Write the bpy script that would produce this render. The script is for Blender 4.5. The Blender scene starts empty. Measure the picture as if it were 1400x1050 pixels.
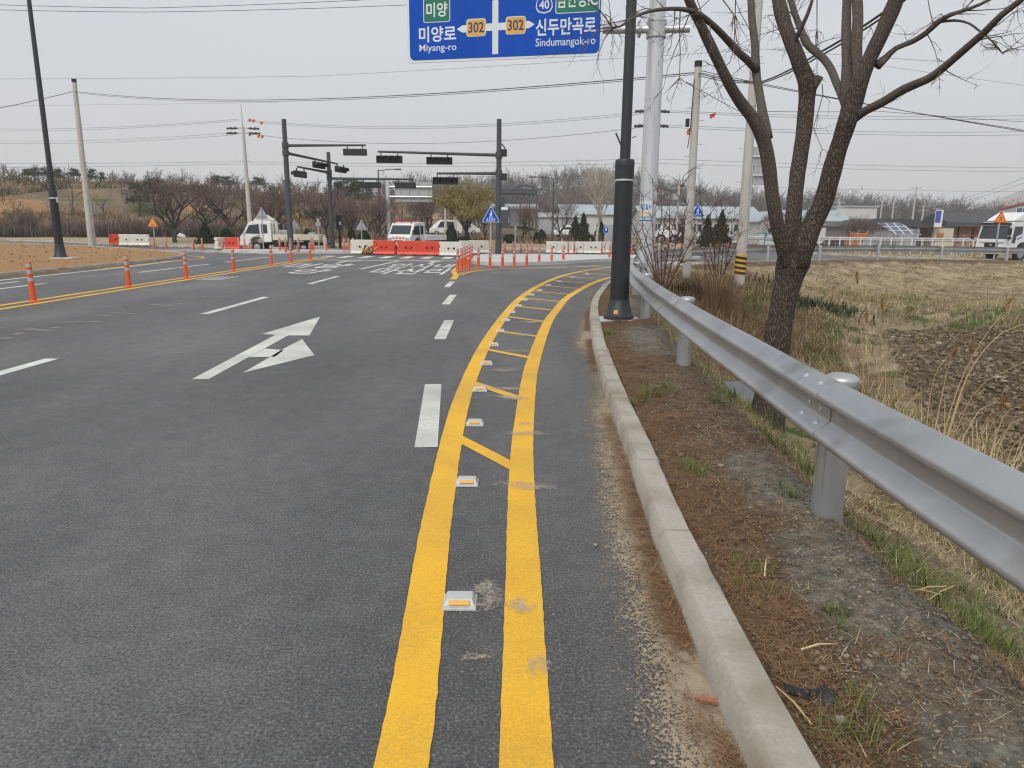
import bpy, bmesh, math, random
import numpy as np
from mathutils import Vector, Matrix
from mathutils.geometry import tessellate_polygon

# ------------------------------------------------------------------ camera, sky, sun, exposure
S = bpy.context.scene
COL = S.collection
R = math.radians
W_, H_, F_ = 1400.0, 1050.0, 975.0
PITCH, ROLL, HC = math.atan(213 / F_), R(0.55), 1.45
FWD = Vector((0, math.cos(PITCH), -math.sin(PITCH)))
R0 = Vector((1, 0, 0)); U0 = R0.cross(FWD)
RT = math.cos(ROLL) * R0 + math.sin(ROLL) * U0
UP = -math.sin(ROLL) * R0 + math.cos(ROLL) * U0
cam = bpy.data.cameras.new('camera'); camo = bpy.data.objects.new('camera', cam); COL.objects.link(camo)
cam.sensor_width = 36; cam.lens = 36 * F_ / W_; cam.clip_end = 8000; cam.clip_start = 0.05
camo.matrix_world = Matrix.Translation((0, 0, HC)) @ Matrix((RT, UP, -FWD)).transposed().to_4x4()
S.camera = camo

SUN_EL, SUN_AZ = R(48), R(205)            # overcast light, strongest from behind and to the left
wd = bpy.data.worlds.new('World'); S.world = wd; wd.use_nodes = True
wn, wl = wd.node_tree.nodes, wd.node_tree.links
bg = wn['Background']; bg.inputs['Strength'].default_value = 0.1
sky = wn.new('ShaderNodeTexSky'); sky.sky_type = 'NISHITA'; sky.sun_disc = False
sky.sun_elevation = SUN_EL; sky.sun_rotation = SUN_AZ
tc = wn.new('ShaderNodeTexCoord'); mp = wn.new('ShaderNodeMapping'); mp.inputs['Scale'].default_value = (1, 1, 2.6)
nz = wn.new('ShaderNodeTexNoise'); nz.inputs['Scale'].default_value = 1.7; nz.inputs['Detail'].default_value = 4
cr = wn.new('ShaderNodeValToRGB')
cr.color_ramp.elements[0].position = .3; cr.color_ramp.elements[0].color = (.90, .92, .96, 1)
cr.color_ramp.elements[1].position = .75; cr.color_ramp.elements[1].color = (1.0, 1.0, 1.0, 1)
sc = wn.new('ShaderNodeVectorMath'); sc.operation = 'MULTIPLY'; sc.inputs[1].default_value = (6.55, 6.85, 7.25)
mx = wn.new('ShaderNodeMix'); mx.data_type = 'RGBA'; mx.inputs[0].default_value = 0.94
wl.new(tc.outputs['Generated'], mp.inputs[0]); wl.new(mp.outputs[0], nz.inputs['Vector'])
wl.new(nz.outputs[0], cr.inputs[0]); wl.new(cr.outputs[0], sc.inputs[0])
wl.new(sky.outputs[0], mx.inputs[6]); wl.new(sc.outputs[0], mx.inputs[7]); wl.new(mx.outputs[2], bg.inputs['Color'])
sun = bpy.data.lights.new('sun', 'SUN'); suno = bpy.data.objects.new('sun', sun); COL.objects.link(suno)
sun.energy = 2.3; sun.angle = R(28); sun.color = (1, .965, .91)
sd = Vector((math.sin(SUN_AZ) * math.cos(SUN_EL), math.cos(SUN_AZ) * math.cos(SUN_EL), math.sin(SUN_EL)))
suno.rotation_euler = sd.to_track_quat('Z', 'Y').to_euler()
S.view_settings.view_transform = 'Standard'; S.view_settings.look = 'None'; S.view_settings.gamma = 1
S.view_settings.exposure = 0.15
S.cycles.use_denoising = True
S.cycles.max_bounces = 6; S.cycles.volume_bounces = 3; S.cycles.transparent_max_bounces = 12
S.cycles.filter_width = 1.2

# ------------------------------------------------------------------ helpers
def ray(x, y): return FWD + (x - W_ / 2) / F_ * RT - (y - H_ / 2) / F_ * UP
def G(x, y, z=0.0):                      # where the sight line meets height z
    d = ray(x, y); t = (z - HC) / d.z
    return Vector((t * d.x, t * d.y, z))
def A(x, y, Y):                          # the point of the sight line at distance Y
    d = ray(x, y); t = Y / d.y
    return Vector((t * d.x, Y, HC + t * d.z))

_rng0 = np.random.RandomState(7)
_TAB = _rng0.rand(256, 256)
def vnoise(x, y):
    x = np.asarray(x, float); y = np.asarray(y, float)
    xi = np.floor(x).astype(int); yi = np.floor(y).astype(int); fx = x - xi; fy = y - yi
    fx = fx * fx * (3 - 2 * fx); fy = fy * fy * (3 - 2 * fy)
    a = _TAB[xi % 256, yi % 256]; b = _TAB[(xi + 1) % 256, yi % 256]
    c = _TAB[xi % 256, (yi + 1) % 256]; d = _TAB[(xi + 1) % 256, (yi + 1) % 256]
    return (a * (1 - fx) + b * fx) * (1 - fy) + (c * (1 - fx) + d * fx) * fy
def fbm(x, y, o=4, s=1.0, k=0):
    x = np.asarray(x, float); y = np.asarray(y, float)
    t = 0; a = .5; n = 0
    for i in range(o):
        t = t + a * vnoise(x * s + 17.3 * i + k * 31.7, y * s + 9.1 * i + k * 13.9); n += a; a *= .5; s *= 2.03
    return t / n
def sst(a, b, x):
    t = np.clip((np.asarray(x, float) - a) / (b - a), 0, 1); return t * t * (3 - 2 * t)

def tag(o, label=None, cat=None, group=None, kind=None):
    if label: o['label'] = label
    if cat: o['category'] = cat
    if group: o['group'] = group
    if kind: o['kind'] = kind
    return o
def link(o, parent=None):
    COL.objects.link(o)
    if parent: o.parent = parent
    return o
def thing(name, label, cat, loc=(0, 0, 0), rz=0.0, group=None):
    o = bpy.data.objects.new(name, None); o.empty_display_size = .2
    o.location = loc; o.rotation_euler = (0, 0, rz)
    return tag(link(o), label, cat, group)
def kids(o): return [c for c in o.children]
def dup(root, loc=None, rz=None, label=None, group=None, scale=None):
    def cp(o, par):
        c = o.copy(); COL.objects.link(c); c.parent = par
        for ch in kids(o): cp(ch, c)
        return c
    r = cp(root, None)
    if loc is not None: r.location = loc
    if rz is not None: r.rotation_euler[2] = rz
    if scale is not None: r.scale = (scale,) * 3 if not hasattr(scale, '__len__') else scale
    if label: r['label'] = label
    if group: r['group'] = group
    return r

def np_mesh(name, V, F, mats, parent=None, smooth=False, attrs=None):
    V = np.asarray(V, dtype=np.float32); F = np.asarray(F, dtype=np.int32)
    me = bpy.data.meshes.new(name); k = F.shape[1]
    me.vertices.add(len(V)); me.vertices.foreach_set('co', V.ravel())
    me.loops.add(F.size); me.loops.foreach_set('vertex_index', F.ravel())
    me.polygons.add(len(F)); me.polygons.foreach_set('loop_start', np.arange(0, F.size, k, dtype=np.int32))
    me.polygons.foreach_set('loop_total', np.full(len(F), k, dtype=np.int32))
    if smooth: me.polygons.foreach_set('use_smooth', np.ones(len(F), dtype=bool))
    me.update(calc_edges=True)
    for an, arr in (attrs or {}).items():
        at = me.color_attributes.new(an, 'FLOAT_COLOR', 'POINT')
        at.data.foreach_set('color', np.asarray(arr, dtype=np.float32).ravel())
    for m in (mats if isinstance(mats, (list, tuple)) else [mats]): me.materials.append(m)
    return link(bpy.data.objects.new(name, me), parent)

class MB:
    def __init__(s): s.v = []; s.f = []; s.m = []; s.M = None
    def add(s, vs, fs, mi=0):
        b = len(s.v)
        if s.M is not None: vs = [s.M @ Vector(p) for p in vs]
        s.v += [tuple(p) for p in vs]; s.f += [tuple(i + b for i in f) for f in fs]; s.m += [mi] * len(fs)
        return s
    def box(s, c, d, rz=0.0, mi=0, taper=1.0, tapery=None):
        cx, cy, cz = c; hx, hy, hz = d[0] / 2, d[1] / 2, d[2] / 2; ca, sa = math.cos(rz), math.sin(rz)
        ty = taper if tapery is None else tapery
        vs = []
        for k, (tx, tty) in ((-1, (1, 1)), (1, (taper, ty))):
            for i, j in ((-1, -1), (1, -1), (1, 1), (-1, 1)):
                x, y = i * hx * tx, j * hy * tty
                vs.append((cx + x * ca - y * sa, cy + x * sa + y * ca, cz + k * hz))
        return s.add(vs, [(3, 2, 1, 0), (4, 5, 6, 7), (0, 1, 5, 4), (1, 2, 6, 5), (2, 3, 7, 6), (3, 0, 4, 7)], mi)
    def tube(s, pts, rad, n=8, mi=0, cap=True, phase=0.0):
        pts = [Vector(p) for p in pts]; m = len(pts)
        if not hasattr(rad, '__len__'): rad = [rad] * m
        t0 = (pts[1] - pts[0]).normalized()
        ref = Vector((1, 0, 0)) if abs(t0.x) < .9 else Vector((0, 1, 0))
        u = (ref - t0 * ref.dot(t0)).normalized(); vs = []
        for i, p in enumerate(pts):
            t = (pts[min(i + 1, m - 1)] - pts[max(i - 1, 0)]).normalized()
            u = u - t * u.dot(t)
            u = u.normalized() if u.length > 1e-6 else t.orthogonal().normalized()
            w = t.cross(u)
            for k in range(n):
                a = 2 * math.pi * k / n + phase
                vs.append(p + (u * math.cos(a) + w * math.sin(a)) * rad[i])
        fs = [(i * n + k, i * n + (k + 1) % n, (i + 1) * n + (k + 1) % n, (i + 1) * n + k) for i in range(m - 1) for k in range(n)]
        if cap: fs += [tuple(range(n - 1, -1, -1)), tuple((m - 1) * n + k for k in range(n))]
        return s.add(vs, fs, mi)
    def lathe(s, prof, n=16, c=(0, 0, 0), mi=0):      # profile of (radius, z), bottom to top
        vs = [(c[0] + r * math.cos(2 * math.pi * k / n), c[1] + r * math.sin(2 * math.pi * k / n), c[2] + z) for r, z in prof for k in range(n)]
        m = len(prof)
        fs = [(i * n + k, i * n + (k + 1) % n, (i + 1) * n + (k + 1) % n, (i + 1) * n + k) for i in range(m - 1) for k in range(n)]
        fs += [tuple(range(n - 1, -1, -1)), tuple((m - 1) * n + k for k in range(n))]
        return s.add(vs, fs, mi)
    def prism(s, poly, o, ux, uy, depth, mi=0):       # polygon in the plane o + a*ux + b*uy, pushed along ux x uy
        o, ux, uy = Vector(o), Vector(ux), Vector(uy); n = ux.cross(uy).normalized() * depth; k = len(poly)
        lo = [o + ux * a + uy * b for a, b in poly]; hi = [p + n for p in lo]
        tri = tessellate_polygon([[Vector((a, b, 0)) for a, b in poly]])
        area = sum(poly[i][0] * poly[(i + 1) % k][1] - poly[(i + 1) % k][0] * poly[i][1] for i in range(k))
        fs = []
        for t in tri:
            a, b, c = t
            cr_ = (poly[b][0] - poly[a][0]) * (poly[c][1] - poly[a][1]) - (poly[b][1] - poly[a][1]) * (poly[c][0] - poly[a][0])
            if cr_ < 0: a, c = c, a
            fs += [(c, b, a), (a + k, b + k, c + k)]
        for i in range(k):
            j = (i + 1) % k
            fs.append((i, j, j + k, i + k) if area > 0 else (j, i, i + k, j + k))
        return s.add(lo + hi, fs, mi)
    def quad(s, a, b, c, d, mi=0): return s.add([a, b, c, d], [(0, 1, 2, 3)], mi)
    def build(s, name, mats, parent=None, smooth=False, bevel=0.0, seg=2):
        me = bpy.data.meshes.new(name); me.from_pydata([tuple(p) for p in s.v], [], s.f)
        for m in (mats if isinstance(mats, (list, tuple)) else [mats]): me.materials.append(m)
        if any(s.m): me.polygons.foreach_set('material_index', s.m)
        if smooth:
            me.polygons.foreach_set('use_smooth', [True] * len(me.polygons))
            try: me.set_sharp_from_angle(angle=R(40))
            except Exception: pass
        o = link(bpy.data.objects.new(name, me), parent)
        if bevel:
            b = o.modifiers.new('bevel', 'BEVEL'); b.width = bevel; b.segments = seg; b.limit_method = 'ANGLE'; b.angle_limit = R(35)
        return o

def catmull(P, step):
    P = [np.array(p, float) for p in P]; P = [2 * P[0] - P[1]] + P + [2 * P[-1] - P[-2]]; out = []
    for i in range(1, len(P) - 2):
        a, b, c, d = P[i - 1:i + 3]; n = max(2, int(np.linalg.norm(c - b) / step))
        for t in np.linspace(0, 1, n, endpoint=False):
            out.append(.5 * ((2 * b) + (-a + c) * t + (2 * a - 5 * b + 4 * c - d) * t * t + (-a + 3 * b - 3 * c + d) * t ** 3))
    out.append(P[-2]); return np.array(out)
def offset(C, d):                         # positive: to the right of the direction of travel
    T = np.gradient(C[:, :2], axis=0); T /= np.linalg.norm(T, axis=1)[:, None] + 1e-9
    return C[:, :2] + np.stack([T[:, 1], -T[:, 0]], 1) * d
def sdist(C, x, y):                       # signed distance to a polyline, positive on its right
    x = np.asarray(x, float).ravel(); y = np.asarray(y, float).ravel(); out = np.empty(len(x))
    T = np.gradient(C, axis=0)
    for i in range(0, len(x), 4000):
        dx = x[i:i + 4000, None] - C[None, :, 0]; dy = y[i:i + 4000, None] - C[None, :, 1]
        d2 = dx * dx + dy * dy; j = d2.argmin(1); r = np.arange(len(j))
        cross = T[j, 0] * dy[r, j] - T[j, 1] * dx[r, j]
        tl = np.hypot(T[j, 0], T[j, 1]) + 1e-9
        dd = np.sqrt(d2[r, j]); perp = np.abs(cross) / tl
        out[i:i + 4000] = np.where(dd < 2, perp, dd) * np.where(cross > 0, -1, 1)
    return out

# ------------------------------------------------------------------ materials
def nodes(m): m.use_nodes = True; return m.node_tree.nodes, m.node_tree.links, m.node_tree.nodes['Principled BSDF']
def mat(name, col, rough=.7, metal=0.0, var=.18, scale=6.0, bump=0.0, bscale=40.0, detail=5, spec=.4, stretch=(1, 1, 1), hue=None, coord='Object', dirt=None):
    m = bpy.data.materials.new(name); N, L, P = nodes(m)
    P.inputs['Roughness'].default_value = rough; P.inputs['Metallic'].default_value = metal
    P.inputs['Specular IOR Level'].default_value = spec
    t = N.new('ShaderNodeTexCoord'); mpn = N.new('ShaderNodeMapping'); mpn.inputs['Scale'].default_value = stretch
    L.new(t.outputs[coord], mpn.inputs[0])
    n = N.new('ShaderNodeTexNoise'); n.inputs['Scale'].default_value = scale; n.inputs['Detail'].default_value = detail; n.inputs['Roughness'].default_value = .65
    L.new(mpn.outputs[0], n.inputs['Vector'])
    r = N.new('ShaderNodeValToRGB'); r.color_ramp.elements[0].position = .28; r.color_ramp.elements[1].position = .72
    lo = [c * (1 - var) for c in col]; hi = [min(1, c * (1 + var)) for c in (hue or col)]
    r.color_ramp.elements[0].color = (*lo, 1); r.color_ramp.elements[1].color = (*hi, 1)
    L.new(n.outputs[0], r.inputs[0]); out = r.outputs[0]
    if dirt:
        dcol, dsc, dlo, dhi = dirt
        n2 = N.new('ShaderNodeTexNoise'); n2.inputs['Scale'].default_value = dsc; n2.inputs['Detail'].default_value = 6; L.new(mpn.outputs[0], n2.inputs['Vector'])
        mr = N.new('ShaderNodeMapRange'); mr.inputs[1].default_value = dlo; mr.inputs[2].default_value = dhi; L.new(n2.outputs[0], mr.inputs[0])
        x = N.new('ShaderNodeMix'); x.data_type = 'RGBA'; x.inputs[7].default_value = (*dcol, 1)
        L.new(mr.outputs[0], x.inputs[0]); L.new(out, x.inputs[6]); out = x.outputs[2]
    L.new(out, P.inputs['Base Color'])
    if bump:
        b = N.new('ShaderNodeBump'); b.inputs['Strength'].default_value = bump; b.inputs['Distance'].default_value = .02
        n3 = N.new('ShaderNodeTexNoise'); n3.inputs['Scale'].default_value = bscale; n3.inputs['Detail'].default_value = 6; L.new(mpn.outputs[0], n3.inputs['Vector'])
        L.new(n3.outputs[0], b.inputs['Height']); L.new(b.outputs[0], P.inputs['Normal'])
    return m
def leafmat(name, a, b, rough=.7):        # each loose face its own tone
    m = bpy.data.materials.new(name); N, L, P = nodes(m)
    g = N.new('ShaderNodeNewGeometry'); r = N.new('ShaderNodeValToRGB')
    r.color_ramp.elements[0].color = (*a, 1); r.color_ramp.elements[1].color = (*b, 1)
    L.new(g.outputs['Random Per Island'], r.inputs[0]); L.new(r.outputs[0], P.inputs['Base Color'])
    P.inputs['Roughness'].default_value = rough; P.inputs['Specular IOR Level'].default_value = .15
    return m

M = {}
M['concrete'] = mat('kerb_concrete', (.405, .37, .315), .9, var=.16, scale=60, bump=.18, bscale=220, spec=.2, dirt=((.24, .195, .145), 2.6, .44, .74))
M['pave'] = mat('pale_concrete', (.5, .49, .47), .9, var=.12, scale=3, bump=.1, bscale=60, spec=.2)
M['pole_conc'] = mat('pole_concrete', (.47, .45, .40), .9, var=.14, scale=5, bump=.15, bscale=80, spec=.2, stretch=(1, 1, .3))
M['galv'] = mat('galvanised_steel', (.47, .475, .475), .45, .65, var=.16, scale=5, detail=6, bump=.03, bscale=60)
M['rail'] = mat('rail_steel', (.43, .435, .435), .38, .70, var=.15, scale=2.2, detail=8, bump=.04, bscale=18, dirt=((.27, .262, .245), 3.2, .56, .78))
M['galv_pole'] = mat('galvanised_pole', (.60, .615, .63), .4, .6, var=.2, scale=3, stretch=(3, 3, .25))
M['black'] = mat('black_paint', (.020, .022, .025), .5, .0, var=.2, scale=8)
M['dark_grey'] = mat('dark_grey_paint', (.055, .06, .065), .5, .0, var=.15, scale=3)
M['lampgrey'] = mat('charcoal_paint', (.032, .036, .042), .5, .0, var=.15, scale=3)
M['orange'] = mat('orange_plastic', (.62, .085, .02), .5, var=.12, scale=9)
M['grey_band'] = mat('reflective_band', (.42, .40, .39), .35, var=.1, scale=20)
M['bar_red'] = mat('barrier_red_plastic', (.66, .065, .03), .5, var=.13, scale=3)
M['bar_white'] = mat('barrier_cream_plastic', (.66, .63, .55), .55, var=.12, scale=4)
M['hole_shade'] = mat('painted_slot_shade', (.015, .013, .012), .9, var=.1)
M['signblue'] = mat('sign_blue', (.005, .072, .42), .5, var=.1, scale=1.2, spec=.15)
M['signgreen'] = mat('sign_green', (.01, .16, .10), .4, var=.1, scale=3)
M['signwhite'] = mat('sign_white', (.66, .69, .68), .45, var=.05, scale=3)
M['signyellow'] = mat('sign_yellow', (.68, .36, .04), .45, var=.06, scale=3)
M['signred'] = mat('sign_red', (.5, .03, .03), .45, var=.06)
M['signorange'] = mat('sign_orange', (.75, .28, .02), .45, var=.06)
M['signgrey'] = mat('sign_back_aluminium', (.42, .43, .44), .45, .35, var=.1, scale=2)
M['navy'] = mat('navy_print', (.03, .035, .16), .5, var=.05)
M['cyanprint'] = mat('blue_print', (.02, .25, .6), .5, var=.05)
M['white_car'] = mat('white_car_paint', (.72, .72, .70), .3, var=.05, scale=2, spec=.5)
M['cream_bed'] = mat('cream_bed_paint', (.60, .55, .42), .5, var=.1, scale=4)
M['glass'] = mat('dark_window_glass', (.035, .045, .05), .12, var=.15, scale=2, spec=.6)
M['glass_blue'] = mat('blue_window_glass', (.03, .10, .14), .12, var=.15, scale=2, spec=.6)
M['rubber'] = mat('tyre_rubber', (.018, .018, .018), .85, var=.2)
M['rim'] = mat('wheel_rim', (.40, .40, .40), .4, .6, var=.1)
M['chassis'] = mat('chassis_dark', (.02, .02, .022), .8, var=.2)
M['lens_off'] = mat('dark_lens', (.012, .012, .014), .3, var=.2)
M['lamp_glass'] = mat('headlight_glass', (.5, .5, .5), .15, .3, var=.1)
M['siding'] = mat('grey_siding', (.33, .335, .34), .7, var=.08, scale=1.5)
M['white_wall'] = mat('white_wall', (.55, .54, .52), .85, var=.08, scale=1)
M['cream_wall'] = mat('cream_wall', (.50, .46, .36), .85, var=.1, scale=1)
M['roof_dark'] = mat('dark_roof', (.06, .062, .065), .7, var=.2, scale=2)
M['roof_teal'] = mat('pale_teal_roof', (.33, .385, .40), .6, var=.12, scale=1)
M['roof_blue'] = mat('blue_roof', (.06, .25, .42), .6, var=.1)
M['roof_red'] = mat('red_trim', (.35, .05, .035), .6, var=.1)
M['teal'] = mat('teal_steel', (.05, .26, .22), .6, var=.12)
M['fence_white'] = mat('white_fence_paint', (.62, .62, .60), .6, var=.08)
M['frame_dark'] = mat('dark_steel_frame', (.07, .075, .085), .7, var=.15)
M['stud_grey'] = mat('stud_grey_casting', (.50, .50, .49), .55, .1, var=.12, scale=30)
M['rust'] = mat('rusty_orange_steel', (.42, .14, .04), .7, var=.25, scale=3)
M['tarp'] = mat('blue_grey_tarp', (.2, .28, .36), .7, var=.3, scale=3)
M['wire'] = mat('black_cable', (.03, .03, .032), .6, var=.1)
M['wire_grey'] = mat('grey_conductor', (.16, .165, .17), .6, var=.1)
M['insul'] = mat('insulator_dark', (.05, .05, .055), .5, var=.15)
M['mud_black'] = mat('black_plastic_scrap', (.018, .018, .02), .35, var=.4, scale=30, bump=.5, bscale=40)
M['leaf_red'] = mat('reddish_bark_scrap', (.36, .15, .09), .8, var=.3, scale=40, stretch=(1, 4, 1), bump=.4, bscale=80)
M['stone'] = leafmat('verge_stones', (.12, .10, .078), (.31, .275, .22), .9)
M['gravel'] = leafmat('verge_gravel', (.085, .075, .058), (.30, .27, .215), .95)
M['litter'] = leafmat('pine_needles', (.10, .056, .03), (.36, .215, .115), .8)
M['straw'] = leafmat('dry_straw', (.14, .095, .045), (.60, .49, .30), .8)
M['drybrown'] = leafmat('dry_brown_stalks', (.10, .06, .035), (.34, .22, .12), .85)
M['grass'] = leafmat('green_grass', (.06, .09, .02), (.20, .23, .075), .6)
M['reed'] = leafmat('reed_straw', (.42, .30, .14), (.66, .52, .30), .7)
M['plume'] = leafmat('reed_plume', (.26, .13, .05), (.42, .24, .10), .9)
M['clod'] = leafmat('soil_clods', (.075, .055, .034), (.25, .195, .125), .95)
M['palestone'] = leafmat('pale_stones', (.24, .21, .16), (.40, .36, .29), .95)
M['maroon'] = leafmat('maroon_twigs', (.075, .05, .045), (.23, .165, .145), .85)
M['greytwig'] = leafmat('grey_brown_twigs', (.075, .058, .048), (.17, .14, .12), .85)
M['palebark'] = leafmat('pale_plane_bark', (.30, .27, .22), (.48, .44, .37), .85)
M['hazewood'] = leafmat('far_bare_wood', (.075, .063, .062), (.19, .165, .16), .9)
M['willow'] = leafmat('willow_buds', (.17, .14, .045), (.36, .30, .11), .7)
M['pine'] = leafmat('pine_needle_clumps', (.018, .035, .02), (.055, .085, .045), .8)
M['shrub'] = leafmat('evergreen_leaves', (.012, .022, .012), (.04, .06, .03), .8)
M['olive'] = leafmat('olive_shrub', (.10, .095, .035), (.22, .19, .08), .8)
M['trunk_far'] = mat('far_trunk_bark', (.045, .036, .032), .9, var=.3, scale=5)
M['redstem'] = leafmat('reddish_shrub_stems', (.05, .024, .02), (.15, .075, .06), .75)

def bark_mat():
    m = bpy.data.materials.new('tree_bark'); N, L, P = nodes(m)
    t = N.new('ShaderNodeTexCoord'); at = N.new('ShaderNodeVertexColor'); at.layer_name = 'bark'
    mpn = N.new('ShaderNodeMapping'); mpn.inputs['Scale'].default_value = (62, 62, 17); L.new(t.outputs['Object'], mpn.inputs[0])
    nn = N.new('ShaderNodeTexNoise'); nn.inputs['Scale'].default_value = 5; nn.inputs['Detail'].default_value = 3; L.new(t.outputs['Object'], nn.inputs['Vector'])
    ad = N.new('ShaderNodeVectorMath'); ad.operation = 'MULTIPLY_ADD'; ad.inputs[1].default_value = (1.6, 1.6, 1.6); L.new(nn.outputs[1], ad.inputs[0]); L.new(mpn.outputs[0], ad.inputs[2])
    vo = N.new('ShaderNodeTexVoronoi'); vo.feature = 'DISTANCE_TO_EDGE'; vo.inputs['Scale'].default_value = 1.0; L.new(ad.outputs[0], vo.inputs['Vector'])
    n2 = N.new('ShaderNodeTexNoise'); n2.inputs['Scale'].default_value = 2.2; n2.inputs['Detail'].default_value = 8; n2.inputs['Roughness'].default_value = .7; L.new(mpn.outputs[0], n2.inputs['Vector'])
    mul = N.new('ShaderNodeMath'); mul.operation = 'MULTIPLY_ADD'; mul.inputs[1].default_value = .9; L.new(vo.outputs['Distance'], mul.inputs[0]); L.new(n2.outputs[0], mul.inputs[2])
    r = N.new('ShaderNodeValToRGB'); e = r.color_ramp.elements
    e[0].position = .36; e[0].color = (.016, .012, .010, 1); e[1].position = .98; e[1].color = (.31, .25, .195, 1)
    x = e.new(.62); x.color = (.088, .068, .055, 1)
    L.new(mul.outputs[0], r.inputs[0])
    r2 = N.new('ShaderNodeValToRGB'); e = r2.color_ramp.elements
    e[0].position = .3; e[0].color = (.075, .058, .048, 1); e[1].position = .75; e[1].color = (.29, .245, .21, 1)
    L.new(n2.outputs[0], r2.inputs[0])
    mxn = N.new('ShaderNodeMix'); mxn.data_type = 'RGBA'; L.new(at.outputs[0], mxn.inputs[0]); L.new(r.outputs[0], mxn.inputs[6]); L.new(r2.outputs[0], mxn.inputs[7])
    L.new(mxn.outputs[2], P.inputs['Base Color']); P.inputs['Roughness'].default_value = .9; P.inputs['Specular IOR Level'].default_value = .2
    b = N.new('ShaderNodeBump'); b.inputs['Strength'].default_value = .9; b.inputs['Distance'].default_value = .03; L.new(mul.outputs[0], b.inputs['Height']); L.new(b.outputs[0], P.inputs['Normal'])
    return m
M['bark'] = bark_mat()

def asphalt_mat():
    m = bpy.data.materials.new('asphalt'); N, L, P = nodes(m)
    t = N.new('ShaderNodeTexCoord')
    def noise(s, d=4, r=.6, st=(1, 1, 1)):
        mpn = N.new('ShaderNodeMapping'); mpn.inputs['Scale'].default_value = st; L.new(t.outputs['Object'], mpn.inputs[0])
        n = N.new('ShaderNodeTexNoise'); n.inputs['Scale'].default_value = s; n.inputs['Detail'].default_value = d; n.inputs['Roughness'].default_value = r; L.new(mpn.outputs[0], n.inputs['Vector']); return n.outputs[0]
    big = noise(.55, 5, .6, (1, .35, 1)); mid = noise(7, 6, .7); fine = noise(92, 5, .8)
    def math_(op, a, b):
        n = N.new('ShaderNodeMath'); n.operation = op
        for i, v in enumerate((a, b)):
            if isinstance(v, (int, float)): n.inputs[i].default_value = v
            else: L.new(v, n.inputs[i])
        return n.outputs[0]
    s1 = math_('ADD', math_('MULTIPLY', big, .42), .24); s2 = math_('ADD', math_('MULTIPLY', mid, .26), .145); s3 = math_('ADD', math_('MULTIPLY', fine, 1.55), -.1)
    tot = math_('ADD', math_('ADD', s1, s2), s3)
    r = N.new('ShaderNodeValToRGB'); e = r.color_ramp.elements
    e[0].position = .40; e[0].color = (.026, .026, .026, 1); e[1].position = .70; e[1].color = (.32, .314, .305, 1)
    x = e.new(.545); x.color = (.097, .0965, .0965, 1)
    L.new(math_('MULTIPLY', tot, .40), r.inputs[0])
    vo = N.new('ShaderNodeTexVoronoi'); vo.inputs['Scale'].default_value = 95; L.new(t.outputs['Object'], vo.inputs['Vector'])
    sp = N.new('ShaderNodeSeparateColor'); L.new(vo.outputs['Color'], sp.inputs[0])
    gt = math_('GREATER_THAN', sp.outputs[0], .955); sm = math_('LESS_THAN', vo.outputs['Distance'], .42)
    fac = math_('MULTIPLY', math_('MULTIPLY', gt, sm), .75)
    mxn = N.new('ShaderNodeMix'); mxn.data_type = 'RGBA'; mxn.inputs[7].default_value = (.30, .26, .205, 1)
    L.new(fac, mxn.inputs[0]); L.new(r.outputs[0], mxn.inputs[6])
    pit = math_('MULTIPLY', math_('GREATER_THAN', noise(26, 6, .75, (.55, 1, 1)), .655), math_('GREATER_THAN', noise(1.3, 4, .6), .5))
    mx2 = N.new('ShaderNodeMix'); mx2.data_type = 'RGBA'; mx2.inputs[7].default_value = (.022, .022, .022, 1)
    L.new(math_('MULTIPLY', pit, .75), mx2.inputs[0]); L.new(mxn.outputs[2], mx2.inputs[6])
    L.new(mx2.outputs[2], P.inputs['Base Color'])
    P.inputs['Roughness'].default_value = .78; P.inputs['Specular IOR Level'].default_value = .35
    b = N.new('ShaderNodeBump'); b.inputs['Strength'].default_value = .8; b.inputs['Distance'].default_value = .012
    L.new(math_('SUBTRACT', math_('ADD', math_('MULTIPLY', fine, 1.0), math_('MULTIPLY', mid, .5)), math_('MULTIPLY', pit, .5)), b.inputs['Height']); L.new(b.outputs[0], P.inputs['Normal'])
    return m
M['asphalt'] = asphalt_mat()

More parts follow.
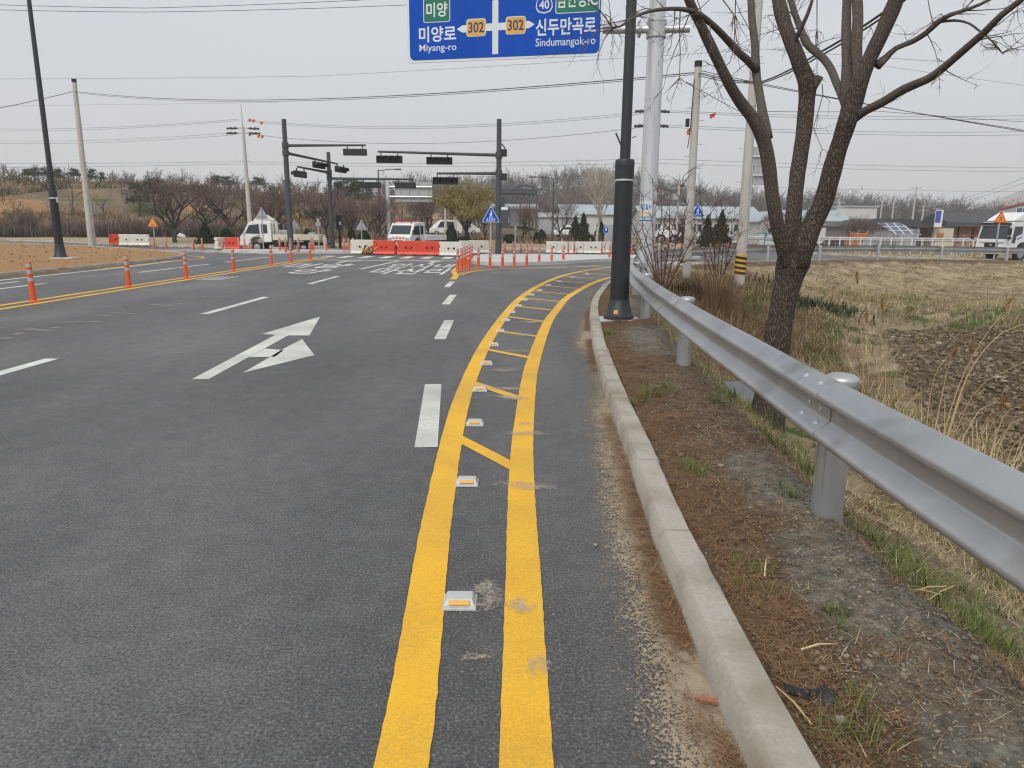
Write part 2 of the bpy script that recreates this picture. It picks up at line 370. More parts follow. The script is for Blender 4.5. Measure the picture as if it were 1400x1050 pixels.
def paint_mat(name, col, dark, wear=.62):
    m = bpy.data.materials.new(name); N, L, P = nodes(m)
    t = N.new('ShaderNodeTexCoord')
    n = N.new('ShaderNodeTexNoise'); n.inputs['Scale'].default_value = 3; n.inputs['Detail'].default_value = 6; L.new(t.outputs['Object'], n.inputs['Vector'])
    r = N.new('ShaderNodeValToRGB'); r.color_ramp.elements[0].position = .3; r.color_ramp.elements[1].position = .7
    r.color_ramp.elements[0].color = (*[c * .9 for c in col], 1); r.color_ramp.elements[1].color = (*[min(.85, c * 1.06) for c in col], 1)
    L.new(n.outputs[0], r.inputs[0])
    n2 = N.new('ShaderNodeTexNoise'); n2.inputs['Scale'].default_value = 130; n2.inputs['Detail'].default_value = 3; n2.inputs['Roughness'].default_value = .8; L.new(t.outputs['Object'], n2.inputs['Vector'])
    n4 = N.new('ShaderNodeTexNoise'); n4.inputs['Scale'].default_value = 1.1; n4.inputs['Detail'].default_value = 5; L.new(t.outputs['Object'], n4.inputs['Vector'])
    ad = N.new('ShaderNodeMath'); ad.operation = 'MULTIPLY_ADD'; ad.inputs[1].default_value = .7; L.new(n4.outputs[0], ad.inputs[0]); L.new(n2.outputs[0], ad.inputs[2])
    mr = N.new('ShaderNodeMapRange'); mr.inputs[1].default_value = wear + .27; mr.inputs[2].default_value = wear + .52; mr.inputs[4].default_value = .6; L.new(ad.outputs[0], mr.inputs[0])
    x = N.new('ShaderNodeMix'); x.data_type = 'RGBA'; x.inputs[7].default_value = (*dark, 1); L.new(mr.outputs[0], x.inputs[0]); L.new(r.outputs[0], x.inputs[6])
    L.new(x.outputs[2], P.inputs['Base Color']); P.inputs['Roughness'].default_value = .65; P.inputs['Specular IOR Level'].default_value = .3
    b = N.new('ShaderNodeBump'); b.inputs['Strength'].default_value = .35; b.inputs['Distance'].default_value = .004; L.new(n2.outputs[0], b.inputs['Height']); L.new(b.outputs[0], P.inputs['Normal'])
    return m
M['yline'] = paint_mat('yellow_road_paint', (.88, .465, .03), (.42, .25, .06), .47)
M['wline'] = paint_mat('white_road_paint', (.70, .70, .64), (.22, .22, .20), .45)

def dust_mat(name, col, col2, gscale=150, soft=.25):
    m = bpy.data.materials.new(name); N, L, P = nodes(m)
    t = N.new('ShaderNodeTexCoord'); at = N.new('ShaderNodeVertexColor'); at.layer_name = 'cover'
    n = N.new('ShaderNodeTexNoise'); n.inputs['Scale'].default_value = gscale; n.inputs['Detail'].default_value = 3; n.inputs['Roughness'].default_value = .75; L.new(t.outputs['Object'], n.inputs['Vector'])
    n2 = N.new('ShaderNodeTexNoise'); n2.inputs['Scale'].default_value = 9; n2.inputs['Detail'].default_value = 6; n2.inputs['Roughness'].default_value = .7; L.new(t.outputs['Object'], n2.inputs['Vector'])
    r = N.new('ShaderNodeMix'); r.data_type = 'RGBA'; r.inputs[6].default_value = (*col, 1); r.inputs[7].default_value = (*col2, 1); L.new(n2.outputs[0], r.inputs[0])
    L.new(r.outputs[2], P.inputs['Base Color']); P.inputs['Roughness'].default_value = .95; P.inputs['Specular IOR Level'].default_value = .1
    a = N.new('ShaderNodeMath'); a.operation = 'MULTIPLY_ADD'; a.inputs[1].default_value = .75; a.inputs[2].default_value = -.12; L.new(n2.outputs[0], a.inputs[0])
    nc = N.new('ShaderNodeMath'); nc.operation = 'MULTIPLY_ADD'; nc.inputs[1].default_value = 2.6; nc.inputs[2].default_value = -.8; L.new(n.outputs[0], nc.inputs[0])
    a2 = N.new('ShaderNodeMath'); a2.operation = 'ADD'; L.new(nc.outputs[0], a2.inputs[0]); L.new(a.outputs[0], a2.inputs[1])
    a3 = N.new('ShaderNodeMath'); a3.operation = 'MULTIPLY_ADD'; a3.inputs[1].default_value = 1.5; L.new(at.outputs[0], a3.inputs[0]); L.new(a2.outputs[0], a3.inputs[2])
    mr = N.new('ShaderNodeMapRange'); mr.inputs[1].default_value = 1.35; mr.inputs[2].default_value = 1.35 + soft; L.new(a3.outputs[0], mr.inputs[0])
    L.new(mr.outputs[0], P.inputs['Alpha'])
    return m
M['sand'] = dust_mat('sand_drift', (.25, .20, .14), (.42, .345, .25), 95, .2)
M['dust'] = dust_mat('pale_dust', (.42, .34, .24), (.55, .49, .40), 60, 1.1)

def ground_mat():
    m = bpy.data.materials.new('ground_soil_and_grass'); N, L, P = nodes(m)
    t = N.new('ShaderNodeTexCoord')
    def noise(s, d=6, r=.65, st=(1, 1, 1)):
        mpn = N.new('ShaderNodeMapping'); mpn.inputs['Scale'].default_value = st; L.new(t.outputs['Object'], mpn.inputs[0])
        n = N.new('ShaderNodeTexNoise'); n.inputs['Scale'].default_value = s; n.inputs['Detail'].default_value = d; n.inputs['Roughness'].default_value = r; L.new(mpn.outputs[0], n.inputs['Vector']); return n.outputs[0]
    def ramp(f, a, b, c=None):
        r = N.new('ShaderNodeValToRGB'); e = r.color_ramp.elements; e[0].position = .28; e[1].position = .74
        e[0].color = (*a, 1); e[1].color = (*b, 1)
        if c: x = e.new(.52); x.color = (*c, 1)
        L.new(f, r.inputs[0]); return r.outputs[0]
    n1 = noise(1.1); n2 = noise(14, 8, .7); n3 = noise(.16, 8, .75)
    nm = N.new('ShaderNodeMath'); nm.operation = 'MULTIPLY_ADD'; nm.inputs[1].default_value = .5; hf = N.new('ShaderNodeMath'); hf.operation = 'MULTIPLY'; hf.inputs[1].default_value = .5; L.new(n3, hf.inputs[0]); L.new(n2, nm.inputs[0]); L.new(hf.outputs[0], nm.inputs[2])
    v1 = N.new('ShaderNodeVertexColor'); v1.layer_name = 'zone_a'; v2 = N.new('ShaderNodeVertexColor'); v2.layer_name = 'zone_b'
    s1 = N.new('ShaderNodeSeparateColor'); L.new(v1.outputs[0], s1.inputs[0]); s2 = N.new('ShaderNodeSeparateColor'); L.new(v2.outputs[0], s2.inputs[0])
    base = ramp(nm.outputs[0], (.06, .045, .03), (.36, .28, .185), (.165, .125, .082))
    def over(base, col, w, nz_):
        a = N.new('ShaderNodeMath'); a.operation = 'ADD'; L.new(w, a.inputs[0]); L.new(nz_, a.inputs[1])
        mr = N.new('ShaderNodeMapRange'); mr.inputs[1].default_value = .82; mr.inputs[2].default_value = 1.12; L.new(a.outputs[0], mr.inputs[0])
        x = N.new('ShaderNodeMix'); x.data_type = 'RGBA'; L.new(mr.outputs[0], x.inputs[0]); L.new(base, x.inputs[6]); L.new(col, x.inputs[7]); return x.outputs[2]
    streak = noise(1.5, 10, .82, (.5, 2.2, 1))
    out = over(base, ramp(n2, (.22, .12, .055), (.50, .32, .17), (.36, .21, .10)), s1.outputs[0], n1)            # orange soil
    out = over(out, ramp(streak, (.13, .10, .06), (.56, .47, .32), (.36, .285, .18)), s1.outputs[2], n1)           # straw
    out = over(out, ramp(n2, (.045, .032, .02), (.21, .16, .10), (.11, .082, .052)), s2.outputs[2], n1)             # ploughed
    out = over(out, ramp(n2, (.075, .068, .052), (.37, .345, .285), (.195, .178, .142)), s2.outputs[0], noise(5, 7, .7))   # gravelly grey
    out = over(out, ramp(n2, (.06, .038, .024), (.27, .18, .11), (.145, .094, .058)), s2.outputs[1], noise(3.5, 7, .7))   # needle litter
    out = over(out, ramp(n2, (.035, .055, .012), (.13, .15, .05), (.075, .10, .03)), s1.outputs[1], noise(4, 7, .7))      # grass
    L.new(out, P.inputs['Base Color']); P.inputs['Roughness'].default_value = .95; P.inputs['Specular IOR Level'].default_value = .12
    b = N.new('ShaderNodeBump'); b.inputs['Strength'].default_value = .8; b.inputs['Distance'].default_value = .03
    n5 = noise(38, 8, .75); L.new(n5, b.inputs['Height']); L.new(b.outputs[0], P.inputs['Normal'])
    return m
M['ground'] = ground_mat()

def brick_mat():
    m = bpy.data.materials.new('red_brick'); N, L, P = nodes(m)
    t = N.new('ShaderNodeTexCoord'); mpn = N.new('ShaderNodeMapping'); mpn.inputs['Rotation'].default_value = (R(90), 0, 0); L.new(t.outputs['Object'], mpn.inputs[0])
    b = N.new('ShaderNodeTexBrick'); b.inputs['Scale'].default_value = 1.6; b.inputs['Mortar Size'].default_value = .012
    b.inputs['Color1'].default_value = (.20, .065, .045, 1); b.inputs['Color2'].default_value = (.42, .22, .17, 1); b.inputs['Mortar'].default_value = (.36, .31, .27, 1); b.inputs['Bias'].default_value = -.25
    L.new(mpn.outputs[0], b.inputs['Vector']); L.new(b.outputs[0], P.inputs['Base Color']); P.inputs['Roughness'].default_value = .9
    return m
M['brick'] = brick_mat()
def grid_mat(name, cell, line, sx, sz):
    m = bpy.data.materials.new(name); N, L, P = nodes(m)
    t = N.new('ShaderNodeTexCoord'); b = N.new('ShaderNodeTexBrick'); b.offset = 0; b.squash = 1
    b.inputs['Scale'].default_value = 1; b.inputs['Brick Width'].default_value = sx; b.inputs['Row Height'].default_value = sz; b.inputs['Mortar Size'].default_value = .03
    b.inputs['Color1'].default_value = (*cell, 1); b.inputs['Color2'].default_value = (*[c * 1.1 for c in cell], 1); b.inputs['Mortar'].default_value = (*line, 1)
    L.new(t.outputs['Generated'], b.inputs['Vector']); L.new(b.outputs[0], P.inputs['Base Color']); P.inputs['Roughness'].default_value = .25
    return m
M['solar'] = grid_mat('solar_cells', (.075, .08, .115), (.4, .4, .42), .25, .334)
def ribs_mat(name, a, b, sc_):
    m = bpy.data.materials.new(name); N, L, P = nodes(m)
    t = N.new('ShaderNodeTexCoord'); w = N.new('ShaderNodeTexWave'); w.inputs['Scale'].default_value = sc_; w.bands_direction = 'X'; w.inputs['Distortion'].default_value = .3
    L.new(t.outputs['Object'], w.inputs['Vector']); r = N.new('ShaderNodeMix'); r.data_type = 'RGBA'; r.inputs[6].default_value = (*a, 1); r.inputs[7].default_value = (*b, 1)
    L.new(w.outputs[1], r.inputs[0]); L.new(r.outputs[2], P.inputs['Base Color']); P.inputs['Roughness'].default_value = .6; return m
M['ribbed'] = ribs_mat('ribbed_grey_cladding', (.30, .31, .32), (.40, .41, .42), 1.6)

# ------------------------------------------------------------------ layout of the roads
KC = catmull([(.70, -6), (.68, -2), (.65, 1.2), (.65, 2.2), (.67, 3), (.735, 4.3), (.80, 5.7), (.98, 8.5), (1.33, 12.3), (1.86, 15.8), (2.66, 19.5), (4.1, 23.5), (6.6, 27.9), (10.5, 32), (15.5, 35.1), (22, 37.1), (32, 38.3), (60, 39), (120, 39.5)], .1)
KL = catmull([(-13.9, -8), (-13.9, 12), (-13.95, 20), (-14.05, 26), (-14.4, 30), (-15.0, 33), (-16.6, 36), (-19.5, 39.3), (-24, 43.5), (-31, 48.5), (-45, 55), (-80, 66), (-140, 78)], .5)[::-1]   # soil on its right
KN = catmull([(-140, 88), (-80, 75), (-45, 62), (-31, 54), (-24, 49), (-18, 46.8), (-12, 46.5), (0, 48.5), (12, 50.5), (40, 53), (120, 55)], .6)
def roadz(x, y): return -.55 * sst(12, 36, x) * sst(33, 44, y)

def terrain(x, y):
    sh = np.shape(x); x = np.ravel(x).astype(float); y = np.ravel(y).astype(float)
    d = sdist(KC, x, y); dl = sdist(KL, x, y); dn = -sdist(KN, x, y)      # dn > 0: beyond the crossroad
    rz = roadz(x, y)
    n_s = fbm(x, y, 4, 2.2); n_m = fbm(x, y, 4, .5, 3); n_b = fbm(x, y, 4, .09, 5)
    # right verge, slope and field
    wid = np.where(y > 22, 5.6, 3.4); low = -1.25 + (n_m - .5) * .25
    top = .105 + ((n_s - .5) * .07 + (fbm(x, y, 3, 8, 6) - .5) * .05) * sst(.18, .4, d) + .03 * np.exp(-((d - .75) / .3) ** 2)
    q_ = np.clip((d - .92 - (n_m - .5) * .35) / wid, 0, 1); s = np.where(q_ < .75, q_, .75 + .25 * sst(.5, 1.25, q_) * 1.0) ; s = 1 - (1 - q_) ** 1.8
    mound = 1.15 * np.exp(-(((x - 6.9) / 2.0) ** 2 + ((y - 20.5) / 3.2) ** 2)) + .35 * np.exp(-(((x - 4.6) / 1.6) ** 2 + ((y - 19) / 2.5) ** 2))
    ditch = -.35 * np.exp(-((x - (5.3 + .9 * np.sin(y * .35) + .22 * (y - 10))) / .4) ** 2) * sst(9, 12, y) * (1 - sst(20, 23, y))
    bank = .5 * np.exp(-((y - 22.5 - .1 * (x - 14)) / 1.6) ** 2) * sst(7, 10, x) * n_s
    right = top * (1 - s) + low * s + mound * sst(.5, 1.4, d) + (ditch + bank) * sst(1, 3, d) + (n_s - .5) * .16 * sst(1.2, 2, d)
    right = np.where(y > 33, right + rz * .4, right)
    h = np.where(d > .14, right, np.where(d > .05, -.05 + (d - .05) / .09 * .15, -.05 + rz))
    # left verge
    lz = .12 + .16 * sst(.5, 6, dl) + (n_m - .5) * .18 * sst(.5, 3, dl)
    h = np.where((dl > .14) & (d < 0), lz, np.where((dl > .04) & (d < 0), -.05 + (dl - .04) * 1.7, h))
    # land beyond the crossroad
    az = rz + .10 + (n_m - .5) * .12 + .004 * np.clip(dn, 0, 60) - .012 * np.clip(dn, 0, 40) * sst(15, 40, x)
    hl = np.interp(x, [-160, -75, -48, -30, -8, 10], [9.5, 8.4, 7.0, 5.4, 3.4, 0])
    ter = sst(80, 138, y + (n_b - .5) * 26); ter = ter + .035 * np.sin(ter * 22 + n_b * 5)
    hr = 13 * np.exp(-(((x - 36) / 46) ** 2)) * sst(190, 290, y) + 8 * np.exp(-(((x - 140) / 80) ** 2)) * sst(240, 340, y) + 6 * np.exp(-((x + 60) / 150) ** 2) * sst(180, 330, y)
    mt = 185 * np.exp(-(((x - 1450) / 235) ** 2 + ((y - 1750) / 420) ** 2)) + 30 * np.exp(-(((x - 700) / 260) ** 2 + ((y - 2100) / 500) ** 2))
    far = az + hl * ter + hr * (.8 + .4 * n_b) + mt * (.85 + .3 * fbm(x, y, 4, .006, 2))
    f = sst(0, .25, dn)
    h = np.where(dn > 0, (-.05 + rz) * (1 - f) + far * f, h)
    h = np.where((dn <= 0) & (d < .05) & (dl < .04), -.05 + rz, h)
    return h.reshape(sh)
def tz(x, y): return float(terrain(np.array([x]), np.array([y]))[0])

def seg(a, b, st): return list(np.linspace(a, b, max(1, int(round((b - a) / st))), endpoint=False))
def geo(a, b, n): return list(a + (b - a) * (np.geomspace(1, 60, n, endpoint=False) - 1) / 59)
gx = sorted([-v for v in geo(150, 3000, 22)] + seg(-150, -24, 2.5) + seg(-24, -13.4, .35) + seg(-13.4, .55, 1.2) + seg(.55, 2.8, .045) + seg(2.8, 8, .12) + seg(8, 26, .3) + seg(26, 150, 2.2) + geo(150, 3000, 34) + [3000.])
gy = sorted(seg(-60, -2, 6) + seg(-2, 1.2, .3) + seg(1.2, 7, .055) + seg(7, 24, .13) + seg(24, 56, .4) + seg(56, 170, 1.4) + seg(170, 400, 6) + geo(400, 3400, 34) + [3400.])
GX, GY = np.meshgrid(np.array(gx), np.array(gy)); nx, ny = len(gx), len(gy)
GZ = terrain(GX, GY)
fx, fy = GX.ravel(), GY.ravel(); d_ = sdist(KC, fx, fy); dl_ = sdist(KL, fx, fy); dn_ = -sdist(KN, fx, fy)
def field_mask(x, y): return (sst(0, .8, x - (5.7 + (y - 10) * .42)) * (1 - sst(18.6, 19.8, y - .06 * (x - 10) - fbm(x, y, 3, .6, 8)))) * sst(2, 3, y)
n1 = fbm(fx, fy, 4, .35, 11); n2 = fbm(fx, fy, 4, 1.3, 12)
vr = d_ > 0
near = vr & (d_ < 1.9) & (fy < 22)
orange = np.where((dl_ > 0) & (dn_ < 0), .80 + .25 * n1, 0.)
orange = np.maximum(orange, np.where((dn_ > 16) & (fy < 95 + 12 * n1), .72 * np.exp(-((fy - 82) / 13) ** 2) * (fx > -60), 0))
orange = np.maximum(orange, np.where((fy > 85) & (fx < -8) & (fy < 170), sst(.48, .62, fbm(fx, fy * 1.8, 4, .05, 21)) * .62, 0))
straw = np.where((dn_ > .2) & (dn_ < 15), .75, 0.)
straw = np.maximum(straw, np.where(vr & (fy > 21), .82 * sst(.9, 1.5, d_) * (1 - sst(5.2, 7.4, d_ + n2)), 0))
straw = np.maximum(straw, np.where(vr & (d_ > 1.6) & (fy > 3), .42 + .35 * (n1 - .5), 0))
straw = np.maximum(straw, np.where((fy > 85) & (fx < 0) & (fy < 180), .55 * fbm(fx, fy, 3, .07, 22), 0))
green = np.where(vr & (d_ > 1.3) & (fy > 7) & (fy < 27), sst(.50, .66, n2) * .85, 0.)
green = np.maximum(green, np.where(vr & (fy > 9) & (fy < 21), .95 * np.exp(-((fx - (6.3 + .9 * np.sin(fy * .35) + .22 * (fy - 10))) / .45) ** 2) + .8 * np.exp(-((fx - (4.2 + .9 * np.sin(fy * .35) + .22 * (fy - 10))) / .45) ** 2), 0))
green = np.maximum(green, np.where(dn_ > 15, .62 * sst(.5, .7, n1) * (fy < 150), 0)) * np.where(near, .25, 1) * (1 - .9 * field_mask(fx, fy) * vr)
plough = field_mask(fx, fy) * vr * 1.1 * (fy < 22)
gravel = np.where(near, .50 + .38 * np.exp(-((d_ - .62) / .28) ** 2) - .2 * np.exp(-((fy - 6) / 1.7) ** 2) + (n2 - .5) * .9, 0.)
litter = np.where(near, .37 + .55 * np.exp(-((d_ - .28) / .16) ** 2) + .30 * np.exp(-((fy - 5.5) / 2.5) ** 2) - .35 * np.exp(-((d_ - .75) / .25) ** 2) * (fy < 4.2) + (fbm(fx, fy, 4, 2.4, 14) - .5) * .8, 0.)
ditchc = np.where(vr & (fy > 9) & (fy < 22), .9 * np.exp(-((fx - (5.3 + .9 * np.sin(fy * .35) + .22 * (fy - 10))) / .45) ** 2), 0); litter = np.maximum(litter, ditchc)
one = np.ones_like(fx)
quads = np.arange(nx * ny).reshape(ny, nx); Q = np.stack([quads[:-1, :-1], quads[:-1, 1:], quads[1:, 1:], quads[1:, :-1]], -1).reshape(-1, 4)
tag(np_mesh('ground', np.stack([fx, fy, GZ.ravel()], 1), Q, M['ground'], smooth=True,
            attrs={'zone_a': np.stack([orange, green, straw, one], 1), 'zone_b': np.stack([gravel, litter, plough, one], 1)}), kind='structure')

# asphalt
def flat(name, loops, m, z=0.004, kind='structure', cuts=False):
    bm = bmesh.new()
    for lp in loops:
        tri = tessellate_polygon([[Vector((p[0], p[1], 0)) for p in lp]]); vs = [bm.verts.new((p[0], p[1], z)) for p in lp]
        for t in tri:
            f = bm.faces.new([vs[i] for i in t]); f.normal_update()
            if f.normal.z < 0: f.normal_flip()
    if cuts:
        for ax, vals in ((0, (12, 16, 20, 24, 28, 32, 36, 60)), (1, (33, 35, 37, 39, 41, 44, 48))):
            for v in vals:
                co = [0, 0, 0]; no = [0, 0, 0]; co[ax] = v; no[ax] = 1
                bmesh.ops.bisect_plane(bm, geom=bm.verts[:] + bm.edges[:] + bm.faces[:], plane_co=co, plane_no=no)
        for v in bm.verts: v.co.z += float(roadz(v.co.x, v.co.y))
    me = bpy.data.meshes.new(name); bm.to_mesh(me); bm.free(); me.materials.append(m)
    return tag(link(bpy.data.objects.new(name, me)), kind=kind)
road = [tuple(p) for p in KC[::3, :2]] + [tuple(p) for p in KN[::-1][::3]] + [tuple(p) for p in KL[::2]]
road_o = flat('road', [road], M['asphalt'], 0.0, cuts=True)

# kerbs: blocks with a chamfered road edge
def kerb(name, C, s0, s1, m, w=.145, hgt=.132, block=1.0, z=-.05, side=1, seed=0):
    rng = random.Random(seed); L = np.concatenate([[0], np.cumsum(np.hypot(*np.diff(C[:, :2], axis=0).T))]); mb = MB()
    pos = s0
    while pos < s1:
        e = min(pos + block, s1); n = max(2, int((e - pos) / .12)) if e - pos < 3 else 4
        ss = np.linspace(pos + .004, e - .004, n + 1); X = np.interp(ss, L, C[:, 0]); Y = np.interp(ss, L, C[:, 1])
        T = np.stack([np.gradient(X), np.gradient(Y)], 1); T /= np.linalg.norm(T, axis=1)[:, None]; Nn = np.stack([T[:, 1], -T[:, 0]], 1) * side
        jz = rng.uniform(-.004, .004); jd = rng.uniform(-.005, .005)
        prof = [(-.006, z), (-.004, .0), (.004, hgt - .026), (.024, hgt), (w * .5, hgt - .001), (w - .01, hgt - .002), (w, hgt - .014), (w, z)]
        vs = []
        for i in range(n + 1):
            zz = float(roadz(X[i], Y[i]))
            for k, (dd, h) in enumerate(prof):
                j = (vnoise(ss[i] * 9 + k * 3.1, k * 7.7) - .5) * (.007 if k in (1, 5, 6) else .003)
                vs.append((X[i] + Nn[i, 0] * (dd + jd + j), Y[i] + Nn[i, 1] * (dd + jd + j), h + jz + zz + j * .7))
        k = len(prof); fs = [(i * k + q, (i + 1) * k + q, (i + 1) * k + q + 1, i * k + q + 1) for i in range(n) for q in range(k - 1)]
        fs = [f if side > 0 else f[::-1] for f in fs]
        fs += [tuple(range(k))[::-1], tuple(n * k + q for q in range(k))]
        mb.add(vs, fs); pos = e
    return tag(mb.build(name, m, smooth=True), kind='structure')
kerb('kerb', KC, 2.0, 46.5, M['concrete'])
kerb('kerb', KL, 100, 192, M['concrete'], block=2.0, seed=3, hgt=.13)
kerb('kerb', KN, 95, 250, M['concrete'], block=4.0, seed=4, side=-1, hgt=.13)

# ------------------------------------------------------------------ road markings
def ribbon(C, d0, d1, z=.004, rag=.0022, step=.02, near=12):
    a = offset(C, d0); b = offset(C, d1)
    def fine(P):
        out = []
        for p, q in zip(P[:-1], P[1:]):
            n = max(1, int(np.hypot(*(q - p)) / (step if p[1] < near else .5)))
            for t in np.linspace(0, 1, n, endpoint=False): out.append(p + (q - p) * t)
        out.append(P[-1]); return np.array(out)
    n = max(len(fine(a)), 2); tt = np.linspace(0, 1, n)
    L = np.concatenate([[0], np.cumsum(np.hypot(*np.diff(C[:, :2], axis=0).T))])
    A_ = np.stack([np.interp(tt * L[-1], L, a[:, i]) for i in (0, 1)], 1); B_ = np.stack([np.interp(tt * L[-1], L, b[:, i]) for i in (0, 1)], 1)
    rng = np.random.RandomState(len(A_)); A_[:, 0] += rng.uniform(-rag, rag, n); B_[:, 0] += rng.uniform(-rag, rag, n)
    zz = lambda P: z + roadz(P[:, 0], P[:, 1])
    V = np.concatenate([np.column_stack([A_, zz(A_)]), np.column_stack([B_, zz(B_)])]); i = np.arange(n - 1)
    return V, np.stack([i + n, i + n + 1, i + 1, i], 1)
YL = catmull([(-.285, 0), (-.295, 1.7), (-.325, 2.4), (-.375, 3.4), (-.42, 4.9), (-.43, 6.0), (-.40, 7.5), (-.345, 8.9), (-.25, 10.5), (-.09, 12.6), (.13, 14.9), (.52, 17.7), (1.05, 20.5), (1.75, 23.3), (2.75, 26), (4.4, 29.0), (6.3, 31.3), (9.5, 34.2)], .12)
YR = catmull([(.05, 0), (.05, 1.7), (.055, 2.7), (.06, 3.9), (.085, 5.0), (.165, 6.8), (.25, 8.0), (.42, 9.9), (.60, 11.6), (.80, 13.0), (1.12, 15.1), (1.55, 17.1), (2.2, 19.7), (3.0, 22.1), (4.2, 24.6), (5.9, 27.5), (8.2, 30.2), (11.2, 33)], .12)
V, Fq = ribbon(YL, -.075, .075); tag(np_mesh('yellow_edge_line', V, Fq, M['yline']), kind='structure')
V, Fq = ribbon(YR, -.075, .075); tag(np_mesh('yellow_edge_line', V, Fq, M['yline']), kind='structure')
def strip(a, b, w, z=.004):
    a, b = np.array(a, float), np.array(b, float); t = (b - a) / np.linalg.norm(b - a); n = np.array([t[1], -t[0]]) * w / 2
    return [a - n, a + n, b + n, b - n]
def atlen(C, y): i = np.argmin(abs(C[:, 1] - y)); return C[i]
bars = []
for yl, yr in ((4.88, 4.18), (6.68, 6.0), (8.6, 7.95), (10.2, 9.6), (11.9, 11.25), (13.6, 12.9), (15.2, 14.5), (16.9, 16.1), (18.7, 17.8), (20.6, 19.5), (22.6, 21.1), (24.5, 22.9), (26.3, 24.8), (28, 26.6)):
    a, b = atlen(YL, yl), atlen(YR, yr); u = (b - a) / np.linalg.norm(b - a)
    bars.append(strip(a + u * .07, b - u * .07, .10))
flat('hatch_bars', bars, M['yline'], .0042)
CY = np.array([(-9.02, y) for y in np.linspace(-6, 36, 90)])
for off in (-.22, .18):
    V, Fq = ribbon(CY, off - .075, off + .075); tag(np_mesh('yellow_centre_line', V, Fq, M['yline']), kind='structure')
def rect(x, y0, y1, w): return [(x - w / 2, y0), (x + w / 2, y0), (x + w / 2, y1), (x - w / 2, y1)]
flat('lane_line', [rect(-5.0 - .012 * y0, y0, y0 + 3.05, .15) for y0 in (-1.2, 5.0 - .35, 11.85, 18.4)] + [strip((-5.35, 25.2), (-5.0, 31.8), .15)], M['wline'])
flat('guide_dashes', [strip((-.575 + dx0, y0), (-.575 + dx1, y1), .155) for dx0, dx1, y0, y1 in ((0, -.17, 4.6, 6.58), (-.39, -.44, 9.36, 11.36), (-.72, -.74, 13.75, 15.8), (-1.07, -1.09, 17.8, 19.75))], M['wline'])
# straight-or-right arrow, from its corners on the asphalt
def gp(pts): return [tuple(G(x, y)[:2]) for x, y in pts]
arrow = [gp([(262, 519), (285, 519), (377, 462), (420, 459), (438, 433), (358, 456), (379, 457)]),
         gp([(340, 489), (376, 488), (388, 479), (362, 477)]), gp([(332, 510), (430, 486), (413, 464), (386, 478), (370, 488)])]
arrow[0] = gp([(262, 519), (285, 519), (394, 459), (423, 459), (438, 433), (358, 457), (377, 458)])
flat('turn_arrow', arrow, M['wline'])
# left carriageway and crossing markings
flat('carriageway_lines', [strip((-13.1, 8), (-13.45, 24.7), .15), strip((-13.45, 24.7), (-14.0, 31), .15)] + [rect(-11.6, y, y + 5.2, .15) for y in (4, 12.6, 22.3, 29.0)] + [rect(-12.6, 13, 18.3, .15), strip((-8.7, 31.9), (-1.9, 32.2), .38)], M['wline'])
flat('crosswalk_stripes', [rect(-9.2 + i * 1.0, 34.2, 36.6, .45) for i in range(8)] + [strip((-21.5 + i * 1.15, 41.3 - i * .45), (-19.2 + i * 1.15, 44.2 - i * .45), .5) for i in range(8)] + [strip((5.0 + i * .75, 33.0 + i * .25), (7.4 + i * .75, 30.6 + i * .25), .4) for i in range(4)] + [strip((0.2, 28.6 - 1.6), (6.4, 29.9), .12)], M['wline'])
V, Fq = ribbon(catmull([(-1.72, 20.6), (-1.78, 22.5), (-2.0, 24.3), (-2.05, 27), (-2.0, 31.5)], .2), -.09, .09); tag(np_mesh('yellow_nose_line', V, Fq, M['yline']), kind='structure')
V, Fq = ribbon(catmull([(-1.72, 22.4), (-1.35, 24.4), (-.7, 26.0), (.4, 26.7), (1.9, 27.6), (3.6, 29.6)], .2), -.06, .06); tag(np_mesh('yellow_nose_line', V, Fq, M['yline']), kind='structure')
flat('nose_hatching', [strip((-1.95, y), (-1.62 + .35 * max(0, y - 24.5) ** .5, y - .6), .1) for y in (24.2, 25.0, 25.8, 26.6, 27.4)], M['yline'], .0045)
V, Fq = ribbon(catmull([(-13.6, 24), (-14.0, 29), (-13.9, 32.2), (-14.9, 34.2), (-17, 35.6)], .3), -.07, .07, z=.0055); tag(np_mesh('yellow_kerb_line', V, Fq, M['yline']), kind='structure')

def text_mesh(body, height, width, z_off=0.0, bold=0.012, extrude=0.0):
    """filled lettering whose box is width x height, lower left at the origin; returns verts, faces"""
    c = bpy.data.curves.new('lettering', 'FONT'); c.body = body; c.size = 1; c.offset = bold; c.extrude = 0; c.resolution_u = 3
    o = bpy.data.objects.new('lettering', c); COL.objects.link(o); dg = bpy.context.evaluated_depsgraph_get()
    me = bpy.data.meshes.new_from_object(o.evaluated_get(dg)); v = [p.co.copy() for p in me.vertices]; f = [tuple(p.vertices) for p in me.polygons]
    bpy.data.objects.remove(o); bpy.data.curves.remove(c); bpy.data.meshes.remove(me)
    x0, x1 = min(p.x for p in v), max(p.x for p in v); y0, y1 = min(p.y for p in v), max(p.y for p in v)
    return [Vector(((p.x - x0) / (x1 - x0) * width, (p.y - y0) / (y1 - y0) * height, z_off)) for p in v], f
def road_text(body, x, y, w, length):
    v, f = text_mesh(body, length, w, bold=.02); mb = MB(); mb.add([Vector((p.x + x, p.y + y, .0044)) for p in v], f)
    return tag(mb.build('road_lettering', M['wline']), kind='structure')
road_text('마산리', -4.72, 22.6, 2.5, 3.5); road_text('안시내', -4.75, 26.4, 2.45, 3.0)
road_text('미양', -8.5, 25.6, 2.3, 3.2); road_text('양', -7.3, 22.5, 1.2, 2.4)
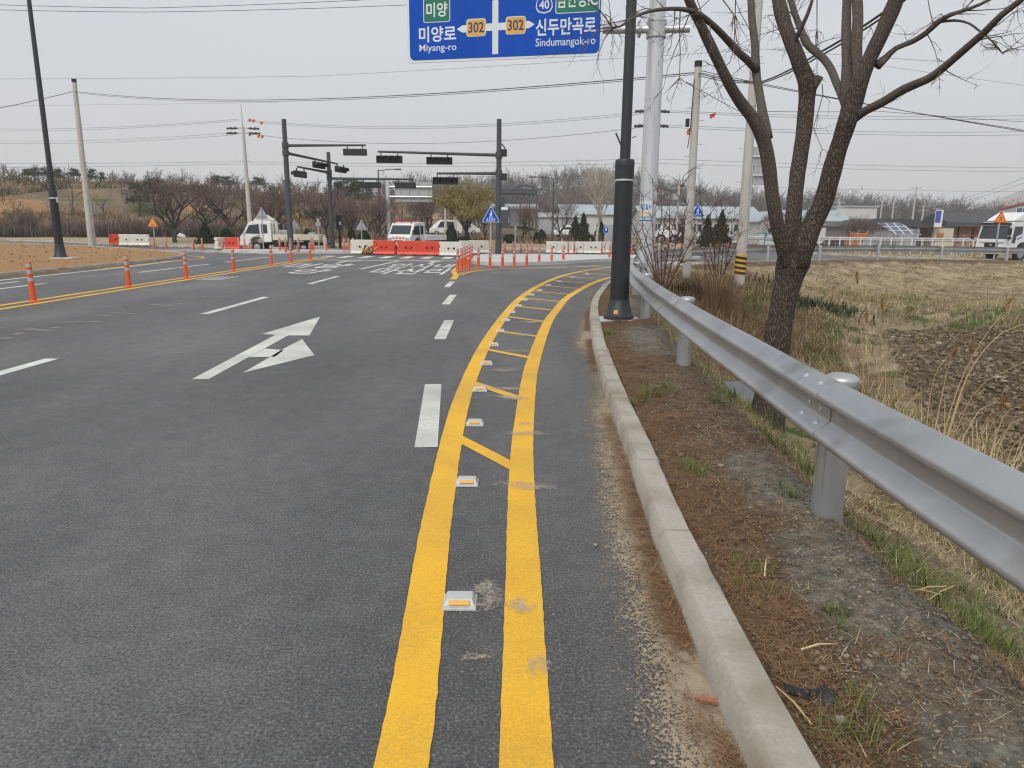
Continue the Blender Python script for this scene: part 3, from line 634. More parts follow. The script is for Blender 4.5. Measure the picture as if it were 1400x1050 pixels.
def lane_arrow(x, y): return [[(x - .08, y), (x + .08, y), (x + .08, y + 1.9), (x + .38, y + 1.9), (x, y + 3.1), (x - .38, y + 1.9), (x - .08, y + 1.9)]]
flat('lane_arrows', lane_arrow(-3.4, 29.2) + [[(-7.2, 29), (-7.04, 29), (-7.04, 30.6), (-6.5, 31.1), (-6.6, 31.5), (-7.7, 31.2), (-7.2, 30.8)]], M['wline'], .0043)
flat('gutter_marks', [rect(-8.55 + i * .14, 19.4 + i * .02, 20.9, .06) for i in range(5)], M['wline'], .0041)

# traffic islands
def island(name, poly, h=.14):
    mb = MB(); n = len(poly); c = Vector((sum(p[0] for p in poly) / n, sum(p[1] for p in poly) / n, 0))
    mb.prism(poly, (0, 0, -.05), (1, 0, 0), (0, 1, 0), h + .05); return tag(mb.build(name, M['pave'], bevel=.03), kind='structure')
def smoothpoly(P, step=.3): return [tuple(p) for p in catmull(list(P) + [P[0]], step)[:-1]]
island('traffic_island', smoothpoly([(-1.75, 30.3), (-1.4, 29.0), (-.5, 28.4), (.8, 28.9), (2.1, 30.2), (3.6, 32.2), (6, 34.6), (9.5, 36.6), (7.5, 38.1), (3, 38.0), (-.9, 37.9), (-1.75, 36.2), (-1.85, 33)]))
island('traffic_island', smoothpoly([(-16.3, 40.6), (-15.4, 39.7), (-12.5, 39.3), (-9.2, 39.5), (-8.3, 40.4), (-9.2, 41.7), (-12, 42.1), (-15.2, 41.9)]))

# sand along the kerb, dust behind the studs
def strip_grid(name, C, d0, d1, y0, y1, ds, wfun, m, z=.0028, zfun=None):
    idx = (C[:, 1] > y0) & (C[:, 1] < y1); Cs = C[idx]; L = np.concatenate([[0], np.cumsum(np.hypot(*np.diff(Cs, axis=0).T))]); n = int(L[-1] / ds)
    cc = np.stack([np.interp(np.linspace(0, L[-1], n), L, Cs[:, i]) for i in (0, 1)], 1); ds_ = np.linspace(d0, d1, 22)
    P = np.stack([offset(cc, d) for d in ds_], 1); X, Y = P[..., 0].ravel(), P[..., 1].ravel(); D = np.tile(ds_, n)
    w = wfun(X, Y, D); q = np.arange(n * 22).reshape(n, 22); Fq = np.stack([q[:-1, :-1], q[:-1, 1:], q[1:, 1:], q[1:, :-1]], -1).reshape(-1, 4)
    return tag(np_mesh(name, np.column_stack([X, Y, np.full(len(X), z) if zfun is None else zfun(X, Y, D, w)]), Fq, m, attrs={'cover': np.column_stack([w, w, w, np.ones_like(w)])}, smooth=True), kind='stuff')
def wsand(X, Y, D):
    wd_ = .21 - .07 * sst(2.5, 6, Y) + .05 * sst(6, 9, Y) - .06 * sst(9, 14, Y) + .12 * (fbm(X, Y, 3, 1.6, 31) - .5)
    return np.clip((D + wd_ + .20) / .36, 0, 1) ** 1.1 * (.74 - .25 * sst(5, 7, Y) * (1 - sst(7.5, 9, Y)) - .15 * sst(10, 16, Y))
strip_grid('sand_drift', KC, -.62, .004, .8, 22, .05, wsand, M['sand'], zfun=lambda X, Y, D, w: .003 + .012 * w * sst(-.25, 0, D))
def dustpatch(cx, cy, lx, ly, rot=0, k=0, z=.0075, amp=.75):
    n = 18; u, v = np.meshgrid(np.linspace(-1, 1, n), np.linspace(-1, 1, n)); u, v = u.ravel(), v.ravel()
    w = np.clip(amp * (1 - (u * u + v * v)) , 0, 1) * (.5 + fbm(u + k, v, 3, 2.0, k)); q = np.arange(n * n).reshape(n, n)
    X = cx + lx * u * math.cos(rot) - ly * v * math.sin(rot); Y = cy + lx * u * math.sin(rot) + ly * v * math.cos(rot)
    return np.column_stack([X, Y, np.full(len(X), z)]), np.stack([q[:-1, :-1], q[:-1, 1:], q[1:, 1:], q[1:, :-1]], -1).reshape(-1, 4), w
_sp = [tuple(G(x, 462 - .197 * x + 3 * math.sin(x))[:2]) + (.10 + .12 * ((x * 7) % 5) / 5, .10 + .1 * ((x * 3) % 4) / 4) for x in range(8, 330, 17)]
Vs, Fs, Ws = [], [], []; b = 0
for i, (cx, cy, lx, ly) in enumerate(_sp + [(-.09, 2.62, .12, .17), (.04, 2.55, .10, .10), (.07, 3.88, .26, .10), (.1, 4.95, .2, .1), (-.12, 2.2, .09, .035), (.0, 6.05, .28, .14), (.13, 5.2, .14, .12), (-.05, 7.3, .24, .16), (.02, 8.5, .25, .18), (.12, 9.8, .28, .2), (.3, 11.2, .3, .22), (.1, 2.15, .06, .10), (-.02, 6.4, .3, .12)]):
    V, Fq, w = dustpatch(cx, cy, lx, ly, .15 * (i % 3 - 1), i); Vs.append(V); Fs.append(Fq + b); Ws.append(w); b += len(V)
w = np.concatenate(Ws); tag(np_mesh('road_dust', np.concatenate(Vs), np.concatenate(Fs), M['dust'], attrs={'cover': np.column_stack([w, w, w, np.ones_like(w)])}), kind='stuff')

# ------------------------------------------------------------------ loose ground cover
def blades(P, az, tilt, ln, wd_, bend, rng, segs=2):
    """ribbons from P in direction az, leaning tilt from vertical, bending further over; returns V, F"""
    n = len(P); dx = np.stack([np.cos(az), np.sin(az), np.zeros(n)], 1); side = np.stack([-np.sin(az), np.cos(az), np.zeros(n)], 1)
    ps = [P]; cur = P.copy(); a = tilt.copy()
    for k in range(segs):
        cur = cur + (dx * np.sin(a)[:, None] + np.array([0, 0, 1.]) * np.cos(a)[:, None]) * (ln / segs)[:, None]; ps.append(cur); a = a + bend / segs
    V = []
    for k, p in enumerate(ps):
        wk = wd_ * (1 - .75 * k / segs); V += [p - side * (wk / 2)[:, None], p + side * (wk / 2)[:, None]]
    V = np.stack(V, 1); m = 2 * (segs + 1)
    base = np.arange(n)[:, None] * m; F = np.concatenate([base + np.array([2 * k, 2 * k + 1, 2 * k + 3, 2 * k + 2]) for k in range(segs)], 0)
    return V.reshape(-1, 3), F
rng = np.random.RandomState(3)
def on_kerb(n, y0, y1, dfun, power=1.0):
    """random points of the verge: distance d outside the kerb line, denser near the camera"""
    i0 = np.argmin(abs(KC[:, 1] - y0) + (KC[:, 0] > 5) * 99); i1 = np.argmin(abs(KC[:, 1] - y1) + (KC[:, 0] > 5) * 99)
    t = rng.rand(n) ** power; f = i0 + t * (i1 - i0); ii = np.arange(len(KC)); T = np.gradient(KC, axis=0); T /= np.linalg.norm(T, axis=1)[:, None]
    x = np.interp(f, ii, KC[:, 0]); y = np.interp(f, ii, KC[:, 1]); tx = np.interp(f, ii, T[:, 0]); ty = np.interp(f, ii, T[:, 1]); d = dfun(n)
    return x + ty * d, y - tx * d, d
# fallen pine needles
x, y, d = on_kerb(76000, .9, 15, lambda n: np.where(rng.rand(n) < .5, .17 + np.abs(rng.normal(0, .17, n)), rng.uniform(.17, 1.7, n)), 1.5)
keep = rng.rand(len(x)) < np.clip(sst(.42, .60, fbm(x, y, 4, 2.4, 14)) * 1.0 + .55 * np.exp(-((d - .26) / .12) ** 2) + .25 * np.exp(-((y - 5.5) / 2) ** 2) - .30 * np.exp(-((d - .75) / .25) ** 2) * (y < 4), .13, 1)
x, y = x[keep], y[keep]; n = len(x); P = np.column_stack([x, y, terrain(x, y) + rng.uniform(.002, .016, n)])
V1, F1 = blades(P, rng.uniform(0, 6.28, n), rng.uniform(1.25, 1.75, n), rng.uniform(.035, .095, n), rng.uniform(.0014, .0028, n), rng.uniform(-.4, .5, n), rng)
gxx, gyy, gd = on_kerb(30000, .9, 17, lambda n: -.005 - np.abs(rng.normal(0, .046, n)), 1.4)
keep = rng.rand(len(gxx)) < np.clip(sst(.36, .56, fbm(gyy * 1.3, gd * 5, 3, 1.0, 9)) * (.35 + np.exp(-((gyy - 2.3) / .9) ** 2) + .5 * np.exp(-((gyy - 3.6) / .5) ** 2) + .5 * (gyy > 5)) + .03, 0, 1); gxx, gyy = gxx[keep], gyy[keep]; n = len(gxx)
P = np.column_stack([gxx, gyy, rng.uniform(.012, .035, n)])
V2, F2 = blades(P, rng.uniform(0, 6.28, n), rng.uniform(1.3, 1.75, n), rng.uniform(.035, .09, n), rng.uniform(.0014, .0028, n), rng.uniform(-.4, .5, n), rng)
tag(np_mesh('pine_needle_litter', np.concatenate([V1, V2]), np.concatenate([F1, F2 + len(V1)]), M['litter']), kind='stuff')
# stones: deformed octahedra
OCT = np.array([(1, 0, 0), (-1, 0, 0), (0, 1, 0), (0, -1, 0), (0, 0, 1), (0, 0, -1)], float)
_bm = bmesh.new(); bmesh.ops.create_icosphere(_bm, subdivisions=1, radius=1); ICO = np.array([v.co[:] for v in _bm.verts]); ICOF = np.array([[v.index for v in f.verts] for f in _bm.faces]); _bm.free()
def stones(P, size, flat_, m, name, rough=.35):
    n = len(P); k = len(ICO); j = 1 + rng.uniform(-rough, rough, (n, k, 1)); V = ICO[None] * j
    sc_ = np.stack([size * rng.uniform(.7, 1.3, n), size * rng.uniform(.6, 1.1, n), size * flat_ * rng.uniform(.6, 1.3, n)], 1); V = V * sc_[:, None]
    a = rng.uniform(0, 6.28, n); t = rng.normal(0, .35, n); ca, sa = np.cos(a)[:, None], np.sin(a)[:, None]; ct, st = np.cos(t)[:, None], np.sin(t)[:, None]
    X, Y, Z = V[..., 0], V[..., 1], V[..., 2]; Y, Z = Y * ct - Z * st, Y * st + Z * ct; X, Y = X * ca - Y * sa, X * sa + Y * ca
    V = np.stack([X, Y, Z], -1) + P[:, None]
    return tag(np_mesh(name, V.reshape(-1, 3), (np.arange(n)[:, None, None] * k + ICOF[None]).reshape(-1, 3), m), kind='stuff')
x, y, d = on_kerb(26000, .9, 10, lambda n: np.abs(rng.normal(.55, .42, n)) + .17, 1.6); n = len(x)
stones(np.column_stack([x, y, terrain(x, y) + .001]), rng.uniform(.0022, .0062, n) * rng.choice([1, 1, 1, 1.5], n), .7, M['gravel'], 'verge_gravel')
x, y, d = on_kerb(420, .9, 9, lambda n: rng.uniform(.2, 1.8, n), 1.5); n = len(x)
stones(np.column_stack([x, y, terrain(x, y) + .004]), rng.uniform(.006, .017, n) * rng.uniform(.7, 1.5, n), .6, M['stone'], 'verge_stones')
x, y, d = on_kerb(60, 1.2, 6, lambda n: -np.abs(rng.normal(.1, .08, n)) - .02, 1.5)
stones(np.column_stack([x, y, np.full(60, .01)]), rng.uniform(.004, .01, 60), .6, M['palestone'], 'gutter_stones')
x, y, d = on_kerb(3000, .9, 9, lambda n: rng.uniform(.2, 1.9, n), 1.5); n = len(x); P = np.column_stack([x, y, terrain(x, y) + rng.uniform(.003, .015, n)])
V1, F1 = blades(P, rng.uniform(0, 6.28, n), rng.uniform(1.2, 1.7, n), rng.uniform(.02, .09, n), rng.uniform(.0015, .0035, n), rng.uniform(-.4, .5, n), rng); tag(np_mesh('dry_grass_bits', V1, F1, M['straw']), kind='stuff')
# grass tufts
def tufts(cs, name, m, nb, ln, wd_=(.003, .006), spread=.07, tilt=(.05, .8), bend=(.2, 1.2), zoff=-.005):
    cs = np.array(cs, float); n = len(cs) * nb; c = np.repeat(cs, nb, 0); r = rng.rand(n) ** .6 * spread * c[:, 2]; a = rng.uniform(0, 6.28, n)
    x, y = c[:, 0] + r * np.cos(a), c[:, 1] + r * np.sin(a); P = np.column_stack([x, y, terrain(x, y) + zoff])
    V, F = blades(P, a + rng.normal(0, .6, n), rng.uniform(*tilt, n), rng.uniform(*ln, n) * c[:, 2], rng.uniform(*wd_, n), rng.uniform(*bend, n), rng, 3)
    return tag(np_mesh(name, V, F, m), kind='stuff')
px = [(885, 552, 1.0), (955, 500, 1.3), (940, 655, .8), (1000, 527, 1.0), (1035, 810, .7), (1075, 600, 1.5), (1105, 612, 1.2), (1050, 590, 1.2), (830, 462, 1.0), (1160, 1010, .9), (1215, 690, 1.2), (1250, 745, 1.2), (1300, 770, 1.5), (1340, 800, 1.6), (1380, 815, 1.4), (1290, 720, 1.2), (1330, 760, 1.2), (1270, 700, 1.0), (910, 545, .8), (975, 560, .6), (1075, 690, .5), (1240, 800, .5), (1140, 870, .4), (1320, 830, 1.0), (1360, 780, 1.2), (870, 560, .6), (1240, 720, 1.0)]
cs = []
for a_, b_, s_ in px:
    p = G(a_, b_, .06)
    for k in range(5): cs.append((p.x + rng.normal(0, .05) * s_, p.y + rng.normal(0, .10) * s_, s_ * .75))
tufts(cs, 'green_grass_tufts', M['grass'], 26, (.05, .17))
ex, ey, ed = on_kerb(700, 2, 21, lambda n: rng.uniform(1.0, 4.5, n), 1.0); k = fbm(ex, ey, 3, .7, 40) > .52
tufts(np.column_stack([ex[k], ey[k], rng.uniform(.6, 1.3, k.sum())]), 'slope_grass', M['grass'], 24, (.06, .2))
ex, ey = rng.uniform(4, 24, 900), rng.uniform(19.5, 30, 900); k = (fbm(ex, ey, 3, .5, 41) > .55) & (sdist(KC, ex, ey) > 3.0)
tufts(np.column_stack([ex[k], ey[k], rng.uniform(1.2, 2.4, k.sum())]), 'bank_grass', M['grass'], 16, (.08, .22), (.008, .016))
ex, ey = rng.uniform(3, 30, 5200), rng.uniform(9, 30, 5200); k = (sdist(KC, ex, ey) > 1.6) & (fbm(ex, ey, 3, .4, 42) > .34) & (field_mask(ex, ey) < .3)
tufts(np.column_stack([ex[k], ey[k], rng.uniform(.8, 2.0, k.sum())]), 'dry_bank_grass', M['straw'], 14, (.10, .30), (.006, .014), spread=.2, tilt=(.3, 1.4), bend=(0, 1.2))
ex, ey, ed = on_kerb(2600, 12, 25, lambda n: rng.uniform(1.5, 5.5, n), 1.0)
tufts(np.column_stack([ex, ey, rng.uniform(.5, 1.2, len(ex))]), 'dry_mound_grass', M['drybrown'], 12, (.10, .30), (.004, .009), spread=.15, tilt=(.2, 1.3), bend=(0, 1.3))
ex, ey, ed = on_kerb(2400, 3, 15, lambda n: 2.3 + np.abs(rng.normal(0, 1.3, n)), 1.0)
tufts(np.column_stack([ex, ey, rng.uniform(.6, 1.3, len(ex))]), 'dry_edge_grass', M['straw'], 12, (.10, .34), (.003, .007), spread=.14, tilt=(.3, 1.4), bend=(0, 1.2))
ex, ey = rng.uniform(9, 80, 5200), rng.uniform(26, 38, 5200); dd = sdist(KC, ex, ey); k = (dd > 1.0) & (dd < 7)
tufts(np.column_stack([ex[k], ey[k], rng.uniform(.8, 1.5, k.sum())]), 'straw_matting', M['straw'], 18, (.12, .40), (.010, .022), spread=.25, tilt=(1.2, 1.5), bend=(0, .2), zoff=.01)
ex, ey = rng.uniform(9, 80, 2600), rng.uniform(26, 38, 2600); dd = sdist(KC, ex, ey); k = (dd > 1.0) & (dd < 7)
tufts(np.column_stack([ex[k], ey[k], rng.uniform(.8, 1.5, k.sum())]), 'straw_gap_shade', M['drybrown'], 9, (.10, .35), (.012, .026), spread=.3, tilt=(1.1, 1.5), bend=(0, .2), zoff=.012)  # dark blades stand in for the shadowed gaps between the straw
ex, ey = rng.uniform(-40, -14.5, 1500), rng.uniform(12, 48, 1500); k = (sdist(KL, ex, ey) > .5) & (fbm(ex, ey, 3, .4, 44) > .47)
tufts(np.column_stack([ex[k], ey[k], rng.uniform(.6, 1.5, k.sum())]), 'dry_soil_grass', M['straw'], 9, (.05, .14), (.01, .02), spread=.2, tilt=(.6, 1.5))
ex, ey, ed = on_kerb(1700, 1.2, 13, lambda n: rng.uniform(1.0, 2.6, n), 1.2); k = (fbm(ex, ey, 3, 1.1, 47) > .36) & (np.hypot(ex - 2.3, ey - 6.4) > .6)
tufts(np.column_stack([ex[k], ey[k], rng.uniform(.5, 1.1, k.sum())]), 'dry_slope_grass', M['straw'], 13, (.05, .16), (.002, .005), spread=.12, tilt=(.6, 1.5), bend=(0, .8))
ex, ey, ed = on_kerb(500, 1.2, 12, lambda n: rng.uniform(1.0, 2.6, n), 1.2); k = fbm(ex, ey, 3, 1.1, 48) > .5
tufts(np.column_stack([ex[k], ey[k], rng.uniform(.5, 1.0, k.sum())]), 'slope_green_grass', M['grass'], 16, (.05, .16), (.003, .006), spread=.10)
n = 700; ex, ey, ed = on_kerb(n, 1.2, 11, lambda n: rng.uniform(.95, 2.8, n), 1.2); stones(np.column_stack([ex, ey, terrain(ex, ey) + .004]), rng.uniform(.006, .022, n), .6, M['stone'], 'slope_stones')
ex, ey, ed = on_kerb(900, 6.5, 15, lambda n: rng.uniform(1.4, 3.8, n), 1.0); k = (fbm(ex, ey, 3, .8, 51) > .45) & (np.hypot(ex - 2.3, ey - 6.4) > .7)
tufts(np.column_stack([ex[k], ey[k], rng.uniform(.6, 1.2, k.sum())]), 'brown_weeds', M['drybrown'], 12, (.14, .42), (.003, .007), spread=.16, tilt=(.1, 1.2), bend=(0, 1.2))
# ploughed clods
n = 46000; ex = 5.0 + rng.rand(n) ** 1.3 * 28; ey = rng.uniform(4, 20.5, n); k = field_mask(ex, ey) > .45; ex, ey = ex[k], ey[k]; n = len(ex)
stones(np.column_stack([ex, ey, terrain(ex, ey) + .01]), rng.uniform(.014, .046, n) * rng.uniform(.6, 1.8, n), .7, M['clod'], 'field_clods', .6)
n = 300; ey = rng.uniform(12, 20.5, n); ex = 6 + rng.rand(n) * 22; k = field_mask(ex, ey) > .3; ex, ey = ex[k], ey[k]
stones(np.column_stack([ex, ey, terrain(ex, ey) + .06]), rng.uniform(.025, .075, len(ex)), .45, M['palestone'], 'pale_field_clods', .6)

# ------------------------------------------------------------------ road studs
def make_stud():
    t = thing('road_stud', '', 'road stud')
    b = MB(); b.box((0, 0, .006), (.135, .118, .012), taper=.97); b.box((0, .004, .024), (.125, .100, .025), taper=.80, tapery=.62); b.build('housing', M['stud_grey'], t, bevel=.003)
    f = MB(); s = math.atan2(.019, .025)
    f.M = Matrix.Translation((0, -.0385, .0245)) @ Matrix.Rotation(-s + R(0), 4, 'X')
    f.box((0, -.0035, 0), (.082, .004, .019)); f.build('reflector', M['signyellow'], t, bevel=.004)
    return t
M['stud'] = M['galv']
studs = [(628, 831), (638, 664), (649, 582), (656, 535), (665, 499), (675, 473), (684, 454), (692, 439), (700, 428), (709, 419), (718, 411), (727, 404), (738, 397.5), (750, 391), (765, 385.5), (783, 380), (803, 375.5)]
ordn = ['nearest', 'second', 'third', 'fourth', 'fifth', 'sixth', 'seventh', 'eighth', 'ninth', 'tenth', 'eleventh', 'twelfth', 'thirteenth', 'fourteenth', 'fifteenth', 'sixteenth', 'farthest']
stud0 = make_stud()
for i, (a, b) in enumerate(studs):
    p = G(a, b); o = stud0 if i == 0 else dup(stud0)
    o.location = (p.x, p.y + .03, .001); o.rotation_euler[2] = 0 if i < 5 else -.06 * (i - 4)
    o['label'] = f'{ordn[i]} amber grey road stud from the camera between the two yellow lines'; o['group'] = 'road studs between the yellow lines'

# ------------------------------------------------------------------ near guardrail
GR = offset(KC, .84); GRp = np.column_stack([GR, np.zeros(len(GR))])
Lg = np.concatenate([[0], np.cumsum(np.hypot(*np.diff(GR, axis=0).T))])
def at_s(C, L, s): return np.array([np.interp(s, L, C[:, 0]), np.interp(s, L, C[:, 1])])
s0 = Lg[np.argmin(abs(GR[:, 1] - 3.2) + (GR[:, 0] > 3) * 9)]
gr = thing('guardrail', 'galvanised corrugated steel guardrail curving along the kerb beside the bare tree', 'guardrail', (0, 0, 0))
prof = [(.000, .311), (.012, .306), (.064, .266), (.077, .253), (.082, .240), (.079, .228), (.030, .196), (.014, .186), (.010, .176), (.010, .130), (.015, .121), (.064, .086), (.077, .074), (.082, .060), (.078, .048), (.066, .038), (.012, .004), (.000, .000)]   # (depth towards the road, height)
prof = prof + [(d - .004, z) for d, z in prof[::-1]]
ZR = .496
def beam_seg(sa, sb, inset):
    n = max(2, int((sb - sa) / .25)); ss = np.linspace(sa, sb, n + 1)
    X = np.interp(ss, Lg, GR[:, 0]); Y = np.interp(ss, Lg, GR[:, 1]); T = np.stack([np.gradient(X), np.gradient(Y)], 1); T /= np.linalg.norm(T, axis=1)[:, None]; Nn = np.stack([-T[:, 1], T[:, 0]], 1)
    zz = ZR + roadz(X, Y) * .8; k = len(prof)
    vs = [(X[i] + Nn[i, 0] * (d + .085 + inset), Y[i] + Nn[i, 1] * (d + .085 + inset), zz[i] + z) for i in range(n + 1) for d, z in prof]
    fs = [(i * k + q, (i + 1) * k + q, (i + 1) * k + (q + 1) % k, i * k + (q + 1) % k) for i in range(n) for q in range(k)]
    fs += [tuple(range(k)), tuple(n * k + q for q in range(k - 1, -1, -1))]
    return vs, fs
posts = [s0 + 3.83 * i for i in range(-2, 22)]
for i, s in enumerate(posts[:-1]):
    mb = MB(); mb.add(*beam_seg(s - .16, posts[i + 1] + .16, .0 if i % 2 else .0045)); mb.build('beam', M['rail'], gr, smooth=True)
for s in posts[1:-1]:
    p = at_s(GR, Lg, s); q = at_s(GR, Lg, s + .1); t = (q - p) / np.linalg.norm(q - p); nrm = np.array([-t[1], t[0]])
    z0 = tz(p[0], p[1]) if p[1] < 30 else float(terrain(p[0], p[1])); zt = ZR + .298 + float(roadz(p[0], p[1])) * .8
    mb = MB(); mb.lathe([(.070, z0 - .3), (.070, zt)], 20, (p[0], p[1], 0))
    for a in (R(150), R(215)): mb.tube([(p[0] + .071 * math.cos(a), p[1] + .071 * math.sin(a), z0 - .1), (p[0] + .071 * math.cos(a), p[1] + .071 * math.sin(a), zt - .05)], .004, 5)
    po = mb.build('post', M['galv'], gr, smooth=True)
    cp = MB(); cp.lathe([(.075, zt - .035), (.078, zt - .012), (.074, zt), (.055, zt + .012), (.0, zt + .016)], 20, (p[0], p[1], 0)); cp.build('post_cap', M['galv'], po, smooth=True)
    bk = MB(); c = p + nrm * .074
    bk.box((c[0], c[1], ZR + .155 + float(roadz(p[0], p[1])) * .8), (.10, .016, .10), math.atan2(t[1], t[0])); bk.build('spacer_block', M['galv'], gr)
    if p[1] < 14:
        for ds, hz, dd in ((-.09, .284, .041), (.09, .284, .041), (-.09, .102, .042), (.09, .102, .042), (-.05, .155, .010), (.09, .155, .010)):
            c = p + t * ds + nrm * (.085 + .0045 + dd); nd = Vector((nrm[0], nrm[1], .85 if hz != .155 else 0)).normalized(); o3 = Vector((c[0], c[1], ZR + hz))
            MB().tube([o3 - nd * .01, o3 + nd * .003, o3 + nd * .006], [.015, .014, .008], 10).build('bolt', M['galv_pole'], gr, smooth=True)

# ------------------------------------------------------------------ near street lamp
p = Vector((1.60, 10.75, 0)); zb = .13
lp = thing('street_lamp', 'tall black lamp post with thick lower sleeve beside the kerb and guardrail', 'street lamp', p)
mb = MB(); mb.box((0, 0, zb - .04), (.62, .56, .08)); mb.build('footing', M['pave'], lp, bevel=.01)
mb = MB(); mb.lathe([(.225, zb), (.228, zb + .05), (.215, zb + .06), (.195, zb + .09), (.155, zb + .26), (.15, zb + .27), (.15, zb + .30)], 24); mb.build('base_cover', M['lampgrey'], lp, smooth=True)
mb = MB(); mb.lathe([(.142, zb + .28), (.135, zb + 1.5), (.13, zb + 1.99)], 24); mb.build('lower_sleeve', M['black'], lp, smooth=True)
mb = MB(); mb.lathe([(.132, zb + 2.0), (.134, zb + 2.015), (.132, zb + 2.03)], 24); mb.build('band', M['galv_pole'], lp)
mb = MB(); mb.lathe([(.138, zb + 2.03), (.138, zb + 2.20), (.14, zb + 2.21), (.14, zb + 2.28), (.13, zb + 2.30), (.10, zb + 2.31)], 24); mb.build('collar', M['lampgrey'], lp, smooth=True)
mb = MB(); mb.lathe([(.076, zb + 2.28), (.072, zb + 5), (.058, zb + 9.0)], 20); po = mb.build('pole', M['lampgrey'], lp, smooth=True)
mb = MB(); mb.tube([(0, 0, zb + 8.6), (-.6, .0, zb + 9.15), (-1.9, 0, zb + 9.3)], .035, 8); mb.build('arm', M['lampgrey'], lp)
mb = MB(); mb.box((-2.15, 0, zb + 9.29), (.7, .26, .09)); mb.build('lantern', M['lampgrey'], lp, bevel=.02)
mb = MB(); mb.tube([(-.05, -.05, zb + 2.45), (-.155, -.06, zb + 2.66)], .012, 6); mb.build('bracket_rod', M['lampgrey'], lp); mb = MB(); mb.tube([(.08, -.03, zb + 2.6), (.14, -.04, zb + 2.62)], .006, 5); mb.build('bracket_rod', M['lampgrey'], lp)
mb = MB(); a0 = math.atan2(-.20, -.075); mb.M = Matrix.Rotation(a0, 4, 'Z') @ Matrix.Translation((.205, 0, zb + .118)) @ Matrix.Rotation(R(-13), 4, 'Y'); mb.box((0, 0, 0), (.004, .062, .062)); mb.build('yellow_sticker', M['signyellow'], lp)

# ------------------------------------------------------------------ overhead direction sign
sx, sy = 2.72, 14.9
sg = thing('direction_sign', 'large blue overhead direction sign with white arrows and place names on a steel post', 'road sign', (sx, sy, tz(sx, sy) - .05))
zb = sg.location.z
mb = MB(); mb.box((0, 0, .03), (.55, .55, .06)); 
for k in range(8): mb.tube([(.23 * math.cos(k * R(45)), .23 * math.sin(k * R(45)), .05), (.23 * math.cos(k * R(45)), .23 * math.sin(k * R(45)), .13)], .018, 6)
mb.build('base_plate', M['galv'], sg)
mb = MB(); mb.lathe([(.178, .06), (.165, 3.5), (.15, 7.6), (.155, 7.62), (.0, 7.66)], 28); post = mb.build('post', M['galv_pole'], sg, smooth=True)
PR = A(823, 72, 14.35); PLf = A(558.5, 83, 15.15); ub = (Vector((PR.x, PR.y, 0)) - Vector((PLf.x, PLf.y, 0))); PW = ub.length; ub.normalize(); vb = Vector((0, 0, 1)); nb = ub.cross(vb)   # nb faces the camera
zbot = (PR.z + PLf.z) / 2 - .055; PH = 2.42
O = Vector((PLf.x - sx, PLf.y - sy, zbot - zb))
def panel(name, x0, v0, w, h, r, m, dz, th, parent):
    pts = []
    for cx, cy, a in ((x0 + w - r, v0 + r, -90), (x0 + w - r, v0 + h - r, 0), (x0 + r, v0 + h - r, 90), (x0 + r, v0 + r, 180)):
        for k in range(6): b = R(a + k * 18); pts.append((cx + r * math.cos(b), cy + r * math.sin(b)))
    mb = MB(); mb.prism(pts, O + nb * dz, ub, vb, th); return mb.build(name, m, parent)
pn = panel('panel', 0, 0, PW, PH, .03, M['signwhite'], 0, .03, sg)
panel('blue_face', .045, .045, PW - .09, PH - .09, .10, M['signblue'], .03, .003, pn)
def letter(body, x0, v0, w, h, m, dz, parent, bold=.012, name='lettering'):
    v, f = text_mesh(body, h, w, bold=bold); mb = MB(); mb.add([O + ub * (x0 + q.x) + vb * (v0 + q.y) + nb * dz for q in v], f); return mb.build(name, m, parent)
k_ = PW / 3.94
def bx(name, x0, v0, w, h, r, m, dz): return panel(name, x0 * k_, v0, w * k_, h, r, m, dz, .003, pn)
mb = MB(); mb.prism([(x * k_, v) for x, v in ((1.77, .10), (1.89, .10), (1.89, .52), (2.50, .53), (2.56, .56), (2.62, .595), (2.56, .63), (2.50, .66), (1.89, .65), (1.89, 1.03), (1.87, 1.07), (1.83, 1.13), (1.79, 1.07), (1.77, 1.03), (1.77, .65), (1.16, .64), (1.10, .61), (1.04, .575), (1.10, .54), (1.16, .51), (1.77, .52))], O + nb * .033, ub, vb, .003); mb.build('direction_arrow', M['signwhite'], pn)
for x0, v0 in ((1.24, .43), (2.04, .435)):
    bx('route_plate', x0, v0, .40, .315, .05, M['signwhite'], .036); b2 = bx('route_plate_face', x0 + .015, v0 + .015, .37, .285, .04, M['signyellow'], .039); letter('302', (x0 + .04) * k_, v0 + .065, .32 * k_, .19, M['navy'], .0425, pn, .02)
def green(x0, v0, w, h):
    bx('green_plate', x0, v0, w, h, .04, M['signwhite'], .033); bx('green_plate_face', x0 + .016, v0 + .016, w - .032, h - .032, .03, M['signgreen'], .036)
green(.346, .715, .56, .43); letter('미양', .41 * k_, .81, .44 * k_, .26, M['signwhite'], .0395, pn, .022)
green(.35, 1.18, .70, .43); green(3.02, .755, .85, .46); letter('남안성IC', 3.06 * k_, .85, .77 * k_, .27, M['signwhite'], .0395, pn, .018)
letter('미양로', .245 * k_, .365, .78 * k_, .285, M['signwhite'], .0335, pn, .022); letter('Miyang-ro', .25 * k_, .165, .78 * k_, .165, M['signwhite'], .0335, pn, .006)
letter('신두만곡로', 2.64 * k_, .385, 1.17 * k_, .30, M['signwhite'], .0335, pn, .022); letter('Sindumangok-ro', 2.64 * k_, .16, 1.17 * k_, .185, M['signwhite'], .0335, pn, .006)
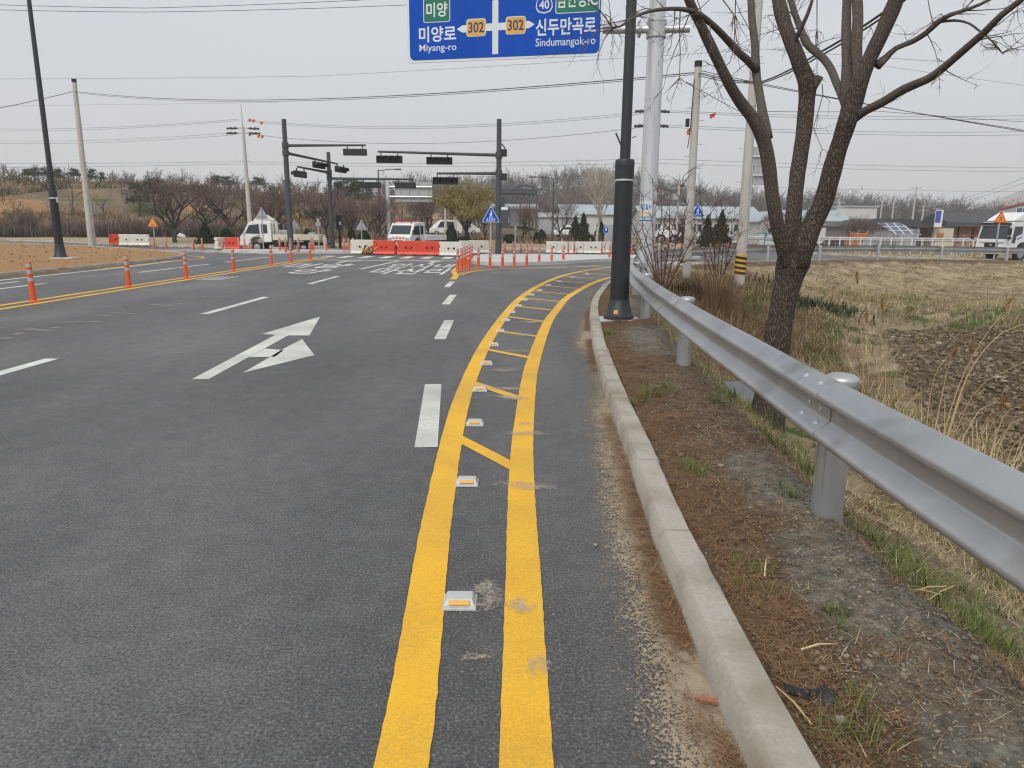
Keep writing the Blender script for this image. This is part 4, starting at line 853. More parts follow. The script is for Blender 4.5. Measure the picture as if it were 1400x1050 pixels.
def shield(cx, v0, s, num):
    out = [(-.12, 0), (0, -.03), (.12, 0), (.165, .07), (.16, .15), (.135, .21), (.145, .31), (.17, .40), (-.17, .40), (-.145, .31), (-.135, .21), (-.16, .15), (-.165, .07)]
    for sc_, m, dz, nm in ((1.0, M['signwhite'], .033, 'route_shield'), (.88, M['signblue'], .036, 'route_shield_face')):
        mb = MB(); mb.prism([((cx + x * s * sc_) * k_, v0 + .19 * s + (y - .19) * s * sc_) for x, y in out], O + nb * dz, ub, vb, .003); mb.build(nm, m, pn)
    mb = MB(); mb.prism([((cx + x * s) * k_, v0 + y * s) for x, y in ((-.128, .26), (.128, .26), (.148, .38), (-.148, .38))], O + nb * .039, ub, vb, .003); mb.build('route_shield_crown', M['signred'], pn)
    if num: letter(num, (cx - .1 * s) * k_, v0 + .05 * s, .2 * s * k_, .15 * s, M['signwhite'], .0395, pn, .02)
shield(2.80, .80, 1.0, '40'); shield(.16, 1.20, 1.0, None)
bx('red_route_mark', 1.49, 1.165, .12, .2, .05, M['signred'], .033)
mb = MB()
for z_ in (.50, 1.05, 1.85): mb.box(tuple(O + ub * (PW / 2) - nb * .035 + vb * z_), (PW - .3, .06, .07), math.atan2(ub.y, ub.x))
mb.build('panel_rails', M['galv'], sg)
ar = MB(); zc = A(850, 38, 14.8).z - zb
for z_ in (zc, zc + 1.25):
    e = O + ub * (PW * .12) - nb * .13; ar.tube([Vector((.62, -.1, z_)), Vector((0, -.02, z_)), Vector((e.x, e.y, z_))], .075, 14)
ar.build('arms', M['galv_pole'], sg, smooth=True)
fl = MB(); fl.lathe([(.185, zc - .16), (.19, zc - .15), (.19, zc + .15), (.185, zc + .16)], 24); fl.build('arm_clamp', M['galv'], sg)
for dx in (-.33, ): 
    f2 = MB(); f2.M = Matrix.Translation((dx, .0, zc)) @ Matrix.Rotation(R(90), 4, 'Y'); f2.lathe([(.15, -.02), (.15, .02)], 18); f2.build('arm_flange', M['galv'], sg)
# sticker wrapped on the post
zs = A(868, 290, 14.7).z - zb; pst = MB(); rr = .172
def curved(mb, a0, a1, z0, z1, r):
    n = 8; vs = [(r * math.cos(a0 + (a1 - a0) * k / n), r * math.sin(a0 + (a1 - a0) * k / n), z) for z in (z0, z1) for k in range(n + 1)]
    mb.add(vs, [(k, k + 1, n + 2 + k, n + 1 + k) for k in range(n)])
mb = MB(); curved(mb, R(195), R(290), zs - .17, zs + .22, rr + .003); stk = mb.build('notice', M['signwhite'], sg)
def wraptext(body, a0, a1, z0, h, m, r):
    v, f = text_mesh(body, h, 1, bold=.02); mb = MB(); mb.add([(r * math.cos(a0 + (a1 - a0) * q.x), r * math.sin(a0 + (a1 - a0) * q.x), z0 + q.y) for q in v], f); mb.build('notice_lettering', m, stk)
wraptext('매점 음식', R(203), R(282), zs + .05, .12, M['cyanprint'], rr + .006)
mb = MB(); curved(mb, R(199), R(286), zs - .06, zs + .0, rr + .006); mb.build('notice_strip', mat('pale_yellow_print', (.68, .6, .3), .5), stk)
mb = MB(); curved(mb, R(197), R(288), zs - .165, zs - .085, rr + .006); mb.build('notice_strip', M['navy'], stk)
mb = MB(); curved(mb, R(200), R(238), zs - .15, zs - .10, rr + .009); curved(mb, R(243), R(283), zs - .15, zs - .10, rr + .009); mb.build('notice_panels', mat('pale_blue_print', (.45, .58, .75), .5), stk)

# ------------------------------------------------------------------ the bare tree by the guardrail
TY = 6.75
def limb(pts, n=12, seed=0, rough=.06):
    """pts: (x, y, width in the photo's pixels, distance); returns verts, faces, bark tone"""
    P = [A(x, y, Y) for x, y, w, Y in pts]; Rr = [w / 2 * (FWD.dot(p - Vector((0, 0, HC)))) / F_ for p, (x, y, w, Y) in zip(P, pts)]
    arr = catmull([(*p, r) for p, r in zip(P, Rr)], .045 if Rr[0] > .05 else .07)
    mb = MB(); mb.tube([Vector(a[:3]) for a in arr], [max(.003, a[3]) for a in arr], n)
    rs = np.random.RandomState(seed); V = np.array(mb.v); m = len(arr)
    ang = np.tile(np.arange(n), m); ring = np.repeat(np.arange(m), n); c = arr[ring, :3]
    ns = vnoise(ang * .9 + seed * 5.1, ring * .45) * .6 + vnoise(ang * 1.7 + seed, ring * .12) * .6 - .6
    lump = np.repeat(vnoise(np.arange(m) * .23 + seed * 3, np.zeros(m) + seed) - .5, n) * .12
    V = c + (V - c) * (1 + ns[:, None] * rough * 2 + lump[:, None])
    return V, mb.f, arr[ring, 3]
limbs = [
    ([(1044, 590, 56, 6.85), (1050, 560, 44, 6.85), (1057, 505, 36, 6.85), (1063, 460, 34, 6.84), (1070, 420, 33, 6.83), (1078, 383, 35, 6.82), (1085, 357, 43, 6.8), (1088, 340, 38, 6.8)], 22, 1),
    ([(1079, 365, 20, 6.75), (1070, 335, 20, 6.72), (1062, 305, 19, 6.68), (1057, 275, 18.5, 6.64), (1053, 240, 19, 6.6), (1047, 203, 20, 6.55), (1037, 175, 20, 6.5), (1024, 155, 16, 6.45), (1012, 140, 15, 6.4), (997, 115, 14, 6.3), (978, 76, 14, 6.2), (960, 38, 13, 6.1), (944, 5, 12.5, 6.0), (927, -40, 11, 5.9), (907, -90, 8, 5.8)], 16, 2),
    ([(1047, 190, 18, 6.55), (1044, 165, 15, 6.58), (1040, 138, 12, 6.65), (1034, 100, 12, 6.75), (1032, 60, 11, 6.8), (1028, 25, 10.5, 6.85), (1026, -10, 10, 6.9), (1020, -70, 8, 7.0)], 14, 3),
    ([(1034, 95, 12, 6.73), (1024, 84, 11, 6.65), (1010, 72, 10, 6.5), (990, 50, 10, 6.3), (972, 32, 9, 6.15), (953, 18, 8, 6.0), (927, 12, 6, 5.8), (895, 14, 5, 5.6), (870, 22, 4, 5.4), (848, 36, 3, 5.3), (826, 38, 2, 5.2)], 9, 4),
    ([(1084, 355, 24, 6.85), (1084, 320, 22, 6.88), (1086, 280, 21, 6.95), (1090, 240, 20, 7.0), (1099, 180, 21, 7.05), (1103, 135, 23, 7.1), (1104, 116, 25, 7.1), (1097, 96, 21, 7.1), (1086, 68, 19, 7.1), (1075, 40, 18, 7.15), (1066, 8, 18, 7.2), (1056, -40, 15, 7.3), (1048, -90, 11, 7.4)], 16, 5),
    ([(1107, 124, 15, 7.08), (1116, 112, 12, 7.05), (1120, 104, 12, 7.03)], 10, 6),
    ([(1090, 362, 30, 6.75), (1099, 335, 28, 6.7), (1112, 305, 27, 6.68), (1126, 275, 26.5, 6.65), (1140, 222, 25, 6.6), (1150, 192, 24, 6.55), (1158, 166, 26, 6.5), (1166, 140, 25, 6.5), (1176, 112, 21, 6.45), (1190, 78, 20, 6.4), (1206, 45, 20, 6.35), (1222, 8, 20, 6.3), (1240, -40, 16, 6.2), (1255, -95, 11, 6.1)], 16, 7),
    ([(1161, 150, 14, 6.55), (1158, 125, 16, 6.65), (1158, 90, 13, 6.75), (1157, 45, 13, 6.85), (1158, 0, 12, 6.95), (1158, -60, 9, 7.1)], 12, 8),
    ([(1168, 135, 14, 6.5), (1172, 100, 12, 6.6), (1171, 60, 15, 6.65), (1173, 25, 14, 6.7), (1171, -15, 13, 6.75), (1168, -80, 9, 6.8)], 12, 9),
    ([(1170, 160, 14, 6.5), (1184, 151, 12, 6.4), (1206, 140, 12, 6.2), (1236, 122, 12, 6.0), (1262, 111, 11, 5.8), (1277, 103, 11, 5.7), (1300, 84, 10, 5.55), (1330, 58, 10, 5.35), (1346, 44, 10, 5.25), (1370, 20, 9, 5.1), (1396, 0, 8, 5.0), (1440, -40, 6, 4.8)], 10, 10),
    ([(1199, 90, 12, 6.4), (1212, 78, 9, 6.4), (1225, 66, 7, 6.35), (1247, 57, 7, 6.3), (1265, 46, 7, 6.2), (1283, 30, 7, 6.1), (1300, 20, 6, 6.0), (1325, 12, 5, 5.9), (1356, -2, 4, 5.8), (1390, -25, 3, 5.7)], 8, 11),
    ([(1156, 145, 12, 6.6), (1151, 132, 10, 6.7), (1143, 112, 10, 6.85), (1136, 95, 10, 7.0), (1126, 80, 10, 7.1), (1112, 68, 10, 7.2), (1102, 58, 10, 7.3), (1094, 38, 9, 7.4), (1087, 20, 8, 7.45), (1080, -5, 8, 7.5), (1070, -50, 6, 7.6)], 9, 12),
    ([(1284, 30, 4, 6.1), (1306, 28, 3.5, 6.0), (1325, 32, 3, 5.9), (1340, 43, 2.6, 5.8), (1356, 56, 2.2, 5.7), (1366, 68, 1.8, 5.6), (1372, 74, 1.2, 5.6)], 6, 13),
    ([(1084, 62, 8, 7.12), (1092, 45, 6, 7.0), (1104, 20, 5, 6.9), (1112, -5, 4, 6.85)], 7, 14)]
tr = thing('bare_tree', 'large leafless roadside tree with dark ridged bark forking low behind the guardrail', 'tree', A(1055, 575, 6.85))
TB = Vector(tr.location); Vs, Fs, Ws, b = [], [], [], 0
for pts, n, sd_ in limbs:
    V, F, r = limb(pts, n, sd_); Vs.append(V); Fs += [tuple(i + b for i in f) for f in F]; b += len(V); Ws.append(.62 * sst(.05, .75, V[:, 2] - V[0, 2]) if sd_ == 2 else 1 - sst(.034, .082, r) * .95 if sd_ not in (2, 3) else 1 - sst(.06, .10, r) * .45)
V = np.concatenate(Vs) - np.array(TB); w = np.concatenate(Ws)
me = bpy.data.meshes.new('trunk'); me.from_pydata(V.tolist(), [], Fs); me.polygons.foreach_set('use_smooth', [True] * len(Fs)); me.materials.append(M['bark'])
atb = me.color_attributes.new('bark', 'FLOAT_COLOR', 'POINT'); atb.data.foreach_set('color', np.column_stack([w, w, w, np.ones_like(w)]).astype(np.float32).ravel())
link(bpy.data.objects.new('trunk', me), tr)
# twigs
rr = random.Random(5); tw = MB()
def twig(p, d, ln, r, lev):
    pts = [p.copy()]; dd = d.normalized(); k = 4
    for i in range(k):
        dd = (dd + Vector((rr.gauss(0, .22), rr.gauss(0, .22), rr.gauss(0, .18) - .05))).normalized(); pts.append(pts[-1] + dd * ln / k)
    tw.tube([q - TB for q in pts], [r * (1 - .7 * i / k) for i in range(k + 1)], 4, cap=False)
    if lev:
        for q in range(rr.randint(2, 4)):
            i = rr.randint(1, k); twig(pts[i], (dd + Vector((rr.gauss(0, .8), rr.gauss(0, .8), rr.gauss(0, .7)))), ln * rr.uniform(.35, .6), r * .55, lev - 1)
for (pts, n, sd_), cnt, ln in ((limbs[3], 15, .55), (limbs[9], 5, .3), (limbs[10], 9, .4), (limbs[11], 10, .5), (limbs[12], 7, .22), (limbs[1], 4, .35), (limbs[2], 4, .4), (limbs[4], 4, .4), (limbs[6], 3, .4)):
    for c in range(cnt):
        i = rr.randint(len(pts) // 2, len(pts) - 1); a = A(*pts[i][:2], pts[i][3]); bq = A(*pts[i - 1][:2], pts[i - 1][3]); t = rr.random(); q = a * t + bq * (1 - t)
        twig(q, (a - bq).normalized() * .5 + Vector((rr.gauss(0, .6), rr.gauss(0, .6), rr.gauss(0, .6))), ln * rr.uniform(.5, 1.3), .0045, 2)
for pl in ([(930, 12, 5.8), (929, 40, 5.8), (930, 75, 5.8), (929, 106, 5.8)], [(985, -5, 6.1), (1003, 20, 6.1), (1007, 55, 6.1), (998, 85, 6.1), (975, 105, 6.1)], [(1124, 115, 7.0), (1125, 130, 7.0), (1118, 155, 7.0), (1112, 175, 7.0), (1124, 204, 7.0)], [(1006, -10, 6.1), (1005, 20, 6.1), (1004, 60, 6.1)], [(1117, 0, 6.9), (1117, 40, 6.9), (1117, 100, 6.9)]):
    P = [A(*q) for q in pl]; tw.tube([q - TB for q in P], [.005 - .003 * i / len(P) for i in range(len(P))], 5, cap=False)
    for c in range(7): i = rr.randint(1, len(P) - 1); twig(P[i], Vector((rr.gauss(0, .8), rr.gauss(0, .5), -.6)), rr.uniform(.1, .3), .003, 1)
tw.build('twigs', M['greytwig'], tr)

# ------------------------------------------------------------------ bits lying about near the camera
def scrap(name, label, cat, p, poly, m, th, rz=0, crumple=.0, seed=1, z=.0):
    o = thing(name, label, cat, p, rz); rs = random.Random(seed); bm = bmesh.new()
    vs = [bm.verts.new((x, y, 0)) for x, y in poly]; bm.faces.new(vs); bmesh.ops.triangulate(bm, faces=bm.faces[:]); bmesh.ops.subdivide_edges(bm, edges=bm.edges[:], cuts=3, use_grid_fill=True)
    for v in bm.verts: v.co.z += crumple * (float(fbm(v.co.x * 22 + seed, v.co.y * 22, 3)) - .3); v.co.x += rs.gauss(0, .0015); v.co.y += rs.gauss(0, .0015)
    me = bpy.data.meshes.new(name + '_sheet'); bm.to_mesh(me); bm.free(); me.materials.append(m); c = link(bpy.data.objects.new('sheet', me), o); s = c.modifiers.new('thick', 'SOLIDIFY'); s.thickness = th; return o
p = G(968, 969); scrap('bark_scrap', 'reddish curled bark scrap on the pine needles in the gutter', 'debris', (p.x, p.y, .03), [(-.045, -.004), (-.02, -.013), (.02, -.012), (.045, -.003), (.03, .008), (-.03, .01)], M['leaf_red'], .008, R(-18), .02)
p = G(1108, 955, .12); scrap('plastic_scrap', 'crumpled black plastic scrap beside the pale kerb', 'debris', (p.x, p.y, tz(p.x, p.y) + .012), [(-.075, .02), (-.05, .055), (-.01, .025), (.03, .03), (.075, -.005), (.06, -.03), (.01, -.035), (-.03, .0), (-.055, -.01)], M['mud_black'], .002, R(-8), .075, 4)
p = G(1022, 533, -.15); mb = MB(); t = thing('buried_slab', 'grey slab half buried on the slope beside the tree trunk', 'slab', (p.x, p.y + .3, tz(p.x, p.y + .3) - .02), R(24)); mb.M = Matrix.Rotation(R(38), 4, 'X'); mb.box((.06, 0, .03), (.30, .40, .05)); mb.build('slab', mat('slab_grey', (.15, .155, .17), .7), t, bevel=.008)
sticks = MB()
for a, b, ln, az in ((1250, 768, .16, .1), (1275, 762, .2, .5), (1245, 775, .12, -.6), (515 + 760, 590, .1, 1.5), (1045, 790, .13, 1.2), (1095, 890, .12, .1), (1110, 990, .15, 1.9), (955, 860, .1, 1.6)):
    q = G(a, b, .12); q.z = tz(q.x, q.y) + .012; d = Vector((math.cos(az), math.sin(az), .12)) * ln; sticks.tube([q, q + d * .5 + Vector((0, 0, .01)), q + d], [.004, .0035, .002], 5)
tag(sticks.build('dry_sticks', M['reed']), kind='stuff')

# leafy weed, reeds, shrubs
def clump(name, label, cat, base, V, F, m, part, group=None):
    o = thing(name, label, cat, base, 0, group); np_mesh(part, np.asarray(V) - np.array(base), F, m, o); return o
p = G(1000, 528, .0); p.z = tz(p.x, p.y); n = 46; az = rng.uniform(0, 6.28, n)
V, F = blades(np.tile(np.array(p), (n, 1)) + rng.normal(0, .02, (n, 3)) * [1, 1, .2], az, rng.uniform(.3, 1.2, n), rng.uniform(.08, .17, n), rng.uniform(.012, .024, n), rng.uniform(.3, 1.0, n), rng, 3)
clump('leafy_weed', 'broad leaved green weed on the verge under the guardrail', 'weed', p, V, F, M['grass'], 'leaves')
def reed_clump(label, stems, extra, seed, ln=(.5, 1.1), stuff_tilt=(.1, .9), tight=.28):
    base = A(*stems[0][0], stems[0][2]); zb_ = tz(base.x, base.y); base.z = zb_; o = thing('reed_clump', label, 'reeds', base, 0, 'dry reeds at the edge of the ploughed field')
    mb = MB(); pl = []
    for (bx_, by_), tips, Y in stems:
        P = [A(bx_, by_, Y)] + [A(*t, Y - .12 * (i + 1)) for i, t in enumerate(tips)]; P[0].z = min(P[0].z, zb_ + .05)
        C = catmull([tuple(q) for q in P], .12); mb.tube([Vector(c) - base for c in C], [.0075 - .005 * i / len(C) for i in range(len(C))], 5, cap=False); pl.append((Vector(C[-1]), Vector(C[-1]) - Vector(C[-4])))
    mb.build('stalks', M['reed'], o)
    n = extra; a = rng.uniform(0, 6.28, n); r = np.abs(rng.normal(0, tight, n)); P = np.column_stack([base.x + r * np.cos(a) * 1.6, base.y + r * np.sin(a), np.zeros(n)]); kp = sdist(KC, P[:, 0], P[:, 1]) > 2.5; P, a = P[kp], a[kp]; n = len(P); P[:, 2] = terrain(P[:, 0], P[:, 1])
    V, F = blades(P, a + rng.normal(0, .8, n), rng.uniform(*stuff_tilt, n), rng.uniform(*ln, n), rng.uniform(.004, .010, n), rng.uniform(.2, 1.5, n), rng, 4); np_mesh('dry_leaves', V - np.array(base), F, M['reed'], o)
    for q, d in pl[:4]:
        m_ = 160; t = rng.rand(m_); P = np.array(q)[None] + np.array(d.normalized())[None] * (t * .16 - .03)[:, None] + rng.normal(0, .010, (m_, 3)) * np.sin(t * 3.1)[:, None]
        V, F = blades(P, rng.uniform(0, 6.28, m_), rng.uniform(.2, 1.2, m_), rng.uniform(.02, .055, m_), np.full(m_, .004), rng.uniform(.2, 1, m_), rng, 2); np_mesh('plume', V - np.array(base), F, M['plume'], o)
    return o
reed_clump('tall dry reeds with one bent plume at the near left edge of the ploughed field', [((1217, 530), [(1212, 470), (1212, 450), (1222, 438), (1240, 428)], 9.0), ((1182, 548), [(1180, 500), (1176, 440), (1172, 386)], 9.2), ((1190, 552), [(1187, 500), (1185, 440)], 9.2), ((1202, 545), [(1203, 500), (1206, 440), (1206, 422)], 8.9), ((1222, 575), [(1240, 500), (1262, 460), (1278, 430)], 8.6), ((1215, 560), [(1228, 500), (1240, 490)], 8.6)], 200, 1, (.25, .6), (.1, .8), .26)
reed_clump('slanting dry reeds leaning right across the ploughed field', [((1268, 590), [(1272, 540), (1285, 500), (1312, 473)], 7.8), ((1275, 590), [(1290, 530), (1300, 490), (1304, 486)], 7.8), ((1282, 595), [(1310, 530), (1340, 470), (1372, 425)], 7.6), ((1284, 592), [(1318, 530), (1328, 480)], 7.6), ((1290, 592), [(1316, 530), (1326, 505)], 7.5), ((1290, 596), [(1330, 540), (1370, 510), (1420, 485)], 7.3), ((1262, 585), [(1230, 530), (1222, 512)], 7.8), ((1296, 598), [(1340, 560), (1382, 552)], 7.1), ((1288, 592), [(1320, 520), (1370, 455), (1420, 440)], 7.4)], 260, 2, (.2, .6), (.1, .9), .3)
reed_clump('thick tangle of dry reeds bending over behind the near guardrail', [((1352, 640), [(1370, 600), (1392, 575), (1415, 570)], 5.6), ((1345, 640), [(1360, 600), (1380, 560), (1400, 558)], 5.7), ((1340, 635), [(1352, 590), (1368, 560)], 5.8), ((1360, 650), [(1385, 610), (1420, 590)], 5.4), ((1335, 630), [(1338, 600), (1352, 570)], 5.9)], 1500, 3, (.5, 1.15), (.2, 1.2), .62)

def stems_shrub(label, base, stems, m, fine, name='bare_shrub', cat='shrub', r0=.012):
    o = thing(name, label, cat, base); mb = MB(); rs = random.Random(len(stems) + int(base.x * 10))
    for pts in stems:
        C = catmull([tuple(q) for q in pts], .2); k = len(C); mb.tube([Vector(c) - base for c in C], [r0 * (1 - .75 * i / k) for i in range(k)], 5, cap=False)
        for c in range(fine):
            i = rs.randint(k // 4, k - 1); q = Vector(C[i]) - base; d = Vector((rs.gauss(0, .7), rs.gauss(0, .7), rs.uniform(.1, 1))).normalized() * rs.uniform(.15, .5); mb.tube([q, q + d * .5 + Vector((rs.gauss(0, .03), 0, .02)), q + d], [.005, .004, .002], 4, cap=False)
    mb.build('stems', m, o); return o
base = A(905, 392, 12.6); base.z = tz(base.x, base.y)
def S_(Y, *pp): return [A(x, y, Y) for x, y in pp]
st = [S_(12.6, (905, 395), (880, 340), (862, 300), (845, 285)), S_(12.6, (900, 395), (893, 330), (893, 262)), S_(12.7, (903, 398), (898, 340), (905, 290), (900, 262)), S_(12.5, (908, 398), (910, 350), (925, 290), (935, 240)), S_(12.8, (910, 395), (925, 330), (940, 280)), S_(12.4, (902, 395), (886, 360), (872, 330), (868, 322)), S_(12.9, (906, 390), (915, 330), (915, 280)), S_(12.5, (911, 396), (940, 340), (965, 300), (995, 262)), S_(12.6, (899, 395), (890, 350), (878, 310), (880, 270)), S_(12.3, (908, 400), (930, 360), (950, 320)), S_(12.6, (896, 395), (884, 370), (868, 345)), S_(12.9, (915, 392), (930, 350), (936, 300)), S_(12.8, (904, 390), (906, 320), (918, 262))]
stems_shrub('clump of dark reddish bare stems behind the guardrail next to the sign post', base, st, M['redstem'], 12)
base = A(978, 372, 17.5); base.z = tz(base.x, base.y)
st = [S_(17.5, (978, 378), (977, 330), (980, 290)), S_(17.4, (985, 375), (990, 320), (985, 275)), S_(17.6, (964, 372), (963, 320), (957, 265), (955, 240)), S_(17.3, (975, 380), (960, 340), (945, 330)), S_(17.5, (990, 375), (1000, 320), (1005, 285)), S_(17.2, (930, 412), (965, 378), (995, 345), (1000, 325)), S_(17.6, (981, 372), (985, 330), (1000, 280)), S_(17.6, (976, 372), (970, 330), (972, 285)), S_(17.4, (988, 376), (1005, 340), (1015, 310))]
stems_shrub('reddish brown bare bush on the mound between the two concrete poles', base, st, M['redstem'], 26)
base = A(980, 376, 17.4); base.z = tz(base.x, base.y); n = 900; rr_ = np.abs(rng.normal(0, .38, n)); an_ = rng.uniform(0, 6.28, n); P = np.column_stack([base.x + rr_ * np.cos(an_), base.y + rr_ * np.sin(an_), np.zeros(n)]); P[:, 2] = terrain(P[:, 0], P[:, 1])
V, F = blades(P, an_, rng.uniform(.02, .5, n), rng.uniform(.3, 1.3, n), rng.uniform(.006, .012, n), rng.uniform(-.2, .9, n), rng, 4)
clump('dead_brush', 'upright thicket of thin reddish dead stalks round the bush between the poles', 'brush', base, V, F, M['drybrown'], 'stalks')
base = A(1000, 400, 16.5); base.z = tz(base.x, base.y); n = 2600; bxs = rng.normal(0, .9, n); bys = rng.normal(0, .9, n); P = np.column_stack([base.x + bxs, base.y + bys, np.zeros(n)]); P[:, 2] = terrain(P[:, 0], P[:, 1])
V, F = blades(P, rng.uniform(0, 6.28, n), rng.uniform(.1, 1.1, n), rng.uniform(.25, .75, n), rng.uniform(.005, .012, n), rng.uniform(.3, 1.6, n), rng, 3)
clump('dead_brush', 'heap of dry brown brush on the mound below the leaning concrete pole', 'brush', base, V, F, M['drybrown'], 'stalks')
base = A(938, 388, 18); base.z = tz(base.x, base.y); n = 260; P = np.column_stack([base.x + rng.normal(0, .28, n), base.y + rng.normal(0, .25, n), np.full(n, base.z)])
V, F = blades(P, rng.uniform(0, 6.28, n), rng.uniform(.1, .9, n), rng.uniform(.15, .45, n), rng.uniform(.012, .03, n), rng.uniform(.3, 1.2, n), rng, 3)
clump('green_weed', 'low dark green weed at the foot of the black capped concrete pole', 'weed', base, V, F, M['shrub'], 'leaves')
base = A(1103, 405, 21); base.z = tz(base.x, base.y); n = 900; P = np.column_stack([base.x + rng.normal(0, .75, n), base.y + rng.normal(0, .6, n), np.zeros(n)]); P[:, 2] = terrain(P[:, 0], P[:, 1])
V, F = blades(P, rng.uniform(0, 6.28, n), rng.uniform(.1, 1.2, n), rng.uniform(.15, .5, n), rng.uniform(.02, .05, n), rng.uniform(.3, 1.2, n), rng, 3)
clump('dark_shrub', 'dark green creeping shrub on the bank right of the tree trunk', 'shrub', base, V, F, M['shrub'], 'leaves')

# ------------------------------------------------------------------ delineator posts
def make_delineator():
    t = thing('delineator_post', '', 'delineator')
    mb = MB(); mb.lathe([(.105, 0), (.105, .012), (.07, .03), (.060, .045), (.056, .06), (.046, .72), (.044, .745), (.03, .752)], 14); mb.build('body', M['orange'], t, smooth=True)
    for z0 in (.395, .535, .655):
        r = .056 - .010 * (z0 / .72); MB().lathe([(r + .0018, z0), (r + .0005, z0 + .07)], 14).build('reflective_band', M['grey_band'], t)
    return t
dl0 = make_delineator(); first = [True]
def delin(p, label, group, s=1.0):
    o = dl0 if first[0] else dup(dl0); first[0] = False
    o.location = (p[0], p[1], p[2] if len(p) > 2 else 0.0); o.rotation_euler[2] = (p[0] * 7.3) % 3; o.scale = (s, s, s); o['label'] = label; o['group'] = group; return o
g = 'orange delineator posts on the double yellow line'
for i, (a, b) in enumerate([(21, 413), (161, 393), (252, 381), (317, 371), (366, 363), (405, 359), (438, 355)]):
    p = G(a, b); delin((-9.04, p.y), f"{['nearest', 'second nearest', 'third nearest', 'fourth nearest', 'fifth nearest', 'sixth nearest', 'farthest'][i]} orange delineator post on the double yellow centre line", g)
g = 'orange delineator posts round the kerbed traffic island'
isl = [(626, 371), (631, 368.5), (635, 366), (638.5, 363.5), (642, 361), (645, 358.5)]
for i, (a, b) in enumerate(isl): delin(G(a, b), f"{['first', 'second', 'third', 'fourth', 'fifth', 'sixth'][i]} orange delineator back from the tip of the yellow hatched nose", g)
isl = [(641, 370), (654, 367), (670, 366), (687, 365.5), (703, 365), (720, 364), (737, 362.5), (754, 361), (770, 359.5), (833, 356)]
for i, (a, b) in enumerate(isl): delin(G(a, b), f"{ordn[i] if i < 9 else 'rightmost'} orange delineator from the left along the curved front edge of the pale island", g)
g = 'orange delineator posts behind the pale traffic island'
for i, (x, y) in enumerate([(-.45, 39.2), (.0, 39.6), (.42, 39.3), (.75, 39.8), (1.0, 39.2), (3.0, 39.5), (3.35, 39.9), (4.9, 40.2), (6.6, 40.4), (9.0, 39.2), (9.35, 39.6), (10.9, 40.2)]):
    delin((x, y), f"{ordn[i]} small orange delineator from the left behind the pale island and signal pole", g)
g = 'orange delineator posts along the far side of the crossroad'
for i, (a, b) in enumerate([(211, 341), (228, 341), (265, 342.5), (277, 343), (305, 343.5), (327, 344), (335, 344), (343.5, 344)]):
    p = G(a, b); delin((p.x, p.y, -.02), f"{ordn[i]} orange delineator from the left on the far kerb of the left arm", g)
g = 'orange delineator posts on the island with the signal poles'
for i, (a, b) in enumerate([(383, 346), (391, 347), (398, 347.3), (408.5, 347), (426, 346), (429, 346.2), (446.6, 346), (471, 346), (477, 346), (483, 345.5)]):
    p = G(a, b); delin((p.x, p.y, .09 if p.x < -8.5 else 0), f"{ordn[i]} orange delineator from the left on the low island before the white flatbed truck", g)
for i, (x, y) in enumerate([(5.4, 51.0), (3.4, 51.0), (7.6, 51.5)]): delin((x, y, .05), f"{['middle', 'left', 'right'][i]} orange delineator on the far verge beyond the island right of the signal box", 'orange delineator posts on the far verge')

# ------------------------------------------------------------------ water filled barriers
def make_barrier(m, name='water_barrier'):
    t = thing(name, '', 'barrier'); mb = MB(); w, h = 1.22, .74
    mb.prism([(-w / 2, .06), (-.42, .06), (-.40, 0), (-.16, 0), (-.14, .06), (.14, .06), (.16, 0), (.40, 0), (.42, .06), (w / 2, .06), (w / 2, .20), (w / 2 - .05, .30), (w / 2 - .05, .42), (w / 2, .44), (w / 2, .56), (w / 2 - .05, .58), (w / 2 - .05, h - .02), (w / 2 - .08, h), (-w / 2 + .02, h), (-w / 2, h - .02), (-w / 2, .58), (-w / 2 + .05, .56), (-w / 2 + .05, .44), (-w / 2, .42), (-w / 2, .30), (-w / 2 + .0, .20)], (0, .13, 0), (1, 0, 0), (0, 0, 1), .26)
    mb.build('body', m, t, bevel=.015)
    mb = MB(); mb.box((0, 0, .13), (w - .02, .44, .14), taper=.985, tapery=.62); mb.build('foot', m, t, bevel=.015)
    for sx_ in (-.14, .14):
        MB().box((sx_, 0, .40), (.10, .266, .10)).build('fork_slot', M['hole_shade'], t)  # solid box, no opening: the slot's inner shade is its near-black colour
    return t
bars_ = {}
def barrier(key, p, rz, label, group, s=1.0):
    if key not in bars_: o = bars_[key] = make_barrier(M[key])
    else: o = dup(bars_[key])
    o.location = p; o.rotation_euler[2] = rz; o['label'] = label; o['group'] = group; o.scale = (s, s, s); return o
g = 'water filled plastic barriers closing the road ahead'
Yb = 37.6
def bp(x, Y): p = A(x, 330, Y); return (p.x, Y, 0)
barrier('bar_white', bp(496, 38.6), .0, 'cream water barrier left of the three red barriers across the road', g, 1.05)
barrier('bar_red', bp(526, 38.2), -.22, 'leftmost red water barrier in the row across the closed road', g, 1.02)
barrier('bar_red', bp(559, 38.0), -.02, 'red water barrier directly in front of the white crew cab truck', g, 1.02)
barrier('bar_red', bp(587.5, 37.9), -.02, 'red water barrier right of the white crew cab truck', g, 1.02)
barrier('bar_white', bp(617, 37.4), .0, 'cream water barrier just left of the hatched nose delineators', g, 1.0)
for i, x in enumerate((642, 655)): barrier('bar_white' if i == 0 else 'bar_white', bp(x, 41 + i), .1, ['cream water barrier behind the hatched nose', 'cream water barrier left of the signal control box'][i], g)
